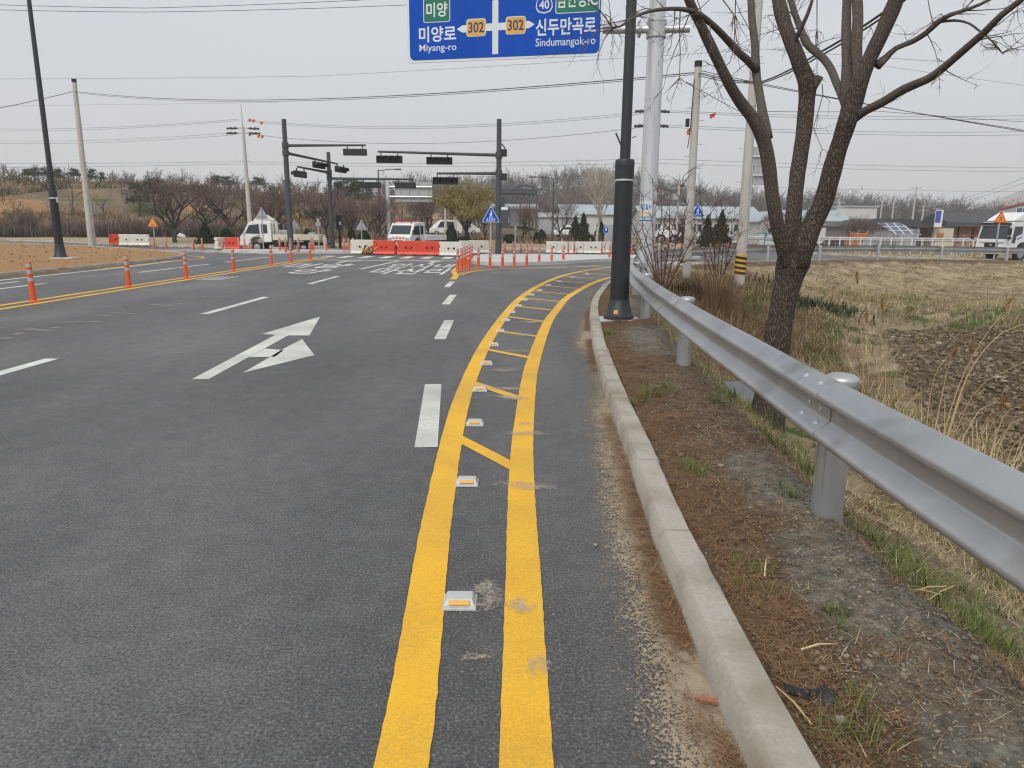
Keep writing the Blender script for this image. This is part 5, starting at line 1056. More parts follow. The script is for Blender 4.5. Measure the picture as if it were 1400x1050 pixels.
for i, (x, Y) in enumerate(((760, 43.5), (774, 43.0), (797, 43.5), (811, 43.2), (823, 44.4))):
    barrier('bar_white', bp(x, Y), [-.1, .15, -.05, .1, .2][i], f"{['leftmost', 'second', 'third', 'fourth', 'rightmost'][i]} cream water barrier in the row behind the pale island", 'cream barriers behind the pale island', .95)
g = 'red and cream barriers on the far kerb at the left'
for i, (x, c) in enumerate(((163, 'bar_red'), (177, 'bar_white'), (192, 'bar_white'))): p = A(x, 330, 48.5 - i * .4); barrier(c, (p.x, p.y, .08), .12, ['red water barrier on the far kerb by the orange roadworks sign', 'cream water barrier touching the red one on the far kerb', 'cream water barrier at the right end of the three on the far kerb'][i], g, 1.0)
g = 'barriers left of the white flatbed truck'
for x, c, l in ((306, 'bar_white', 'cream water barrier seen end on left of the white flatbed truck'), (317, 'bar_red', 'red water barrier beside the cab of the white flatbed truck')): p = A(x, 330, 44.5); barrier(c, (p.x, p.y, .0), 1.1 if c == 'bar_white' else -.1, l, g)
# rubble of hoses and tools between the barriers
t = thing('tool_heap', 'jumbled heap of tools and yellow hose between the cream and red barriers', 'heap', bp(508.5, 38.3)); rs = random.Random(8)
for nm, m, k in (('yellow_hose', M['signyellow'], 3), ('dark_pipe', M['chassis'], 5), ('orange_rod', M['rust'], 3)):
    for q in range(k):
        a, b, c = rs.uniform(-.35, .35), rs.uniform(.05, .35), rs.uniform(.2, .65); MB().tube([(a, rs.uniform(-.2, .2), .03), (a + rs.uniform(-.2, .2), 0, c * .7), (a + rs.uniform(-.3, .3), rs.uniform(-.2, .2), c), (a + rs.uniform(-.4, .4), 0, .04)], .03, 6).build(nm, m, t)
t = thing('plywood_board', 'upright tan board leaning behind the hatched nose of the island', 'board', (-1.0, 41.2, 0)); mb = MB(); mb.box((0, 0, .4), (.75, .04, .8)); mb.build('board', mat('tan_plywood', (.42, .30, .17), .8, scale=4, stretch=(1, 1, 6)), t)
t = thing('white_bollard', 'short white bollard on the island behind the delineators', 'bollard', (*G(444.5, 344)[:2], .1)); MB().lathe([(.09, 0), (.09, .7), (.07, .78), (.02, .8)], 12).build('body', M['fence_white'], t, smooth=True)
p = A(270, 330, 40); 
t = thing('sandbag', 'white sandbag resting on the red post head at the left arm', 'bag', (A(248.5, 324, 40.5))); mb = MB(); mb.tube([(-.22, 0, .05), (-.1, 0, .1), (.1, .02, .02), (.2, 0, -.05)], [.05, .13, .12, .04], 10); mb.build('bag', M['fence_white'], t, smooth=True)

# ------------------------------------------------------------------ traffic signals
def signal_head(par, c, dirx, facing, n=4, w=1.30):
    """horizontal head centred at c (local); dirx along the arm; facing = unit vector of the lens side"""
    dx = Vector(dirx).normalized(); fz = Vector((0, 0, 1)); fn = Vector(facing).normalized(); c = Vector(c)
    rot = Matrix((dx, -fn, fz)).transposed().to_4x4(); Mx = Matrix.Translation(c) @ rot
    mb = MB(); mb.M = Mx; mb.box((0, 0, 0), (w, .16, .36)); hd = mb.build('signal_head', M['black'], par, bevel=.03)
    for k in range(n):
        x = (k - (n - 1) / 2) * w / n * .96
        lb = MB(); lb.M = Mx @ Matrix.Translation((x, -.085, 0)) @ Matrix.Rotation(R(90), 4, 'X'); lb.lathe([(.125, -.01), (.125, .012), (.10, .02)], 14); lb.build('lens', M['lens_off'], hd)
        vs = MB(); m_ = 10; pts = []
        for r_, y_ in ((.145, -.08), (.145, -.26)): pts += [(x + r_ * math.cos(R(-25 + 230 * q / m_)), y_, r_ * math.sin(R(-25 + 230 * q / m_))) for q in range(m_ + 1)]
        vs.M = Mx; vs.add(pts, [(q, q + 1, m_ + 2 + q, m_ + 1 + q) for q in range(m_)]); v = vs.build('visor', M['black'], hd); s = v.modifiers.new('thick', 'SOLIDIFY'); s.thickness = .006
    for sx_ in (-w * .32, w * .32):
        b = MB(); b.M = Mx; b.box((sx_, .02, .24), (.05, .06, .16)); b.build('hanger', M['dark_grey'], hd)
    return hd
def signal_pole(label, x, y, top, r0, r1, arms, extra=None, lean=0):
    z0 = tz(x, y) if abs(y) > 46 else .12
    t = thing('traffic_signal', label, 'traffic light', (x, y, z0), 0, 'grey traffic signal poles at the junction')
    MB().lathe([(r0 + .12, 0), (r0 + .12, .03), (r0 + .01, .05), (r0 + .01, .25), (r0, .3), (r1, top - z0), (0, top - z0 + .02)], 16).build('pole', M['dark_grey'], t, smooth=True)
    for (za, zb_, d, ln, heads, face) in arms:
        d = Vector(d).normalized(); e = d * ln + Vector((0, 0, zb_ - z0)); s = Vector((0, 0, za - z0))
        mb = MB(); mb.tube([s, s + (e - s) * .12, e], [.085, .08, .05], 10); mb.lathe([(r1 + .06, za - z0 - .16), (r1 + .06, za - z0 + .16)], 14); am = mb.build('mast_arm', M['dark_grey'], t, smooth=True)
        for hpos in heads:
            c = s + (e - s) * (hpos / ln); signal_head(am, c + Vector((0, 0, -.36)) + Vector(face) * .05, d, face)
    return t
Yc = 37.4; c0 = A(681.5, 340, Yc); zt = A(680, 163, Yc).z
za, zb_ = A(672, 212, Yc).z, A(517, 209, Yc).z; ln = c0.x - A(517, 209, Yc).x
sc1 = signal_pole('grey signal pole on the pale island with two left arms and a control box', c0.x, Yc, zt, .16, .115, [
    (za, zb_ + .05, (-1, -.02, 0), ln, [c0.x - A(601, 216, Yc).x, c0.x - A(533, 214, Yc).x], (0, -1, 0)),
    (A(672, 237, Yc).z, A(597, 237, Yc).z, (-1, .02, 0), c0.x - A(597, 240, Yc).x, [c0.x - A(609, 240, Yc).x], (0, -1, 0))])
MB().box((.34, -.1, 1.75 + .1), (.5, .36, 1.05)).build('control_box', M['dark_grey'], sc1, bevel=.02)
MB().box((.30, -.283, 2.3), (.34, .006, .14)).build('box_label', M['signwhite'], sc1); MB().box((.53, -.284, 1.75), (.03, .008, .3)).build('box_handle', M['galv'], sc1); MB().box((.16, -.1, 2.65), (.3, .25, .5)).build('junction_box', M['dark_grey'], sc1, bevel=.02)
for zz in (A(680, 205, Yc).z, A(680, 238, Yc).z):
    hd = MB(); hd.M = Matrix.Translation((.25, .1, zz - .25)); hd.box((0, 0, 0), (.3, .36, .34)); hd.build('side_signal', M['black'], sc1, bevel=.03)
MB().tube([(.13, 0, A(680, 200, Yc).z), (.28, 0, A(680, 205, Yc).z), (.36, 0, A(680, 215, Yc).z)], .03, 6).build('cable_loop', M['black'], sc1)
Ya = 41.0; a0 = A(398, 342, Ya)
def along(x, y, Y, o, oY): p = A(x, y, Y); return p
e1 = A(500, 198.5, Ya); za = A(392, 199, Ya).z
d2 = A(461, 224, 46.5); s2 = Vector((a0.x, Ya, A(393, 209, Ya).z))
signal_pole('tall dark grey signal pole behind the flatbed truck with one arm to the right', a0.x, Ya, A(389, 163, Ya).z, .17, .12, [
    (za, e1.z, (1, 0, 0), e1.x - a0.x, [A(485, 204, Ya).x - a0.x], (0, 1, 0)),
    (s2.z, d2.z, (d2.x - a0.x, d2.y - Ya, 0), math.hypot(d2.x - a0.x, d2.y - Ya), [3.0, 5.6], (.65, -.75, 0) if False else ((d2.y - Ya), -(d2.x - a0.x), 0))])
Yd = 45.5; b0 = A(454.5, 340, Yd); e3 = A(566, 245, Yd); f3 = A(407, 228, 41.8)
signal_pole('shorter dark grey signal pole at the right end of the low island', b0.x, Yd, A(449, 208, Yd).z, .16, .11, [
    (A(450, 244, Yd).z, e3.z, (1, 0, 0), e3.x - b0.x, [A(506, 248, Yd).x - b0.x, A(554, 248, Yd).x - b0.x], (0, 1, 0)),
    (A(450, 236, Yd).z, f3.z, (f3.x - b0.x, f3.y - Yd, 0), math.hypot(f3.x - b0.x, f3.y - Yd), [3.2], ((f3.y - Yd), -(f3.x - b0.x), 0))])
# pedestrian light seen from behind
p = G(462, 342); t = thing('pedestrian_signal', 'short black pedestrian signal standing right of the shorter signal pole', 'pedestrian signal', (p.x, 46.2, .1)); MB().lathe([(.09, 0), (.09, .9), (.05, 1.0), (.05, 1.2)], 10).build('stand', M['black'], t); MB().box((0, 0, 1.6), (.34, .3, .95)).build('signal_head', M['black'], t, bevel=.03); MB().box((.08, -.155, 1.55), (.1, .008, .2)).build('push_button', M['signwhite'], t)

# ------------------------------------------------------------------ street lamps and utility poles
def lamp(label, x, yb, yt, Y, arm, lean=0):
    p = A(x, yb, Y); z0 = tz(p.x, Y); top = A(x, yt, Y).z - z0; t = thing('street_lamp', label, 'street lamp', (p.x, Y, z0))
    MB().lathe([(.19, 0), (.19, .25), (.12, .3), (.12, .9), (.085, 1.0), (.05, top), (0, top + .01)], 12).build('pole', M['dark_grey'], t, smooth=True)
    MB().tube([(0, 0, top - .1), (arm * .5, 0, top + .02), (arm, 0, top + .06)], .035, 8).build('arm', M['dark_grey'], t); MB().box((arm * 1.1, 0, top + .04), (.55, .22, .10)).build('lantern', M['dark_grey'], t, bevel=.02); return t
lamp('slim grey street lamp with its arm to the right beyond the junction', 520, 332, 232, 62, 1.5)
lamp('slim dark street lamp with its arm to the left near the right carriageway', 755, 337, 243, 58, -1.5)
lamp('smaller dark street lamp with its arm to the right farther down the road', 723, 335, 259, 76, 1.0)
lamp('slim street lamp behind the footbridge stairs seen between the tree limbs', 1101, 318, 272, 100, 1.0)
p = Vector((-16.9, 27.0, 0)); z0 = tz(p.x, p.y); lt = thing('street_lamp', 'tall dark lamp post with black sleeve on the bare soil at the left', 'street lamp', (p.x, p.y, z0))
zz = lambda y: A(78, y, 27).z - z0
MB().box((.25, -.1, .0), (.8, .7, .1)).build('footing', M['pave'], lt); MB().lathe([(.25, .02), (.25, .06), (.20, .12), (.15, .50), (.15, .54)], 20).build('base_cover', M['lampgrey'], lt, smooth=True)
MB().lathe([(.145, .5), (.135, zz(272))], 20).build('lower_sleeve', M['black'], lt, smooth=True); MB().lathe([(.137, zz(272)), (.139, zz(271)), (.137, zz(270))], 20).build('band', M['galv_pole'], lt)
MB().lathe([(.14, zz(270)), (.14, zz(263)), (.14, zz(261)), (.10, zz(260.5))], 20).build('collar', M['lampgrey'], lt, smooth=True); MB().lathe([(.09, zz(262)), (.085, 6), (.065, zz(-30)), (.06, 10.5)], 16).build('pole', M['lampgrey'], lt, smooth=True)
MB().tube([(0, 0, 10.2), (.8, 0, 10.7), (2, 0, 10.8)], .035, 8).build('arm', M['lampgrey'], lt); MB().box((2.2, 0, 10.8), (.7, .26, .09)).build('lantern', M['lampgrey'], lt, bevel=.02)
MB().box((.145, -.02, zz(273)), (.05, .06, .2)).build('fuse_box', M['galv_pole'], lt)

def upole(label, xb, yb, xt, yt, Y, r0, r1, group='concrete utility poles', cap=False, name='utility_pole', z0=None):
    p = A(xb, yb, Y); q = A(xt, yt, Y); zg = tz(p.x, Y) if z0 is None else z0; t = thing(name, label, 'utility pole', (p.x, Y, zg - .05), 0, group)
    e = Vector((q.x - p.x, 0, q.z - zg)); MB().tube([(0, 0, 0), e * .5, e], [r0, (r0 + r1) / 2, r1], 16).build('shaft', M['pole_conc'], t, smooth=True)
    if cap: MB().tube([e * .985 - Vector((0, 0, .0)), e + Vector((0, 0, .06))], [r1 + .012, r1 + .012], 16).build('cap', M['black'], t)
    st = MB(); k = 0
    for f in np.arange(.25, .97, .055): c = e * f; s = 1 if k % 2 else -1; MB().tube([c, c + Vector((s * (r0 + .12), .0, .02))], .008, 5).build('step_bolt', M['galv'], t); k += 1
    return t, e
u1, e1 = upole('pale concrete pole with black cap standing alone at the left by the grey triangle sign', 125, 333, 101, 108, 47, .20, .13, cap=True)
u2, e2 = upole('tall concrete pole with two insulator arms behind the flatbed truck', 343, 322, 332, 172, 56, .19, .10)
u3, e3_ = upole('concrete pole with black cap between the bare shrubs right of the sign post', 938, 380, 955, 84, 20, .122, .088, cap=True)
u4, e4 = upole('thick leaning concrete pole with striped wrap behind the left limb of the bare tree', 1012, 370, 1040, -30, 20, .150, .09)
u5, e5 = upole('concrete pole with insulator arms just right of the galvanised sign post', 878, 345, 893, 137, 42, .15, .085)
def wrap(par, e, f0, f1, r):
    a, b = e * f0, e * f1; w = MB(); w.tube([a, b], r, 16); pn_ = w.build('warning_wrap', M['signyellow'], par)
    L_ = (b - a).length; n = 4
    for k in range(n):
        z0_, z1_ = k / n, (k + .5) / n; m_ = 16; V = []
        for zz_ in (z0_, z1_):
            for q in range(m_ + 1): an = 2 * math.pi * q / m_; off = .22 * (an / math.pi if an <= math.pi else 2 - an / math.pi); c = a + (b - a) * min(1, max(0, zz_ + off * .5 - .05)); V.append(c + Vector((math.cos(an), math.sin(an), 0)) * (r + .004))
        s = MB(); s.add(V, [(q, q + 1, m_ + 2 + q, m_ + 1 + q) for q in range(m_)]); s.build('black_stripe', M['black'], pn_)
wrap(u5, e5, .04, .16, .152); wrap(u4, e4, .045, .115, .152)
def crossarm(par, e, f, w=1.6, dz=0):
    c = e * f; MB().box((c.x, c.y, c.z), (w, .08, .09)).build('crossarm', M['galv'], par)
    for s in (-1, 1, .55, -.55):
        ins = MB(); d = Vector((s * w / 2, -.02, .0)); ins.tube([c + d, c + d + Vector((s / abs(s) * .16, 0, 0)), c + d + Vector((s / abs(s) * .32, 0, -.02)), c + d + Vector((s / abs(s) * .45, 0, -.03))], [.05, .09, .06, .09], 8); ins.build('insulator', M['insul'], par)
spike = MB(); spike.tube([e2 * .99, e2 + Vector((-.05, 0, 1.55))], [.05, .03], 6); spike.build('lightning_rod', M['galv'], u2); spike = MB(); spike.tube([e5 * .99, e5 + Vector((.05, 0, 1.0))], [.05, .03], 6); spike.build('lightning_rod', M['galv'], u5)
fr = lambda e, t_, x, y, Y: (A(x, y, Y).z - t_.location.z) / e.z
crossarm(u2, e2, fr(e2, u2, 331, 163 + 3, 56) if False else .985, 1.5); crossarm(u2, e2, fr(e2, u2, 334, 182, 56), 1.6); crossarm(u5, e5, fr(e5, u5, 891, 152, 42), 1.0); crossarm(u5, e5, fr(e5, u5, 890, 172, 42), 1.0); MB().box(tuple(e2 * fr(e2, u2, 338, 221, 56)), (.7, .06, .06)).build('crossarm', M['galv'], u2)
for k, (x, y) in enumerate(((341, 164.5), (346, 165.5), (357, 168.5), (341, 184.5), (353, 186.5), (358, 187))):
    p_ = A(x, y, 56); mb = MB()
    mb.box((0, 0, 0), (.12, .05, .20)); mb.box((.10, 0, .03), (.08, .05, .17)); t = thing('wire_marker', f"{ordn[k]} small orange marker clipped on the wires right of the tall pole", 'wire marker', p_, 0, 'orange markers on the power lines'); mb.build('marker', M['orange'], t)
for k, (x, y, Y) in enumerate(((972, 159.5, 43), (975.5, 158, 43), (941.5, 181, 30))):
    t = thing('wire_marker', ['left half of the orange marker pair on the wires right of the capped pole', 'right half of the orange marker pair on the wires right of the capped pole', 'small orange marker at the left side of the capped pole'][k], 'wire marker', A(x, y, Y), 0, 'orange markers on the power lines'); mb = MB(); mb.box((0, 0, 0), (.13, .05, .2)); mb.box((.06, 0, .1), (.13, .05, .1)); mb.build('marker', M['orange'], t)
t3 = MB(); q = e3_ * fr(e3_, u3, 943, 168, 20) + Vector((-.2, 0, 0)); t3.tube([q + Vector((0, 0, -.1)), q + Vector((0, 0, .1))], [.05, .055], 8); t3.build('cable_terminal', M['black'], u3); t3 = MB(); t3.tube([e3_ * .93 + Vector((-.10, -.06, 0)), e3_ * .7 + Vector((-.13, -.06, 0)), e3_ * .62 + Vector((-.17, -.05, 0))], .012, 5); t3.build('cable', M['wire'], u3)

# overhead wires
def wire(label, pts, sag=.0, r=.012, m='wire', cat='power line', n=14):
    P = [A(*p) for p in pts]; out = []
    for a, b in zip(P[:-1], P[1:]):
        for k in range(n):
            t = k / n; q = a.lerp(b, t); q.z -= sag * (b - a).length * 4 * t * (1 - t); out.append(q)
    out.append(P[-1]); o = P[0]
    mb = MB(); mb.tube([q - o for q in out], r, 5); ob = mb.build('overhead_wire', M[m]); ob.location = o; return tag(ob, label, cat, 'overhead wires')
wire('upper of the two thin wires along the top left edge of the sky', [(-160, 0, 34), (200, 11, 33), (640, -8, 32)], .004, .011)
wire('lower of the two thin wires along the top left edge of the sky', [(-160, 8, 34), (200, 16.5, 33), (640, 3, 32)], .004, .011)
wire('faint single wire level with the left pole top running behind the big sign', [(-120, 108, 60), (430, 104, 56), (870, 78, 50), (1046, 67, 46), (1300, 85, 46)], .002, .012, 'wire_grey')
wire('black cable dropping left from the cap of the left concrete pole', [(-150, 172, 36), (100, 125, 47)], .012, .017)
wire('long black cable sagging between the two black capped poles behind the signals', [(102, 125, 46.9), (953, 99, 20)], .0140, .013, n=40)
wire('second strand of the long black cable between the capped poles', [(102, 126.5, 46.9), (953, 101.5, 20)], .0142, .009, n=40)
wire('thick black cable climbing from the capped pole to the upper right behind the tree', [(955, 100, 20), (1040, 112, 14), (1120, 72, 9.6), (1215, 12, 7.6), (1300, -60, 6.3)], .008, .013)
wire('thinner black cable beside the thick one climbing behind the tree', [(955, 103, 20), (1040, 114, 14), (1120, 77, 9.7), (1215, 18, 7.7), (1300, -55, 6.4)], .008, .010)
for i, (ya, yb, yc) in enumerate(((96, 116, 183), (99, 118, 181))): wire(f"{['upper', 'lower'][i]} wire crossing the sky from the capped pole to the right edge", [(956, ya, 20), (1050, yb, 20), (1420, yc, 21)], .004, .009)
wire('thin stay wire crossing from the capped pole down behind the left tree limb', [(938, 112, 20), (1010, 152, 22), (1200, 152, 30), (1420, 168, 30)], .002, .009)
U2a, U2b = 163, 181
for i, (dy, nm) in enumerate(((0, 'top'), (3, 'second'))):
    wire(f'{nm} conductor left of the tall pole on the upper arm', [(-80, 174 + dy, 72), (326, 163 + dy * .6, 56)], .010, .012, 'wire_grey'); wire(f'{nm} conductor left of the tall pole on the lower arm', [(-80, 190 + dy * 1.2, 72), (326, 181 + dy, 56)], .010, .012, 'wire_grey')
    wire(f'{nm} conductor between the tall pole and the pole behind the sign on the upper arm', [(338, 164 + dy * .7, 56), (884, 152 + dy, 42)], .021, .012, 'wire_grey', n=30)
    wire(f'{nm} conductor right of the sign post running behind the tree on the upper arm', [(897, 150.5 + dy * .7, 42), (1440, 157 + dy * 1.6, 48)], .008, .012, 'wire_grey'); wire(f'{nm} conductor right of the sign post running behind the tree on the lower arm', [(897, 170 + dy, 42), (1440, 179 + dy * 1.6, 48)], .008, .012, 'wire_grey')
    wire(f'{nm} telephone wire left of the tall pole near the hill crest', [(-80, 223 + dy * 2, 74), (336, 221 + dy, 56)], .002, .012, 'wire_grey'); wire(f'{nm} telephone wire right of the tall pole passing behind the signals', [(340, 221 + dy, 56), (884, 217 + dy * 2, 42)], .006, .010, 'wire_grey'); wire(f'{nm} telephone wire running right from the pole by the sign post', [(890, 217 + dy * 2, 42), (1440, 230 + dy * 1.7, 50)], .003, .010, 'wire_grey')
    wire(f'{nm} distant slack wire rising to the right edge above the brick building', [(1270, 277 + dy * .5, 90), (1440, 226 + dy * 3, 40)], .01, .012, 'wire_grey')
wire('conductor from the lower arm of the tall pole to the pole behind the sign', [(340, 183, 56), (884, 173, 42)], .026, .015, 'wire_grey', n=30)
wire('faint far wire just above the treetops at the left', [(-50, 258, 150), (700, 240, 150)], .004, .025, 'wire_grey'); wire('faint far wire just above the treetops at the right', [(1060, 256, 150), (1440, 262, 150)], .004, .025, 'wire_grey'); wire('thin wire low over the sky left of the big sign', [(-60, 145, 80), (380, 140, 80)], .001, .010, 'wire_grey'); wire('faint wire high at the right behind the upper tree limbs', [(1208, 90, 40), (1440, 122, 40)], .002, .008, 'wire_grey')

# ------------------------------------------------------------------ small signs
def tri(s, r=.10):
    h = s * .866; P = [(-s / 2, 0), (s / 2, 0), (0, h)]; out = []
    for i in range(3):
        a, b, c = P[i - 1], P[i], P[(i + 1) % 3]; u = ((a[0] - b[0]) / s, (a[1] - b[1]) / s); v = ((c[0] - b[0]) / s, (c[1] - b[1]) / s)
        out += [(b[0] + u[0] * r * s, b[1] + u[1] * r * s), (b[0] + (u[0] + v[0]) * r * s * .35, b[1] + (u[1] + v[1]) * r * s * .35), (b[0] + v[0] * r * s, b[1] + v[1] * r * s)]
    return out
def sign_post(label, x, yb, Y, yc, kind, s=.9, z0=None, group=None, rz=0.0, pole_r=.035):
    p = A(x, yb, Y); zg = tz(p.x, Y) if z0 is None else z0; t = thing('road_sign', label, 'road sign', (p.x, Y, zg - .02), rz, group); zc = A(x, yc, Y).z - zg
    MB().lathe([(pole_r, 0), (pole_r, zc + s * .42)], 10).build('post', M['galv'], t)
    o = (0, -.05, zc - s * .43); X, Z = (1, 0, 0), (0, 0, 1)
    def pl(name, poly, m, dy, par=None, oo=None): mb = MB(); mb.prism(poly, (o[0], o[1] - dy, o[2]), X, Z, .004 if dy else .02); return mb.build(name, m, par or t)
    def scl(P, k, cy): return [(a * k, cy + (b - cy) * k) for a, b in P]
    if kind == 'back':
        MB().prism(tri(s), (0, .06, zc - s * .43), X, Z, .02).build('plate', M['signgrey'], t); MB().box((0, -.0, zc - s * .2), (s * .6, .04, .05)).build('bracket', M['galv'], t)
    elif kind == 'backsq': MB().box((0, .03, zc), (s, .02, s * .75)).build('plate', M['signgrey'], t); MB().box((0, .03, zc + s * .72), (s * .42, .02, s * .75)).build('plate', M['signgrey'], t)
    elif kind == 'cross':
        b = pl('plate', tri(s), M['signwhite'], 0); pl('blue_face', scl(tri(s), .92, s * .29), M['signblue'], .022, b)
        man = [[(-.02, .33), (.015, .30), (.05, .18), (.09, .18), (.09, .21), (.06, .22), (.04, .34), (.07, .44), (.02, .46), (-.01, .42), (-.07, .36), (-.05, .33)], [(-.02, .33), (-.06, .24), (-.09, .18), (-.05, .18), (-.02, .25), (.015, .30)], [(.0, .48), (.035, .48), (.05, .51), (.035, .545), (.0, .545), (-.015, .51)]]
        for q in man: pl('walking_figure', [(a * s * 1.1, c * s * 1.1 + .02) for a, c in q], M['signwhite'], .026, b)
        for k in range(4): cx = (-.19 + k * .127) * s; pl('stripe', [(cx - .035 * s, .14 * s), (cx + .035 * s, .14 * s), (cx + .03 * s, .20 * s), (cx - .03 * s, .20 * s)], M['signwhite'], .026, b)
        v, f = text_mesh('횡단보도', .075 * s, .5 * s, bold=.02); mb = MB(); mb.add([(q.x - .25 * s, o[1] - .0265, o[2] + q.y + .045 * s) for q in v], f); mb.build('lettering', M['signwhite'], b)
    elif kind == 'works':
        b = pl('plate', tri(s), M['signred'], 0); pl('orange_face', scl(tri(s), .80, s * .29), M['signyellow'] if yb < 342 else M['signorange'], .022, b)
        if yb < 342:
            for k in range(3): pl('symbol', [(a * s, c * s) for a, c in [(-.16 + k * .12, .12), (-.09 + k * .12, .12), (-.10 + k * .12, .26), (-.15 + k * .12, .26)]], M['signred'], .026, b)
        else:
            for sg_ in (-1, 1): pl('symbol', [(a * s * sg_, c * s) if sg_ > 0 else (a * s * sg_, c * s) for a, c in ([(.03, .14), (.07, .14), (.06, .28), (.09, .36), (.06, .44), (.02, .44), (.05, .36), (.02, .28)] if sg_ > 0 else [(.02, .28), (.05, .36), (.02, .44), (.06, .44), (.09, .36), (.06, .28), (.07, .14), (.03, .14)][::1])], M['black'], .026, b)
    elif kind == 'ped':
        k5 = lambda P: [(a * s, c * s) for a, c in P]; b = pl('plate', k5([(-.3, 0), (.3, 0), (.3, .62), (0, .86), (-.3, .62)]), M['signwhite'], 0); pl('blue_face', k5([(-.28, .02), (.28, .02), (.28, .6), (0, .83), (-.28, .6)]), M['signblue'], .022, b); pl('walking_figure', k5([(-.06, .25), (.06, .25), (.08, .5), (.03, .68), (-.03, .68), (-.08, .5)]), M['signwhite'], .026, b)
    return t
sign_post('blue triangular crosswalk sign on a thin post beside the grey signal pole', 671, 352, 36.3, 292, 'cross', .93, .12)
sign_post('small blue pedestrian sign on a thin post at the right end of the island', 827, 352, 38.2, 313, 'ped', .42, .12)
sign_post('blue triangular sign half hidden behind the black capped concrete pole', 950, 345, 46, 287, 'cross', .95, 0)
sign_post('grey back of a triangular sign just right of the left concrete pole', 131, 335, 47.5, 283, 'back', .95)
sign_post('grey back of a triangular sign in front of the flatbed truck cab', 361, 348, 40.2, 291, 'back', .75, .1)
sign_post('grey back of a triangular sign above the flatbed truck bed', 404.5, 344, 43, 306, 'back', .62, .1)
sign_post('grey back of a square sign left of the shorter signal pole', 436.5, 344, 42, 306, 'backsq', .27, .1)
sign_post('grey back of a triangular sign above the cream barrier', 495, 338, 44, 307, 'back', .45 * 1.6, 0)
sign_post('orange and red triangular roadworks sign beyond the red and cream barriers', 212.5, 338, 49, 303, 'works', .80)
sign_post('orange and red narrow road warning sign in front of the white cargo truck', 1358.5, 356, 41.5, 296, 'works', 1.1 * .7, -.3, rz=.0, pole_r=.045)
sign_post('thin pale blue backed post sign between the island and the far lamp', 704, 350, 38.5, 312, 'backsq', .18, .12)
# far gantry signs seen from behind
def gantry(label, xp, yb, yt, Y, x0, x1, y0, y1, slats=4):
    p = A(xp, yb, Y); z0 = tz(p.x, Y); t = thing('direction_sign', label, 'road sign', (p.x, Y, z0 - .05)); zt = A(xp, yt, Y).z - z0
    MB().lathe([(.2, 0), (.17, zt)], 14).build('post', M['galv_pole'], t, smooth=True); a, b = A(x0, y1, Y).x - p.x, A(x1, y1, Y).x - p.x; za, zb_ = A((x0 + x1) / 2, y1, Y).z - z0, A((x0 + x1) / 2, y0, Y).z - z0
    pn_ = MB().box(((a + b) / 2, .12, (za + zb_) / 2), (abs(b - a), .05, zb_ - za)).build('panel', M['signgrey'], t); h = zb_ - za
    for k in range(slats): MB().box((a + (b - a) * (k + .5) / slats, .05, (za + zb_) / 2), (.07, .08, h)).build('stiffener', M['galv'], pn_)
    for f in (.25, .75): mb = MB(); mb.tube([(0, 0, za + h * f), (b if abs(b) > abs(a) else a, -.02, za + h * f)], .09, 10); mb.build('arm', M['galv_pole'], t)
    return t
gantry('grey back of an overhead direction sign on a pale post beyond the junction', 532, 333, 245, 62, 540, 591, 248, 275)
gantry('grey back of an overhead sign half hidden by the thick concrete pole and tree limb', 1018, 345, 225, 60, 1026, 1046, 200, 252, 3)

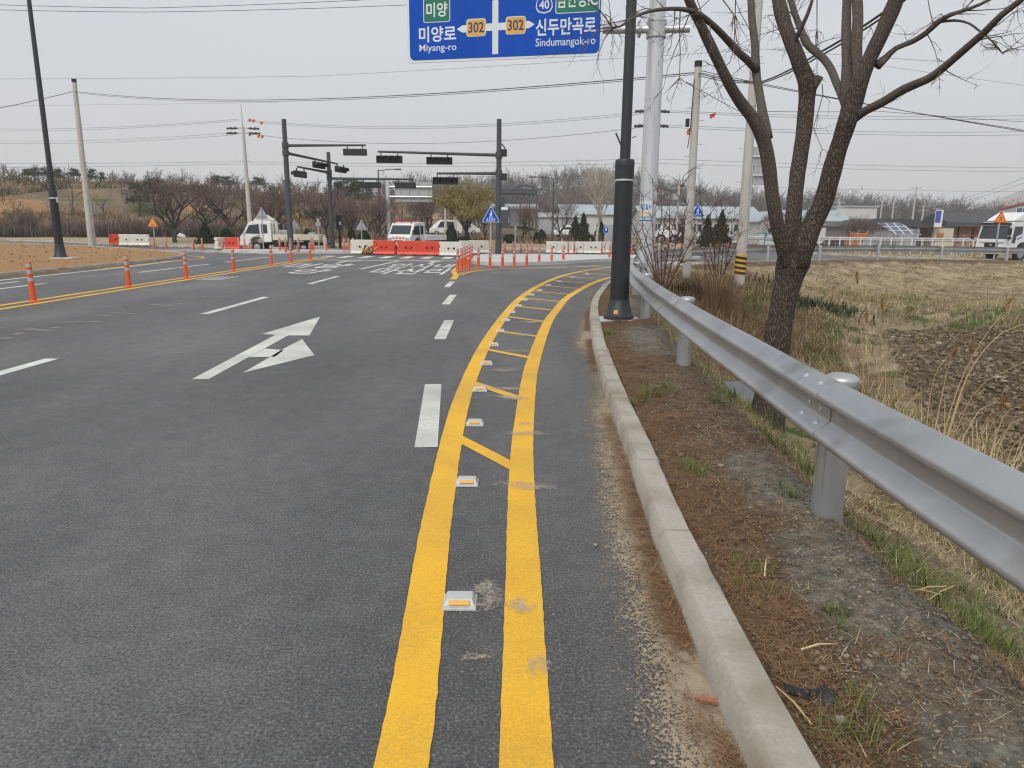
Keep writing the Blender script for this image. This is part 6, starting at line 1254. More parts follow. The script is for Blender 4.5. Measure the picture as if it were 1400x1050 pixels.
# ------------------------------------------------------------------ trees
def ribbons(segs):                        # list of (p, q, w) -> crossed thin quads
    P = np.array([s[0] for s in segs]); Q = np.array([s[1] for s in segs]); w = np.array([s[2] for s in segs])[:, None]
    d = Q - P; d /= np.linalg.norm(d, axis=1)[:, None] + 1e-9; ref = np.where(np.abs(d[:, 2:3]) < .9, [[0, 0, 1.]], [[1., 0, 0]]); rs = np.random.RandomState(len(segs))
    u = np.cross(d, ref); u /= np.linalg.norm(u, axis=1)[:, None] + 1e-9; v = np.cross(d, u); a = rs.uniform(0, 3.14, (len(P), 1)); s = u * np.cos(a) + v * np.sin(a)
    V = np.stack([P - s * w / 2, P + s * w / 2, Q + s * w * .25, Q - s * w * .25], 1).reshape(-1, 3); n = len(P)
    return V, (np.arange(n)[:, None] * 4 + np.arange(4)[None])
def bare_tree(seed, H=6.0, spread=.9, fork=.22, levels=5, tw_w=.022, up=.25, r0=.17, kid=(3, 5), droop=0.0, weep=0):
    rs = random.Random(seed); mb = MB(); segs = []
    def grow(p, d, ln, r, lev):
        k = 4 if lev < 2 else 3; pts = [p]; dd = d
        for i in range(k):
            dd = (dd + Vector((rs.gauss(0, .16), rs.gauss(0, .16), rs.gauss(0, .12) + (.05 * up - (droop if lev > 2 else 0))))).normalized(); pts.append(pts[-1] + dd * ln / k)
        if lev < 3: mb.tube(pts, [r * (1 - .45 * i / k) for i in range(k + 1)], 7 if lev == 0 else 5, cap=False)
        else: segs.extend((tuple(a), tuple(b), max(tw_w, r * 1.6)) for a, b in zip(pts[:-1], pts[1:]))
        if lev >= levels: return
        n = rs.randint(*kid) + (1 if lev == 0 else 0)
        for q in range(n):
            t = (rs.uniform(.45, 1.0) if lev else rs.uniform(.75, 1.0)); i = min(k - 1, int(t * k)); base = pts[i].lerp(pts[i + 1], t * k - i) if t < 1 else pts[-1]
            a = 6.28 * (q + rs.uniform(-.3, .3)) / n; lat = Vector((math.cos(a), math.sin(a), 0)); nd = (dd * (.75 if lev else .55) + lat * spread * rs.uniform(.5, 1.1) + Vector((0, 0, up))).normalized()
            grow(base, nd, ln * rs.uniform(.58, .80) if lev else H * rs.uniform(.26, .34), r * .56, lev + 1)
    grow(Vector((0, 0, 0)), Vector((rs.uniform(-.08, .08), rs.uniform(-.08, .08), 1)), H * fork, r0, 0)
    return mb, segs
def tree_thing(name, label, cat, mbsegs, trunk_m, twig_m, extra=None, part='twigs'):
    t = thing(name, label, cat); mb, segs = mbsegs; mb.build('trunk', trunk_m, t, smooth=True); V, F = ribbons(segs); np_mesh(part, V, F, twig_m, t); return t
cherry = [(s, bare_tree(s, 6.0, spread=.78, kid=(3, 5), r0=.16, up=.42, tw_w=.018)) for s in (3, 8, 15, 21)]
protos = {}
def put_tree(key, maker, x, yb, yt, Y, label, group, hgt, rz=0, wide=1.0):
    p = A(x, yb, Y); zg = tz(p.x, Y); s = (A(x, yt, Y).z - zg) / hgt
    if key not in protos: o = protos[key] = maker()
    else: o = dup(protos[key])
    o.location = (p.x, Y, zg - .05); o.rotation_euler[2] = rz; o.scale = (s * wide, s * wide, s); o['label'] = label; o['group'] = group; return o
def height_of(mbsegs): return max(max(v[2] for v in mbsegs[0].v), max(max(s[0][2], s[1][2]) for s in mbsegs[1]))
cm = [lambda i=i: tree_thing('bare_cherry_tree', '', 'tree', cherry[i][1], M['trunk_far'], M['maroon']) for i in range(4)]; ch = [height_of(c[1]) for c in cherry]
g = 'bare maroon trees beyond the junction'
for j, (x, yt, Y, i, wd_, l) in enumerate([
    (240, 229, 57, 0, 1.15, 'wide bare maroon tree left of the dark conical shrub, forking low'), (320, 240, 58, 1, 1.15, 'bare maroon tree just left of the tall pole behind the flatbed truck'),
    (379, 247, 63, 2, 1.2, 'bare maroon tree above the flatbed truck bed behind the tall signal pole'), (447, 252, 64, 3, 1.2, 'bare maroon tree directly behind the shorter signal pole'),
    (512, 262, 61, 0, .8, 'bare maroon tree beside the slim lamp with its arm to the right'), (584, 268, 62, 1, 1.0, 'small bare maroon tree right of the white crew cab truck'),
    (713, 272, 64, 2, .95, 'bare tree in front of the dark steel frame right of the signal box'), (765, 270, 66, 3, 1.0, 'bare tree just right of the dark lamp with its arm to the left'),
    (664, 285, 63, 3, .8, 'small bare tree tucked against the left side of the grey signal pole'), (20, 286, 76, 1, 1.3, 'bare brown tree at the far left edge below the terraced hill'), (44, 290, 78, 2, 1.2, 'second bare brown tree left of the black lamp sleeve below the hill'),
    (1062, 286, 72, 0, 1.0, 'bare bush like tree between the thick concrete pole and the big tree'), (1178, 290, 78, 2, 1.3, 'bare tree before the white warehouse right of the big tree'), (920, 285, 62, 1, 1.1, 'bare tree behind the reddish stems near the black capped pole'), (480, 268, 70, 2, 1.0, 'bare maroon tree between the shorter signal pole and the slim lamp'), (283, 248, 72, 3, 1.3, 'bare maroon tree set back between the two nearest wide maroon trees')]):
    put_tree(f'cherry{i}', cm[i], x, 335, yt, Y, l, g, ch[i], rz=j * 1.3, wide=wd_)
# willow with yellow buds
wl_ = bare_tree(31, 6.2, spread=.95, kid=(3, 5), r0=.24, fork=.2, levels=4, up=.3)
def make_willow():
    t = tree_thing('willow_tree', 'willow with a rounded crown of yellow green buds beyond the junction', 'tree', wl_, M['trunk_far'], M['greytwig']); rs = np.random.RandomState(4); S_ = np.array([s[1] for s in wl_[1]]); S_ = S_[rs.rand(len(S_)) < .8]
    rep = 9; P = np.repeat(S_, rep, 0) + rs.normal(0, .20, (len(S_) * rep, 3)); n = len(P); Q = P + rs.normal(0, .10, (n, 3)) - [0, 0, .16]; V, F = ribbons([(a, b, .035) for a, b in zip(P, Q)]); np_mesh('buds', V, F, M['willow'], t); return t
put_tree('willow', make_willow, 641, 335, 240, 60, 'willow with a rounded crown of yellow green buds left of the grey signal pole', 'willow', height_of(wl_) + .2, 1.0, 1.05)
pl_ = bare_tree(44, 8, spread=.62, kid=(3, 5), r0=.17, fork=.30, levels=5, up=.5, tw_w=.022)
put_tree('plane', lambda: tree_thing('pale_bark_tree', '', 'tree', pl_, mat('pale_trunk_bark', (.42, .39, .33), .9, var=.3, scale=3), M['palebark']), 815, 336, 216, 60, 'tall bare tree with pale whitish bark left of the near black lamp', 'pale tree', height_of(pl_), 0, .9)
# pines
def pine(seed, H=6, lean=.1, flat_=.5, bare=.45):
    rs = random.Random(seed); mb = MB(); top = Vector((rs.uniform(-lean, lean) * H, rs.uniform(-lean, lean) * H, H * .93)); mb.tube([(0, 0, 0), top * .5 + Vector((rs.uniform(-.2, .2), 0, 0)), top], [.16, .11, .05], 6); segs = []; npr = np.random.RandomState(seed); P, Q = [], []
    for k in range(15):
        t = rs.uniform(bare, 1); c = top * t; r = H * .26 * (1.15 - .6 * (t - bare) / (1 - bare)); a = rs.uniform(0, 6.28); e = c + Vector((math.cos(a) * r * rs.uniform(.3, 1), math.sin(a) * r * rs.uniform(.3, 1), rs.uniform(-.05, .12) * H)); mb.tube([c, c.lerp(e, .5) + Vector((0, 0, -.1)), e], [.05, .035, .02], 4)
        n = 150; off = npr.normal(0, 1, (n, 3)) * [H * .075, H * .075, H * .028 * (1 + flat_)]; p = np.array(e) + off; P.append(p); Q.append(p + npr.normal(0, .12, (n, 3)) + [0, 0, .05])
    V, F = ribbons([(a, b, .14) for a, b in zip(np.concatenate(P), np.concatenate(Q))]); return mb, V, F
pv = [pine(s, 6, .12, .5, b) for s, b in ((1, .62), (2, .55), (5, .45))]
def mkpine(i):
    t = thing('pine_tree', '', 'tree'); pv[i][0].build('trunk', M['trunk_far'], t); np_mesh('needles', pv[i][1], pv[i][2], M['pine'], t); return t
g = 'dark green pines along the hill'
for j, (x, yb, yt, Y, i, l) in enumerate([(41, 258, 231, 142, 0, 'leftmost flat topped pine on the crest of the terraced hill'), (55, 258, 230, 145, 0, 'second flat topped pine from the left on the hill crest'), (68, 258, 229, 141, 1, 'pine partly hidden behind the black lamp post on the hill crest'), (83, 260, 232, 140, 2, 'dense pine just right of the black lamp post on the hill crest'), (101, 257, 231, 146, 0, 'pine touching the left side of the left concrete pole on the crest'), (127, 258, 232, 140, 2, 'dense pine just right of the left concrete pole on the crest'), (140, 260, 236, 138, 2, 'second dense pine right of the left concrete pole'),
    (190, 292, 252, 104, 2, 'spreading low pine on the slope left of the widest maroon tree'), (212, 290, 246, 108, 1, 'taller pine on the slope behind the widest maroon tree'), (302, 268, 241, 150, 0, 'distant pine just left of the tall utility pole'), (316, 268, 242, 150, 1, 'distant pine behind the tall utility pole top'), (350, 268, 243, 152, 0, 'small distant pine just right of the tall utility pole'), (462, 272, 249, 118, 2, 'left pine of the dark group right of the shorter signal pole'), (476, 274, 247, 120, 1, 'middle pine of the dark group right of the shorter signal pole'), (494, 275, 250, 118, 2, 'right pine of the dark group by the slim lamp')]):
    put_tree(f'pine{i}', lambda i=i: mkpine(i), x, yb, yt, Y, l, g, 6.1, j * .9, 1.25 if j < 7 else 1.5)
# conical and clipped evergreens
def evergreen(seed, shape):
    rs = np.random.RandomState(seed); n = 2600; z = rs.rand(n) ** (1.2 if shape == 'cone' else 1); a = rs.uniform(0, 6.28, n)
    if shape == 'ball': u = rs.normal(0, 1, (n, 3)); u /= np.linalg.norm(u, axis=1)[:, None]; P = u * [.5, .5, .5] * (.88 + .16 * rs.rand(n))[:, None] + [0, 0, .5]; core = [(.05, .02), (.3, .1), (.42, .3), (.45, .5), (.4, .7), (.25, .9), (0, .95)]
    elif shape == 'egg': r = .5 * np.sin(np.pi * np.clip(z, .03, 1) ** .75) ** .6 * (.9 + .15 * rs.rand(n)); P = np.column_stack([r * np.cos(a), r * np.sin(a), z]); core = [(.2, .0), (.38, .12), (.43, .35), (.4, .6), (.26, .85), (0, .96)]
    else: r = .5 * (1 - z) ** .8 * (.6 + .5 * rs.rand(n)) * (1 + .25 * np.sin(z * 22 + a * 2)); P = np.column_stack([r * np.cos(a), r * np.sin(a), z]); core = [(.16, 0), (.34, .05), (.26, .35), (.15, .65), (0, .93)]
    out = P - [0, 0, .4]; out /= np.linalg.norm(out, axis=1)[:, None]; Q = P + out * .05 + rs.normal(0, .03, (n, 3)); V, F = ribbons([(p, q, .035) for p, q in zip(P, Q)]); mb = MB(); mb.lathe(core, 14); return V, F, mb
ev = {s: evergreen(i, s) for i, s in enumerate(('ball', 'egg', 'cone'))}
def mkev(s): t = thing('evergreen_shrub', '', 'shrub'); np_mesh('leaves', ev[s][0], ev[s][1], M['shrub'], t); ev[s][2].build('inner_growth', M['shrub'], t, smooth=True); return t
def put_ev(shape, x, yb, yt, w, Y, label, group):
    p = A(x, yb, Y); zg = tz(p.x, Y); h = A(x, yt, Y).z - zg
    if shape not in protos: o = protos[shape] = mkev(shape)
    else: o = dup(protos[shape])
    wm = w * Y / F_; o.location = (p.x, Y, zg - .03); o.scale = (wm, wm, h); o.rotation_euler[2] = x; o['label'] = label; o['group'] = group
g = 'dark evergreen shrubs along the verge beyond the junction'
for shape, x, yt, w, Y, l in (('cone', 281, 306, 27, 52, 'dark spiky conical shrub between the two widest maroon trees'), ('egg', 311, 313, 15, 55, 'dark upright shrub at the foot of the bare tree left of the flatbed truck'), ('egg', 421, 313, 11, 57, 'small dark conical shrub above the flatbed truck tail'), ('egg', 481, 313, 11, 58, 'dark upright shrub left of the grey triangle sign by the cream barrier'), ('egg', 498, 315, 15, 58, 'dark oval shrub behind the grey triangle sign'), ('ball', 603, 322, 18, 58, 'low round shrub left of the tall dark oval one'), ('egg', 617, 308, 14, 58, 'tall dark oval shrub between two low round ones'), ('ball', 633, 323, 15, 58, 'low round shrub at the foot of the willow'), ('ball', 697, 320, 15, 60, 'round dark shrub just right of the signal control box'), ('egg', 740, 314, 12, 61, 'dark upright shrub between the two dark street lamps'), ('egg', 792, 313, 12, 61, 'dark clipped shrub left of the low brown round one'), ('ball', 805, 321, 15, 60, 'low round shrub at the foot of the pale barked tree'), ('egg', 733, 317, 8, 62, 'narrow dark shrub beside the upright one between the lamps'), ('ball', 1064, 315, 8, 78, 'small round dark shrub before the white gabled building')):
    put_ev(shape, x, 334, yt, w, Y, l, g)
g = 'young conifers before the long shed'
for x, yt, w, Y, l in ((786, 297, 16, 72, 'left young conifer in front of the long shed by the pale tree'), (797, 293, 17, 75, 'right young conifer in front of the long shed by the pale tree'), (820, 298, 14, 74, 'young conifer hidden behind the pale barked trunk'), (966, 296, 20, 60, 'left dark conifer behind the bush between the poles'), (985, 290, 22, 62, 'right dark conifer behind the bush between the poles'), (936, 305, 14, 62, 'small dark conifer just left of the black capped pole')):
    put_ev('cone', x, 330, yt, w * 1.2, Y, l, g)

# woods that read as one mass
def wood(name, pts, seed, m, h=(5, 8), nt=60, tw=.05, spread=.28):
    rs = np.random.RandomState(seed); P, Q, Wd = [], [], []
    for x, y in pts:
        z = tz(x, y); H = rs.uniform(*h); base = np.array([x, y, z]); top = base + [rs.normal(0, .3), rs.normal(0, .3), H * .8]; P.append(base); Q.append(base * .45 + top * .55); Wd.append(.26)
        prim = []
        for k in range(7): s = base + (top - base) * rs.uniform(.2, .7); e = s + np.array([rs.normal(0, H * spread * .55), rs.normal(0, H * spread * .55), rs.uniform(.18, .5) * H]); P.append(s); Q.append(e); Wd.append(.10); prim.append((s, e))
        for k in range(nt): s, e = prim[rs.randint(7)]; a = s + (e - s) * rs.uniform(.3, 1); P.append(a); Q.append(a + np.array([rs.normal(0, H * .07), rs.normal(0, H * .07), rs.uniform(-.02, .16) * H])); Wd.append(tw)
    V, F = ribbons(list(zip(P, Q, Wd))); return tag(np_mesh(name, V, F, m), kind='stuff')
rs = np.random.RandomState(9)
wood('bare_orchard', [(x, y) for x, y in zip(rs.uniform(-36, -2, 62), rs.uniform(88, 112, 62))], 1, M['maroon'], (4.2, 6.4), 130, .035, .42)
wood('bare_orchard', [(x, y) for x, y in zip(rs.uniform(-62, -30, 40), rs.uniform(98, 118, 40))], 6, M['maroon'], (2.6, 5.0), 110, .035, .42)
wood('hill_wood', [(x, y) for x, y in zip(rs.uniform(-40, 135, 1150), rs.uniform(205, 300, 1150))], 2, M['hazewood'], (6, 10.5), 70, .11)
wood('hill_wood', [(x, y) for x, y in zip(rs.uniform(90, 250, 900), rs.uniform(215, 320, 900))], 3, M['hazewood'], (8, 13), 80, .11)
wood('crest_wood', [(x, y) for x, y in zip(rs.uniform(-150, -28, 330), rs.uniform(142, 165, 330))], 4, M['hazewood'], (2.0, 4.6), 60, .06)
def brush(name, pts, seed, m, n=60, h=(.6, 1.4), w=(.03, .08), spread=.8):
    c = np.repeat(np.array(pts), n, 0); r_ = np.random.RandomState(seed); P = np.column_stack([c[:, 0] + r_.normal(0, spread, len(c)), c[:, 1] + r_.normal(0, spread * .6, len(c)), np.zeros(len(c))]); P[:, 2] = terrain(P[:, 0], P[:, 1]) + r_.uniform(0, .5, len(c)) * h[0]
    V, F = blades(P, r_.uniform(0, 6.28, len(c)), r_.uniform(.1, 1.3, len(c)), r_.uniform(*h, len(c)), r_.uniform(*w, len(c)), r_.uniform(-.3, 1, len(c)), r_, 2); return tag(np_mesh(name, V, F, m), kind='stuff')
brush('orchard_hedge', [(x, 74 + .06 * x + rs.normal(0, .8)) for x in np.linspace(-62, -24, 90)], 3, M['greytwig'], 150, (.5, 1.3), (.03, .09), .7)
brush('orchard_hedge', [(x, 80 + rs.normal(0, .8)) for x in np.linspace(-75, -28, 80)], 13, M['maroon'], 120, (.8, 1.9), (.03, .08), .8)
hx = rs.uniform(-130, -22, 620); hy = rs.uniform(92, 142, 620); k = fbm(hx, hy * 1.6, 3, .06, 33) > .46
brush('hillside_scrub', list(zip(hx[k], hy[k])), 5, M['drybrown'], 80, (.4, 1.3), (.05, .13), 2.4)
hx = rs.uniform(-130, -20, 170); hy = rs.uniform(95, 146, 170); k = fbm(hx, hy * 1.6, 3, .06, 37) > .55
brush('hillside_evergreens', list(zip(hx[k], hy[k])), 6, M['pine'], 80, (.5, 1.5), (.10, .25), 1.7)
brush('hillside_shrubs', [(x, 128 + rs.normal(0, 5)) for x in rs.uniform(-120, -55, 14)], 7, M['olive'], 120, (.5, 1.4), (.1, .22), 1.6)
brush('far_verge_hedge', [(x, 60.5 + rs.normal(0, .5)) for x in np.linspace(-14, 24, 60)], 8, M['drybrown'], 70, (.2, .55), (.03, .07), .5)
brush('far_verge_hedge', [(x, 72 + rs.normal(0, 1.5)) for x in np.linspace(-26, 8, 50)], 9, M['maroon'], 70, (.4, 1.1), (.03, .07), .8)
lx = rs.uniform(-26, 30, 900); ly = rs.uniform(50, 61, 900); tufts(np.column_stack([lx, ly, rs.uniform(.7, 1.4, 900)]), 'far_lawn_grass', M['straw'], 10, (.06, .16), (.015, .03), spread=.5, tilt=(.4, 1.4))
lx = rs.uniform(16, 70, 900); ly = rs.uniform(54, 66, 900); tufts(np.column_stack([lx, ly, rs.uniform(.7, 1.6, 900)]), 'far_bank_grass', M['straw'], 10, (.1, .3), (.02, .04), spread=.6, tilt=(.4, 1.4))

# ------------------------------------------------------------------ vehicles
def wheel(par, x, y, r, w=.2, rim=True):
    mb = MB(); mb.M = Matrix.Translation((x, y, r)) @ Matrix.Rotation(R(90), 4, 'X'); mb.lathe([(r * .8, -w / 2), (r, -w / 2 + .03), (r, w / 2 - .03), (r * .8, w / 2)], 20); t = mb.build('wheel', M['rubber'], par)
    s = -1 if y < 0 else 1; rb = MB(); rb.M = Matrix.Translation((x, y + s * (w / 2 + .002), r)) @ Matrix.Rotation(R(90 if s < 0 else -90), 4, 'X'); rb.lathe([(r * .62, -.02), (r * .62, .004), (r * .5, .008), (r * .2, -.01 + .03), (0, .03)], 18); rb.build('rim', M['rim'], t); return t
def side(poly, y0, w): return (poly, (0, y0, 0), (1, 0, 0), (0, 0, 1), w)
def light_truck(label, loc, rz, bedcol, cargo):
    """cab-over one tonne truck, nose towards -x, width 1.74 along y"""
    t = thing('flatbed_truck', label, 'truck', loc, rz); hw = .82
    cab = [(-2.42, .42), (-2.50, .62), (-2.49, .98), (-2.36, 1.10), (-1.98, 1.74), (-1.84, 1.86), (-1.2, 1.93), (-.62, 1.90), (-.56, 1.8), (-.55, .62), (-1.02, .60), (-1.10, .78), (-1.27, .92), (-1.50, .96), (-1.72, .90), (-1.86, .76), (-1.92, .56), (-2.0, .42)]
    mb = MB(); mb.prism(cab, (0, hw, 0), (1, 0, 0), (0, 0, 1), 2 * hw); body = mb.build('cab', M['white_car'], t, bevel=.05, seg=3)
    for s in (-1, 1):
        w1 = [(-2.16, 1.14), (-1.90, 1.64), (-1.30, 1.72), (-1.26, 1.12)]; w2 = [(-1.16, 1.14), (-1.18, 1.70), (-.80, 1.70), (-.78, 1.16)]
        for q in (w1, w2): m2 = MB(); m2.prism(q, (0, s * (hw + .006) + .004, 0), (1, 0, 0), (0, 0, 1), .008); m2.build('side_window', M['glass'], t)
        m2 = MB(); m2.box((-1.34, s * (hw + .008), 1.02), (.14, .02, .035)); m2.build('door_handle', M['chassis'], t)
        m2 = MB(); m2.tube([(-2.18, s * hw, 1.42), (-2.3, s * (hw + .16), 1.34)], .015, 6); m2.box((-2.33, s * (hw + .19), 1.28), (.08, .16, .28)); m2.build('wing_mirror', M['black'], t)
    def onfront(za, zb_, y0, y1, m, nm, d=.012, z_lo=1.10):
        x = lambda z: -2.36 + (z - 1.10) * .594 if z > 1.1 else -2.49; m2 = MB(); m2.prism([(y0, 0), (y1, 0), (y1 - .04 * (za > 1.1), 1), (y0 + .04 * (za > 1.1), 1)], (x(za) - d, 0, za), (0, 1, 0), (x(zb_) - x(za), 0, zb_ - za), .02); return m2.build(nm, m, t)
    onfront(1.17, 1.70, -.72, .72, M['glass'], 'windscreen', .03)
    for s in (-1, 1): m2 = MB(); m2.box((-2.495, s * .62, .84), (.05, .26, .2)); m2.build('headlight', M['lamp_glass'], t, bevel=.02)
    m2 = MB(); m2.box((-2.47, 0, .52), (.14, 1.66, .22)); m2.build('bumper', M['white_car'], t, bevel=.04); m2 = MB(); m2.box((-2.51, 0, .75), (.03, .6, .07)); m2.build('grille', M['chassis'], t)
    MB().box((.85, 0, .52), (3.9, .8, .18)).build('chassis', M['chassis'], t); MB().box((-.1, .55, .45), (.8, .3, .32)).build('fuel_tank', M['chassis'], t); MB().box((-.2, -.55, .48), (.6, .3, .3)).build('battery_box', M['chassis'], t)
    MB().box((.95, 0, .80), (2.86, 1.66, .08)).build('bed_floor', M[bedcol], t)
    for s in (-1, 1): MB().box((.95, s * .83, .93), (2.86, .045, .34)).build('bed_side', M[bedcol], t, bevel=.01)
    MB().box((2.39, 0, .93), (.045, 1.70, .34)).build('tailgate', M[bedcol], t, bevel=.01)
    hb = MB(); 
    for s in (-.7, 0, .7): hb.tube([(-.46, s, .84), (-.46, s, 1.74)], .03, 6)
    hb.tube([(-.46, -.75, 1.74), (-.46, .75, 1.74)], .03, 6); hb.build('headboard_frame', M['fence_white'], t)
    for x in (-1.48, 1.4):
        for s in (-1, 1): wheel(t, x, s * .74, .31 if x < 0 else .27, .19)
    return t
p = A(340, 345, 43.8); tk = light_truck('white cab over flatbed truck with tools stacked behind the cab, seen from its left side', (p.x + 2.45, 43.0, -.05), R(2), 'cream_bed', True)
tk.scale = (.93,) * 3; TKS = .93
def cargo(nm, lab, cat, c, build):
    t = thing(nm, lab, cat, Vector(tk.location) + Vector(c) * TKS, R(2), 'load on the white flatbed truck'); t.scale = (TKS,) * 3; build(t); return t
cargo('water_tank', 'grey box tank right behind the cab of the flatbed truck', 'tank', (.05, .0, .84), lambda t: (MB().box((0, 0, .27), (.9, 1.3, .54), taper=.95).build('tank', M['siding'], t, bevel=.04), MB().box((.0, -.66, .2), (.04, .02, .34), .3).build('strap', M['navy'], t)))
cargo('blue_crate', 'pale blue box at the tail of the flatbed truck', 'box', (1.85, -.3, .84), lambda t: (MB().box((0, 0, .17), (.36, .3, .34)).build('box', mat('pale_blue_plastic', (.45, .62, .8), .5), t, bevel=.02), MB().box((0, 0, .36), (.38, .32, .04)).build('lid', M['fence_white'], t)))
cargo('cargo_bundle', 'bundle of brown sacks leaning on the cab rear frame', 'bundle', (-.34, 0, 1.62), lambda t: [MB().tube([(x, y, -.5), (x + .05, y + .02, -.15), (x + .02, y, .12)], [.10, .13, .07], 8).build('sack', M[m], t) for x, y, m in ((0, -.5, 'cream_bed'), (.16, -.2, 'rust'), (.25, -.5, 'chassis'), (.6, -.5, 'chassis'), (.78, -.4, 'cream_bed'))])
cargo('traffic_sacks', 'white sack lying on the middle of the flatbed truck', 'sack', (.55, -.2, .86), lambda t: MB().tube([(-.2, 0, .1), (-.05, 0, .16), (.12, 0, .13), (.25, 0, .06)], [.06, .16, .14, .05], 8).build('sack', M['fence_white'], t, smooth=True))
cargo('roof_load', 'beige folded tarpaulin strapped on the flatbed truck cab roof', 'tarpaulin', (-1.2, 0, 1.92), lambda t: MB().tube([(-.62, 0, -.02), (-.3, 0, .12), (.2, 0, .16), (.66, 0, .02)], [.10, .2, .22, .08], 10).build('cover', M['cream_bed'], t, smooth=True))
p = A(552, 345, 42.2); vn = light_truck('white crew cab truck with dark roof rack facing the camera behind the red barriers', (p.x + .55, 44.6, -.03), R(68), 'white_car', False); vn.name = 'crew_cab_truck'; vn.scale = (.93,) * 3
rk = MB(); rk.tube([(-1.95, -.62, 2.02), (-1.95, .62, 2.02)], .045, 6); rk.tube([(-.7, -.62, 2.02), (-.7, .62, 2.02)], .04, 6)
for s in (-.62, .62): rk.tube([(-1.95, s, 2.02), (-.7, s, 2.02)], .035, 6); rk.tube([(-1.95, s, 1.82), (-1.95, s, 2.02)], .03, 6)
rk.build('roof_rack', M['signred'], vn); MB().box((-1.3, 0, 2.06), (.3, 1.1, .12)).build('warning_bar', M['chassis'], vn); 
v, f = text_mesh('도로보수', .2, .95, bold=.01); mb = MB(); mb.add([(-2.503 - .012, .48 - q.x, .86 + q.y * .8) for q in v], f); mb.build('lettering', M['signred'], vn)
def small_car(label, loc, rz, tall=False):
    t = thing('white_van' if tall else 'white_car', label, 'van' if tall else 'car', loc, rz, 'white cars on the far road'); h = 1.9 if tall else 1.45
    prof = [(-2.2, .3), (-2.25, .7), (-2.1, .85), (-1.5, .95), (-.85, h - .1), (-.5, h), (1.9 if tall else 1.1, h), (2.15 if tall else 1.8, h - .15 if tall else .95), (2.2, .8), (2.2, .3)]
    MB().prism(prof, (0, .82, 0), (1, 0, 0), (0, 0, 1), 1.64).build('body', M['white_car'], t, bevel=.08, seg=3)
    for s in (-1, 1):
        for q in ([(-1.25, .98), (-.78, h - .2), (-.1, h - .16), (-.1, .98)], [(0, .98), (0, h - .16), (.9, h - .18), (1.1, .98)]): MB().prism(q, (0, s * .825 + .006, 0), (1, 0, 0), (0, 0, 1), .012).build('side_window', M['glass'], t)
    MB().prism([(-.62, 0), (.62, 0), (.55, 1), (-.55, 1)], (-1.46, 0, 1.0), (0, 1, 0), (.55, 0, h - 1.2), .015).build('windscreen', M['glass'], t)
    for x in (-1.35, 1.35):
        for s in (-1, 1): wheel(t, x, s * .74, .31)
    return t
for x, Y, tl, l in ((608, 92, True, 'white van on the far road above the low round shrubs'), (633, 95, False, 'white car behind the willow on the far road'), (780, 92, False, 'white car parked far behind the young conifers')): p = A(x, 322, Y); small_car(l, (p.x, Y, tz(p.x, Y)), R(25 if tl else 5), tl)
# cargo truck at the right edge
Yt = 52.5; p = A(1341, 350, Yt); ct = thing('cargo_truck', 'white heavy cargo truck with a roof fairing cut off by the right edge', 'truck', (p.x + 1.0, Yt + .6, -.55), R(19))
hw = 1.2; cab = [(.02, .55), (0, 1.0), (.05, 1.48), (.30, 2.62), (.42, 2.78), (2.35, 2.82), (2.35, .95), (1.98, .95), (1.86, 1.12), (1.6, 1.25), (1.3, 1.2), (1.08, 1.02), (.98, .7), (.92, .55)]
MB().prism(cab, (0, hw, 0), (1, 0, 0), (0, 0, 1), 2 * hw).build('cab', M['white_car'], ct, bevel=.05, seg=3)
MB().prism([(.40, 2.83), (.75, 3.05), (1.5, 3.42), (2.3, 3.5), (2.36, 2.84)], (0, hw - .15, 0), (1, 0, 0), (0, 0, 1), 2 * hw - .3).build('roof_fairing', M['white_car'], ct, bevel=.12, seg=3)
fx_ = lambda z: .05 + (z - 1.48) * .219
MB().prism([(-1.08, 0), (1.08, 0), (1.02, 1), (-1.02, 1)], (fx_(1.58) - .02, 0, 1.58), (0, 1, 0), (fx_(2.5) - fx_(1.58), 0, .92), .03).build('windscreen', M['glass'], ct)
MB().box((.22, 0, 2.66), (.25, 2.2, .16), .0).build('sun_visor', M['glass'], ct, bevel=.02)
MB().box((-.008, 0, 1.12), (.05, 1.0, .32)).build('grille', M['chassis'], ct); MB().box((-.035, 0, 1.14), (.01, .22, .12)).build('emblem', M['rim'], ct)
gt = MB(); 
for zz_ in (1.34, .82): gt.box((-.012, 0, zz_), (.04, 1.9, .035))
gt.build('trim', M['siding'], ct); MB().box((-.02, 0, .66), (.12, 2.38, .34)).build('bumper', M['white_car'], ct, bevel=.04)
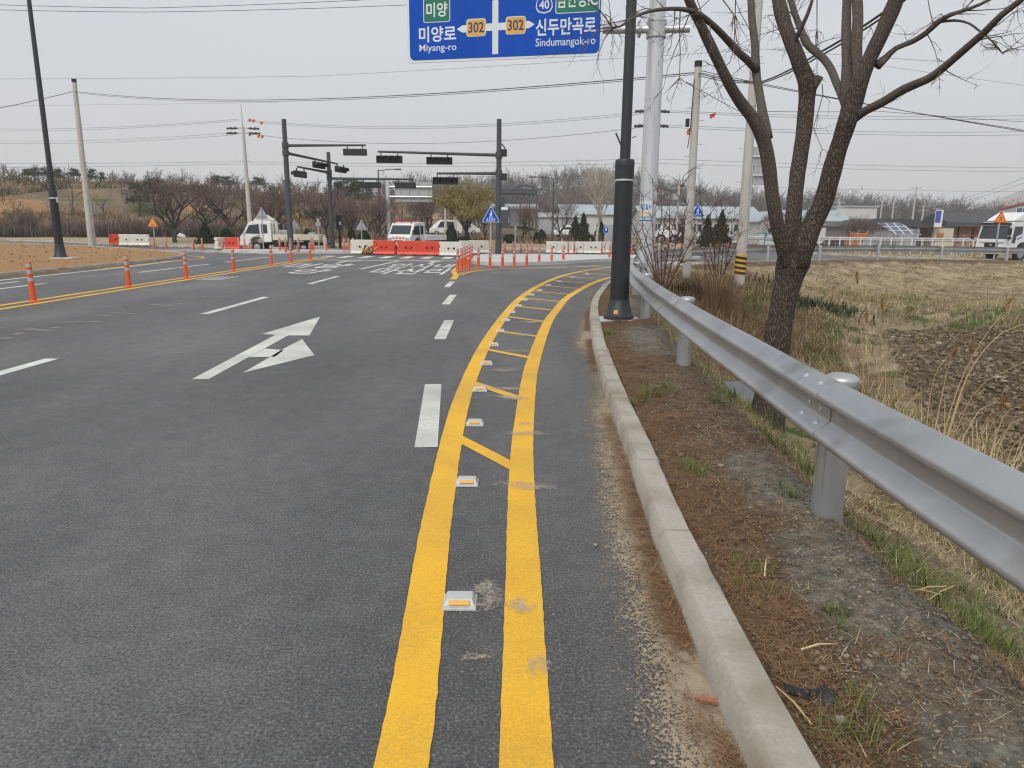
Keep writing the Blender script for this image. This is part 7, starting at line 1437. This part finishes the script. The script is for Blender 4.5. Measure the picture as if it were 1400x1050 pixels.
for s in (-1, 1):
    MB().box((-.075, s * .88, .72), (.04, .42, .18)).build('headlight', M['lamp_glass'], ct, bevel=.03)
    MB().prism([(.42, 1.3), (.55, 2.45), (1.35, 2.47), (1.35, 1.95), (.82, 1.78), (.75, 1.28)], (0, s * (hw + .008) + .005, 0), (1, 0, 0), (0, 0, 1), .012).build('side_window', M['glass'], ct)
    MB().prism([(1.55, 1.95), (1.55, 2.46), (2.12, 2.46), (2.12, 2.15), (1.95, 1.97)], (0, s * (hw + .008) + .005, 0), (1, 0, 0), (0, 0, 1), .012).build('rear_window', M['glass'], ct)
    MB().prism([(.9, 1.62), (1.0, 1.50), (1.42, 1.76), (1.3, 1.76)], (0, s * (hw + .008) + .004, 0), (1, 0, 0), (0, 0, 1), .01).build('purple_decal', mat('purple_decal', (.22, .16, .5), .5), ct)
    m2 = MB(); m2.tube([(.3, s * 1.1, 2.6), (-.15, s * 1.4, 2.62), (-.18, s * 1.42, 2.3)], .02, 6); m2.box((-.18, s * 1.42, 2.08), (.1, .2, .5)); m2.box((-.16, s * 1.42, 1.65), (.1, .22, .22)); m2.tube([(-.17, s * 1.42, 2.0), (-.1, s * 1.36, 1.5), (.08, s * 1.15, 1.45)], .018, 6); m2.build('wing_mirror', M['black'], ct)
    MB().prism([(.95, .85), (1.08, 1.14), (1.3, 1.32), (1.62, 1.36), (1.92, 1.24), (2.1, .98), (1.98, .96), (1.86, 1.13), (1.6, 1.26), (1.3, 1.21), (1.08, 1.03)], (0, s * (hw + .01) + .01, 0), (1, 0, 0), (0, 0, 1), .02).build('wheel_arch', M['chassis'], ct)
    wheel(ct, 1.55, s * 1.02, .5, .3); wheel(ct, 6.0, s * 1.0, .5, .34)
MB().box((4.5, 0, .85), (6.5, 1.0, .3)).build('chassis', M['chassis'], ct); MB().box((5.6, 0, 2.2), (6.2, 2.4, 2.4)).build('cargo_box', M['white_car'], ct, bevel=.03); MB().box((2.43, 0, 2.0), (.1, 2.0, 1.6)).build('cab_rear_frame', M['chassis'], ct)

# ------------------------------------------------------------------ buildings
def bld(name, label, cat='building', loc=(0, 0, 0), rz=0): return thing(name, label, cat, loc, rz)
def gable(t, w, d, h, rise, wall, roof, over=.3, along='x', trim=None):
    if along == 'x':
        mb = MB(); mb.prism([(-d / 2, 0), (d / 2, 0), (d / 2, h), (0, h + rise), (-d / 2, h)], (-w / 2, 0, 0), (0, 1, 0), (0, 0, 1), w); mb.build('wall', wall, t)
        th = .12; P = [(-d / 2 - over, h - rise * over / (d / 2) + .02), (0, h + rise + .02), (d / 2 + over, h - rise * over / (d / 2) + .02), (d / 2 + over, h - rise * over / (d / 2) + .02 + th), (0, h + rise + th + .02), (-d / 2 - over, h - rise * over / (d / 2) + .02 + th)]
        mb = MB(); mb.prism(P, (-w / 2 - over, 0, 0), (0, 1, 0), (0, 0, 1), w + 2 * over); return mb.build('roof', roof, t)
    mb = MB(); mb.prism([(-w / 2, 0), (w / 2, 0), (w / 2, h), (0, h + rise), (-w / 2, h)], (0, d / 2, 0), (1, 0, 0), (0, 0, 1), d); mb.build('wall', wall, t)
    th = .14; e = h - rise * over / (w / 2); P = [(-w / 2 - over, e + .02), (0, h + rise + .02), (w / 2 + over, e + .02), (w / 2 + over, e + th + .02), (0, h + rise + th + .02), (-w / 2 - over, e + th + .02)]
    mb = MB(); mb.prism(P, (0, d / 2 + over, 0), (1, 0, 0), (0, 0, 1), d + 2 * over); return mb.build('roof', roof, t)
def window(t, x, z, w, h, y, m='glass', frame='white_wall'):
    f = MB().box((x, y - .02, z), (w + .14, .05, h + .14)).build('window', M[frame], t); MB().box((x - w * .25, y - .05, z), (w * .44, .02, h)).build('pane', M[m], f); MB().box((x + w * .25, y - .05, z), (w * .44, .02, h)).build('pane', M['glass'], f)
Y = 82; k = Y / F_
a = A(1158, 338, Y); b = A(1252, 338, Y); t = bld('grey_house', 'low grey prefab house with a dark roof left of the tilted solar panels', loc=((a.x + b.x) / 2, Y + 3, -.6)); W2 = b.x - a.x
MB().box((0, 0, 1.25), (W2, 6, 2.5)).build('wall', M['ribbed'], t); MB().prism([(-W2 / 2 - .9, 2.45), (W2 / 2 + .4, 2.62), (W2 / 2 - .2, 3.4), (-W2 / 2 + 3.0, 3.5), (-W2 / 2 - .9, 2.6)], (0, 3.4, 0), (1, 0, 0), (0, 0, 1), 6.8).build('roof', M['roof_dark'], t)
window(t, -W2 / 2 + 1.5, 1.45, .7, 1.2, -3.0); MB().box((W2 / 2 - 1.2, -3.02, 1.0), (2.2, .06, 2.0)).build('shutter_door', M['siding'], t)
Ys = 78; q = [A(*c, yy) for c, yy in (((1223, 321), Ys), ((1256, 321), Ys), ((1230, 305), Ys + 2.6), ((1199, 305), Ys + 2.6))]
t = thing('solar_array', 'tilted grey solar panel array on thin posts before the grey house', 'solar panels', (q[0].x, q[0].y, tz(q[0].x, q[0].y)))
o = Vector(t.location); bl = q[0] - o; br = q[1] - o + Vector((.3, 0, 0)); tr_ = q[2] - o; tl = q[3] - o; nrm = (br - bl).cross(tl - bl).normalized()
mb = MB(); mb.add([bl, br, tr_, tl, bl + nrm * .05, br + nrm * .05, tr_ + nrm * .05, tl + nrm * .05], [(3, 2, 1, 0), (4, 5, 6, 7), (0, 1, 5, 4), (1, 2, 6, 5), (2, 3, 7, 6), (3, 0, 4, 7)]); mb.build('panel', M['solar'], t)
for c, e in ((bl, br), ):
    for f in (.2, .8): s = bl.lerp(br, f); MB().tube([(s.x, s.y + .3, 0), (s.x, s.y + .3, s.z)], .06, 6).build('post', M['galv'], t); s = tl.lerp(tr_, f); MB().tube([(s.x, s.y, 0), (s.x, s.y, s.z)], .06, 6).build('post', M['galv'], t)
Y = 84; a = A(1305, 338, Y); t = bld('brick_building', 'low red brick building with a wide dark roof behind the cargo truck', loc=(a.x + 5.2, Y, -.6), rz=R(-8))
MB().box((0, 3.2, 1.5), (10.4, 6.4, 3.0)).build('wall', M['brick'], t); rf = MB(); rf.prism([(-.9, 2.75), (-.9, 3.2), (3.2, 4.3), (7.2, 3.2), (7.2, 2.75)], (-6.4, 0, 0), (0, 1, 0), (0, 0, 1), 13.0); rf.build('roof', M['roof_dark'], t); MB().box((0, -.93, 2.95), (12.8, .06, .5)).build('fascia', M['frame_dark'], t); MB().box((-4.7, -.08, 1.4), (.12, .12, 2.8)).build('downpipe', M['chassis'], t); MB().box((-2.2, -.06, 2.2), (.3, .12, .2)).build('wall_lamp', M['chassis'], t)
Y = 83; a = A(1244, 336, Y); t = bld('carport', 'dark flat carport roof on thin posts left of the brick building', 'carport', loc=(a.x + 2.6, Y, -.6)); MB().box((-.5, 2, 2.65), (5.2, 4.5, .22)).build('roof', M['roof_dark'], t); [MB().tube([(x, -.1, 0), (x, -.1, 2.6)], .06, 6).build('post', M['chassis'], t) for x in (-2.4, -.5)]; MB().box((.9, 1.2, 1.25), (2.2, 3, 2.5)).build('cream_wall', M['cream_wall'], t); MB().box((.5, -.32, 1.6), (.75, .05, .7)).build('hatch', M['rust'], t); MB().box((-1.2, 3.8, .9), (4.2, .2, 1.0)).build('brick_screen', M['brick'], t)
Y = 112; a = A(1358, 330, Y); q_ = Matrix.Rotation(R(-34), 3, 'Z') @ Vector((7.1, 6.1, 0)); t = bld('gable_hall', 'tall grey metal hall with red trimmed gable at the right edge', loc=(a.x + q_.x, Y + q_.y, -.6), rz=R(-34)); gable(t, 14, 12, 5.4, 2.0, M['siding'], M['siding'], .1, 'y'); tm = MB(); tm.prism([(-7.2, 5.38), (0, 7.43), (7.2, 5.38), (7.2, 5.62), (0, 7.68), (-7.2, 5.62)], (0, -6.12, 0), (1, 0, 0), (0, 0, 1), .08); tm.build('red_trim', M['roof_red'], t); window(t, -4.0, 5.3, 1.5, .8, -6.0, 'glass_blue'); window(t, -.2, 5.5, 1.5, .9, -6.0); window(t, 4.2, 6.6, 1.2, .9, -6.0)
Y = 128; a = A(1140, 325, Y); b = A(1195, 325, Y); t = bld('white_warehouse', 'white flat roofed warehouse with a row of windows right of the big tree', loc=((a.x + b.x) / 2, Y + 6, -.6)); W2 = b.x - a.x; MB().box((0, 0, 3.1), (W2, 12, 6.2)).build('wall', M['white_wall'], t); MB().box((0, 0, 6.3), (W2 + .5, 12.4, .25)).build('roof', M['roof_teal'], t); [MB().box((-1.6 + i * .9, -6.03, 3.3), (.75, .06, 1.6)).build('window', M['siding'], t) for i in range(4)]
Y = 108; a = A(880, 330, Y); b = A(1040, 330, Y); t = bld('long_shed', 'long white factory shed with a pale blue green roof behind the two concrete poles', loc=((a.x + b.x) / 2, Y + 6, -.4)); W2 = b.x - a.x; gable(t, W2, 11, 3.6, 1.7, M['white_wall'], M['roof_teal'], .5, 'x'); [window(t, -W2 / 2 + 2 + i * 3.0, 2.2, 1.2, 1.0, -5.5) for i in range(5)]
Y = 100; a = A(1038, 330, Y); b = A(1085, 330, Y); t = bld('white_gable_house', 'white gabled building with two small dark windows behind the left tree limb', loc=((a.x + b.x) / 2, Y + 4, -.5)); gable(t, b.x - a.x, 8, 3.2, 1.3, M['white_wall'], M['roof_teal'], .3, 'y'); window(t, -.8, 1.9, 1.1, .8, -4.0)
Y = 118; a = A(1085, 330, Y); b = A(1142, 330, Y); t = bld('teal_roofed_hall', 'pale hall with a teal roof seen between the forked tree limbs', loc=((a.x + b.x) / 2, Y + 5, -.5)); gable(t, b.x - a.x + 4, 9, 3.6, 1.6, M['white_wall'], M['roof_teal'], .4, 'x')
Y = 96; a = A(1196, 318, Y); t = bld('blue_roof_shed', 'low shed with a bright blue roof above the solar panels', loc=(a.x + 4.2, Y + 3, -.6)); gable(t, 8.2, 5, 2.9, .55, M['cream_wall'], M['roof_blue'], .4, 'x')
Y = 110; a = A(690, 330, Y); b = A(737, 330, Y); t = bld('steel_frame', 'dark unfinished steel frame with an arched truss roof right of the signal pole', 'steel frame', loc=((a.x + b.x) / 2 - 1.5, Y, tz(a.x, Y))); W2 = (b.x - a.x) / 2 + 1; 
fm = MB()
for x in (-W2 - 2, -W2 / 3 - 1, W2 / 3, W2): MB().box((x, 0, 2.6), (.22, .22, 5.2)).build('column', M['frame_dark'], t)
MB().box((-1, 0, 5.2), (2 * W2 + 2.4, .25, .25)).build('beam', M['frame_dark'], t); MB().box((-1, 0, 4.0), (2 * W2 + 2.4, .2, .2)).build('beam', M['frame_dark'], t)
MB().tube([(-W2 * .2, 0, 5.3), (W2 * .25, 0, 6.1), (W2 * .55, 0, 6.3), (W2 * .85, 0, 6.0), (W2 + .3, 0, 5.2)], .14, 5).build('truss', M['frame_dark'], t)
for x in np.linspace(-W2 - 2, W2, 13): fm.tube([(x, .05, 4.05), (x + .45, .05, 5.2)], .07, 4)
fm.build('lattice', M['frame_dark'], t); MB().box((-1, 4, 5.5), (2 * W2 + 2.4, 5, .7)).build('roof_sheet', M['frame_dark'], t)
Y = 104; a = A(737, 330, Y); b = A(792, 330, Y); t = bld('grey_shed', 'long low grey shed behind the bare trees right of the steel frame', loc=((a.x + b.x) / 2, Y + 4, tz(a.x, Y) - .1)); gable(t, b.x - a.x, 7, 2.4, .6, M['siding'], M['siding'], .2, 'x')
Y = 122; a = A(775, 330, Y); b = A(840, 330, Y); t = bld('green_roofed_shed', 'shed with a faded green grey roof behind the pale barked tree', loc=((a.x + b.x) / 2, Y + 4, tz(a.x, Y))); gable(t, b.x - a.x + 2, 8, 3.4, 1.5, M['white_wall'], M['roof_teal'], .4, 'x')
Y = 116; a = A(690, 330, Y); t = bld('white_store', 'low white store partly hidden behind the steel frame columns', loc=(a.x + 1.0, Y + 4, tz(a.x, Y))); gable(t, 8, 6, 2.6, .8, M['white_wall'], M['siding'], .3, 'x')
# footbridge stairs
a = A(1087, 323, 90); b = A(1104, 298, 92); t = thing('footbridge_stairs', 'teal steel footbridge stairs seen between the tree limbs', 'stairs', (a.x, a.y, tz(a.x, a.y))); o = Vector(t.location); a, b = a - o, b - o
for dy in (0, 1.6): MB().tube([a + Vector((0, dy, 0)), b + Vector((0, dy, 0))], .16, 4).build('stringer', M['fence_white'], t); MB().tube([a + Vector((0, dy, 1.1)), b + Vector((0, dy, 1.1))], .06, 4).build('handrail', M['teal'], t)
[MB().box(tuple(a.lerp(b, (i + .5) / 12) + Vector((0, .8, .05))), (.3, 1.6, .05)).build('step', M['teal'], t) for i in range(12)]; [MB().tube([a.lerp(b, i / 6), a.lerp(b, i / 6) + Vector((0, 0, 1.1))], .04, 4).build('baluster', M['teal'], t) for i in range(7)]; MB().box((b.x, b.y + .8, b.z / 2), (.3, .3, b.z)).build('support', M['teal'], t)
a = A(1055, 330, 62); t = thing('teal_railing', 'teal steel railing frame on the straw bank behind the left tree limb', 'railing', (a.x, 62, tz(a.x, 62))); [MB().tube([(x, 0, 0), (x, 0, 1.3)], .06, 5).build('post', M['teal'], t) for x in (-.6, .6)]; MB().box((.5, 0, 1.3), (3.6, .12, .12)).build('top_rail', M['teal'], t); MB().box((0, 0, .7), (1.2, .06, .06)).build('mid_rail', M['teal'], t)
# white mesh fence
Y = 66; xa, xb = A(1120, 330, Y).x, A(1345, 330, Y).x; t = thing('white_fence', 'white post and wire mesh fence along the far road at the right', 'fence', (xa, Y, -.5)); n = 17
for i in range(n): x = (xb - xa) * i / (n - 1); MB().box((x, 0, .72), (.08, .08, 1.5)).build('post', M['fence_white'], t)
mm = MB(); [mm.tube([(0, .03, z), (xb - xa, .03, z)], .009, 4) for z in (.3, .6, .9, 1.2, 1.4)]; [mm.tube([(x, .03, .15), (x, .03, 1.4)], .009, 4) for x in np.arange(0, xb - xa, .5)]; mm.build('mesh', M['fence_white'], t)
# second guardrail beyond the crossroad
Y = 70; xa, xb = A(868, 325, Y).x, A(1400, 325, Y).x; t = thing('guardrail', 'pale far guardrail along the straw bank beyond the crossroad', 'guardrail', (xa, Y, 0))
mb = MB(); zz_ = A(1000, 325, Y).z; pr = [(0, -.17), (-.08, -.12), (-.08, -.05), (-.01, 0), (-.08, .05), (-.08, .12), (0, .17), (.02, .17), (.02, -.17)]; mb.prism(pr, (0, 0, zz_), (0, 1, 0), (0, 0, 1), 0.01) if False else None
vs = [(x, d, zz_ + z) for x in (0, xb - xa) for d, z in pr]; k = len(pr); mb.add(vs, [(q, k + q, k + (q + 1) % k, (q + 1) % k) for q in range(k)]); mb.build('beam', M['galv_pole'], t)
for i in range(11): x = (xb - xa) * (i + .5) / 11; MB().tube([(x, .1, tz(xa + x, Y) - .1), (x, .1, zz_ + .15)], .07, 8).build('post', M['galv'], t)
# odds and ends in the yard
for nm, lab, cat, x, yb, Y, bld_ in (('orange_digger', 'rusty orange machine parked by the white fence left of the grey house', 'machine', 1164, 336, 72, lambda t: (MB().box((0, 0, .9), (1.1, 1.2, .9)).build('engine_housing', M['rust'], t, bevel=.08), MB().box((.55, 0, 1.5), (1.3, 1.1, .7)).build('cab', M['rust'], t, bevel=.08), MB().box((0, 0, .25), (1.7, 1.3, .5)).build('tracks', M['chassis'], t, bevel=.1))), ('tarp_heap', 'heap under a blue grey tarpaulin by the white fence before the brick building', 'tarpaulin', 1310, 337, 72, lambda t: MB().lathe([(1.3, 0), (1.2, .25), (.7, .55), (0, .75)], 9).build('cover', M['tarp'], t)), ('dark_car', 'dark parked car seen just right of the big tree trunk', 'car', 1140, 336, 74, lambda t: (MB().prism([(-1.6, .2), (-1.6, .7), (-.9, .8), (-.6, 1.3), (.9, 1.35), (1.5, .8), (1.6, .2)], (0, .8, 0), (1, 0, 0), (0, 0, 1), 1.6).build('body', M['chassis'], t, bevel=.06), MB().prism([(-.7, .85), (-.5, 1.25), (.8, 1.28), (1.2, .85)], (0, -.79, 0), (1, 0, 0), (0, 0, 1), .02).build('side_window', M['glass'], t))), ('white_tractor', 'white farm machine among the stems left of the black capped pole', 'machine', 911, 328, 66, lambda t: (MB().box((0, 0, .9), (1.8, 1.2, .7), taper=.8).build('body', M['fence_white'], t, bevel=.1), MB().tube([(-.9, 0, 1.0), (-.4, 0, 1.7), (.6, 0, 1.6)], .08, 6).build('boom', M['fence_white'], t), wheel(t, -.6, -.5, .45), wheel(t, .6, -.5, .45)))):
    p = A(x, yb, Y); bld_(thing(nm, lab, cat, (p.x, Y, tz(p.x, Y))))
p = A(1297, 305, 80); t = thing('blue_banner', 'blue and white vertical banner sign standing on the carport roof', 'banner', (p.x, 82.0, 2.2)); MB().box((0, 0, .75), (.85, .08, 1.9)).build('panel', M['signwhite'], t); MB().box((-.1, -.05, .95), (.6, .02, 1.3)).build('blue_print', mat('banner_blue', (.06, .09, .35), .6, var=.4, scale=2), t); MB().tube([(-.3, .1, -.4), (-.3, .1, 1.6)], .04, 6).build('frame_post', M['galv'], t)
t = thing('silver_cabinet', 'grey roadside control cabinet just left of the near black lamp', 'cabinet', (*A(835, 333, 47)[:2], tz(A(835, 333, 47).x, 47))); MB().box((0, 0, .95), (.8, .6, 1.7)).build('cabinet', M['siding'], t, bevel=.03); MB().box((0, 0, .05), (.9, .7, .2)).build('plinth', M['pave'], t); MB().box((.28, -.31, 1.0), (.04, .03, .16)).build('handle', M['chassis'], t)
# distant utility poles among the woods
g = 'distant utility poles before the right hand woods'
for i, (x, yt, Y) in enumerate(((1245, 255, 118), (1201, 272, 135), (1217, 275, 140), (1258, 280, 130), (1277, 284, 135), (925, 245, 95), (1143, 275, 120), (609, 285, 82), (623, 288, 84))):
    p = A(x, 320, Y); zg = tz(p.x, Y); h = A(x, yt, Y).z - zg; t = thing('utility_pole', ['tallest distant concrete pole above the grey house and solar panels', 'leftmost thin distant pole above the warehouse roof', 'second thin distant pole above the warehouse roof', 'thin distant pole left of the carport', 'distant pole with crossarms left of the blue banner', 'distant pole with a transformer box behind the stems', 'distant pale pole just right of the big tree', 'left of two thin grey posts behind the round shrubs', 'right of two thin grey posts behind the round shrubs'][i], 'utility pole', (p.x, Y, zg), 0, g); MB().tube([(0, 0, 0), (0, 0, h)], [.17, .11], 8).build('shaft', M['pole_conc'], t)
    if i < 7:
        for f in (.97, .86): MB().box((0, 0, h * f), (1.8, .1, .1)).build('crossarm', M['galv'], t)
    if i == 5: MB().box((-.3, 0, h * .72), (.9, .6, .8)).build('transformer', M['siding'], t, bevel=.05)
# stones heap and spoil beyond the island
n = 420; ex = rng.uniform(3.2, 12, n); ey = rng.uniform(44.5, 47.5, n); stones(np.column_stack([ex, ey, .05 + .5 * np.exp(-((ey - 46) / 1.0) ** 2) * rng.rand(n)]), rng.uniform(.1, .3, n), .6, M['palestone'], 'rubble_bank')
n = 500; ex = rng.uniform(-30, -14.6, n); ey = rng.uniform(22, 47, n); k = sdist(KL, ex, ey) > .6; stones(np.column_stack([ex[k], ey[k], terrain(ex[k], ey[k]) + .01]), rng.uniform(.02, .06, k.sum()), .6, M['stone'], 'soil_stones')

# ------------------------------------------------------------------ thin spring haze between here and the far hills
hz = bpy.data.materials.new('haze_air'); N, L, P = nodes(hz); N.remove(P); pv_ = N.new('ShaderNodeVolumePrincipled'); pv_.inputs['Color'].default_value = (.985, .992, 1, 1); pv_.inputs['Density'].default_value = .00055; pv_.inputs['Anisotropy'].default_value = .2
L.new(pv_.outputs[0], N['Material Output'].inputs['Volume'])
mb = MB(); mb.box((0, 1650, 130), (6300, 4100, 300)); hb = mb.build('haze', hz); tag(hb, kind='stuff')
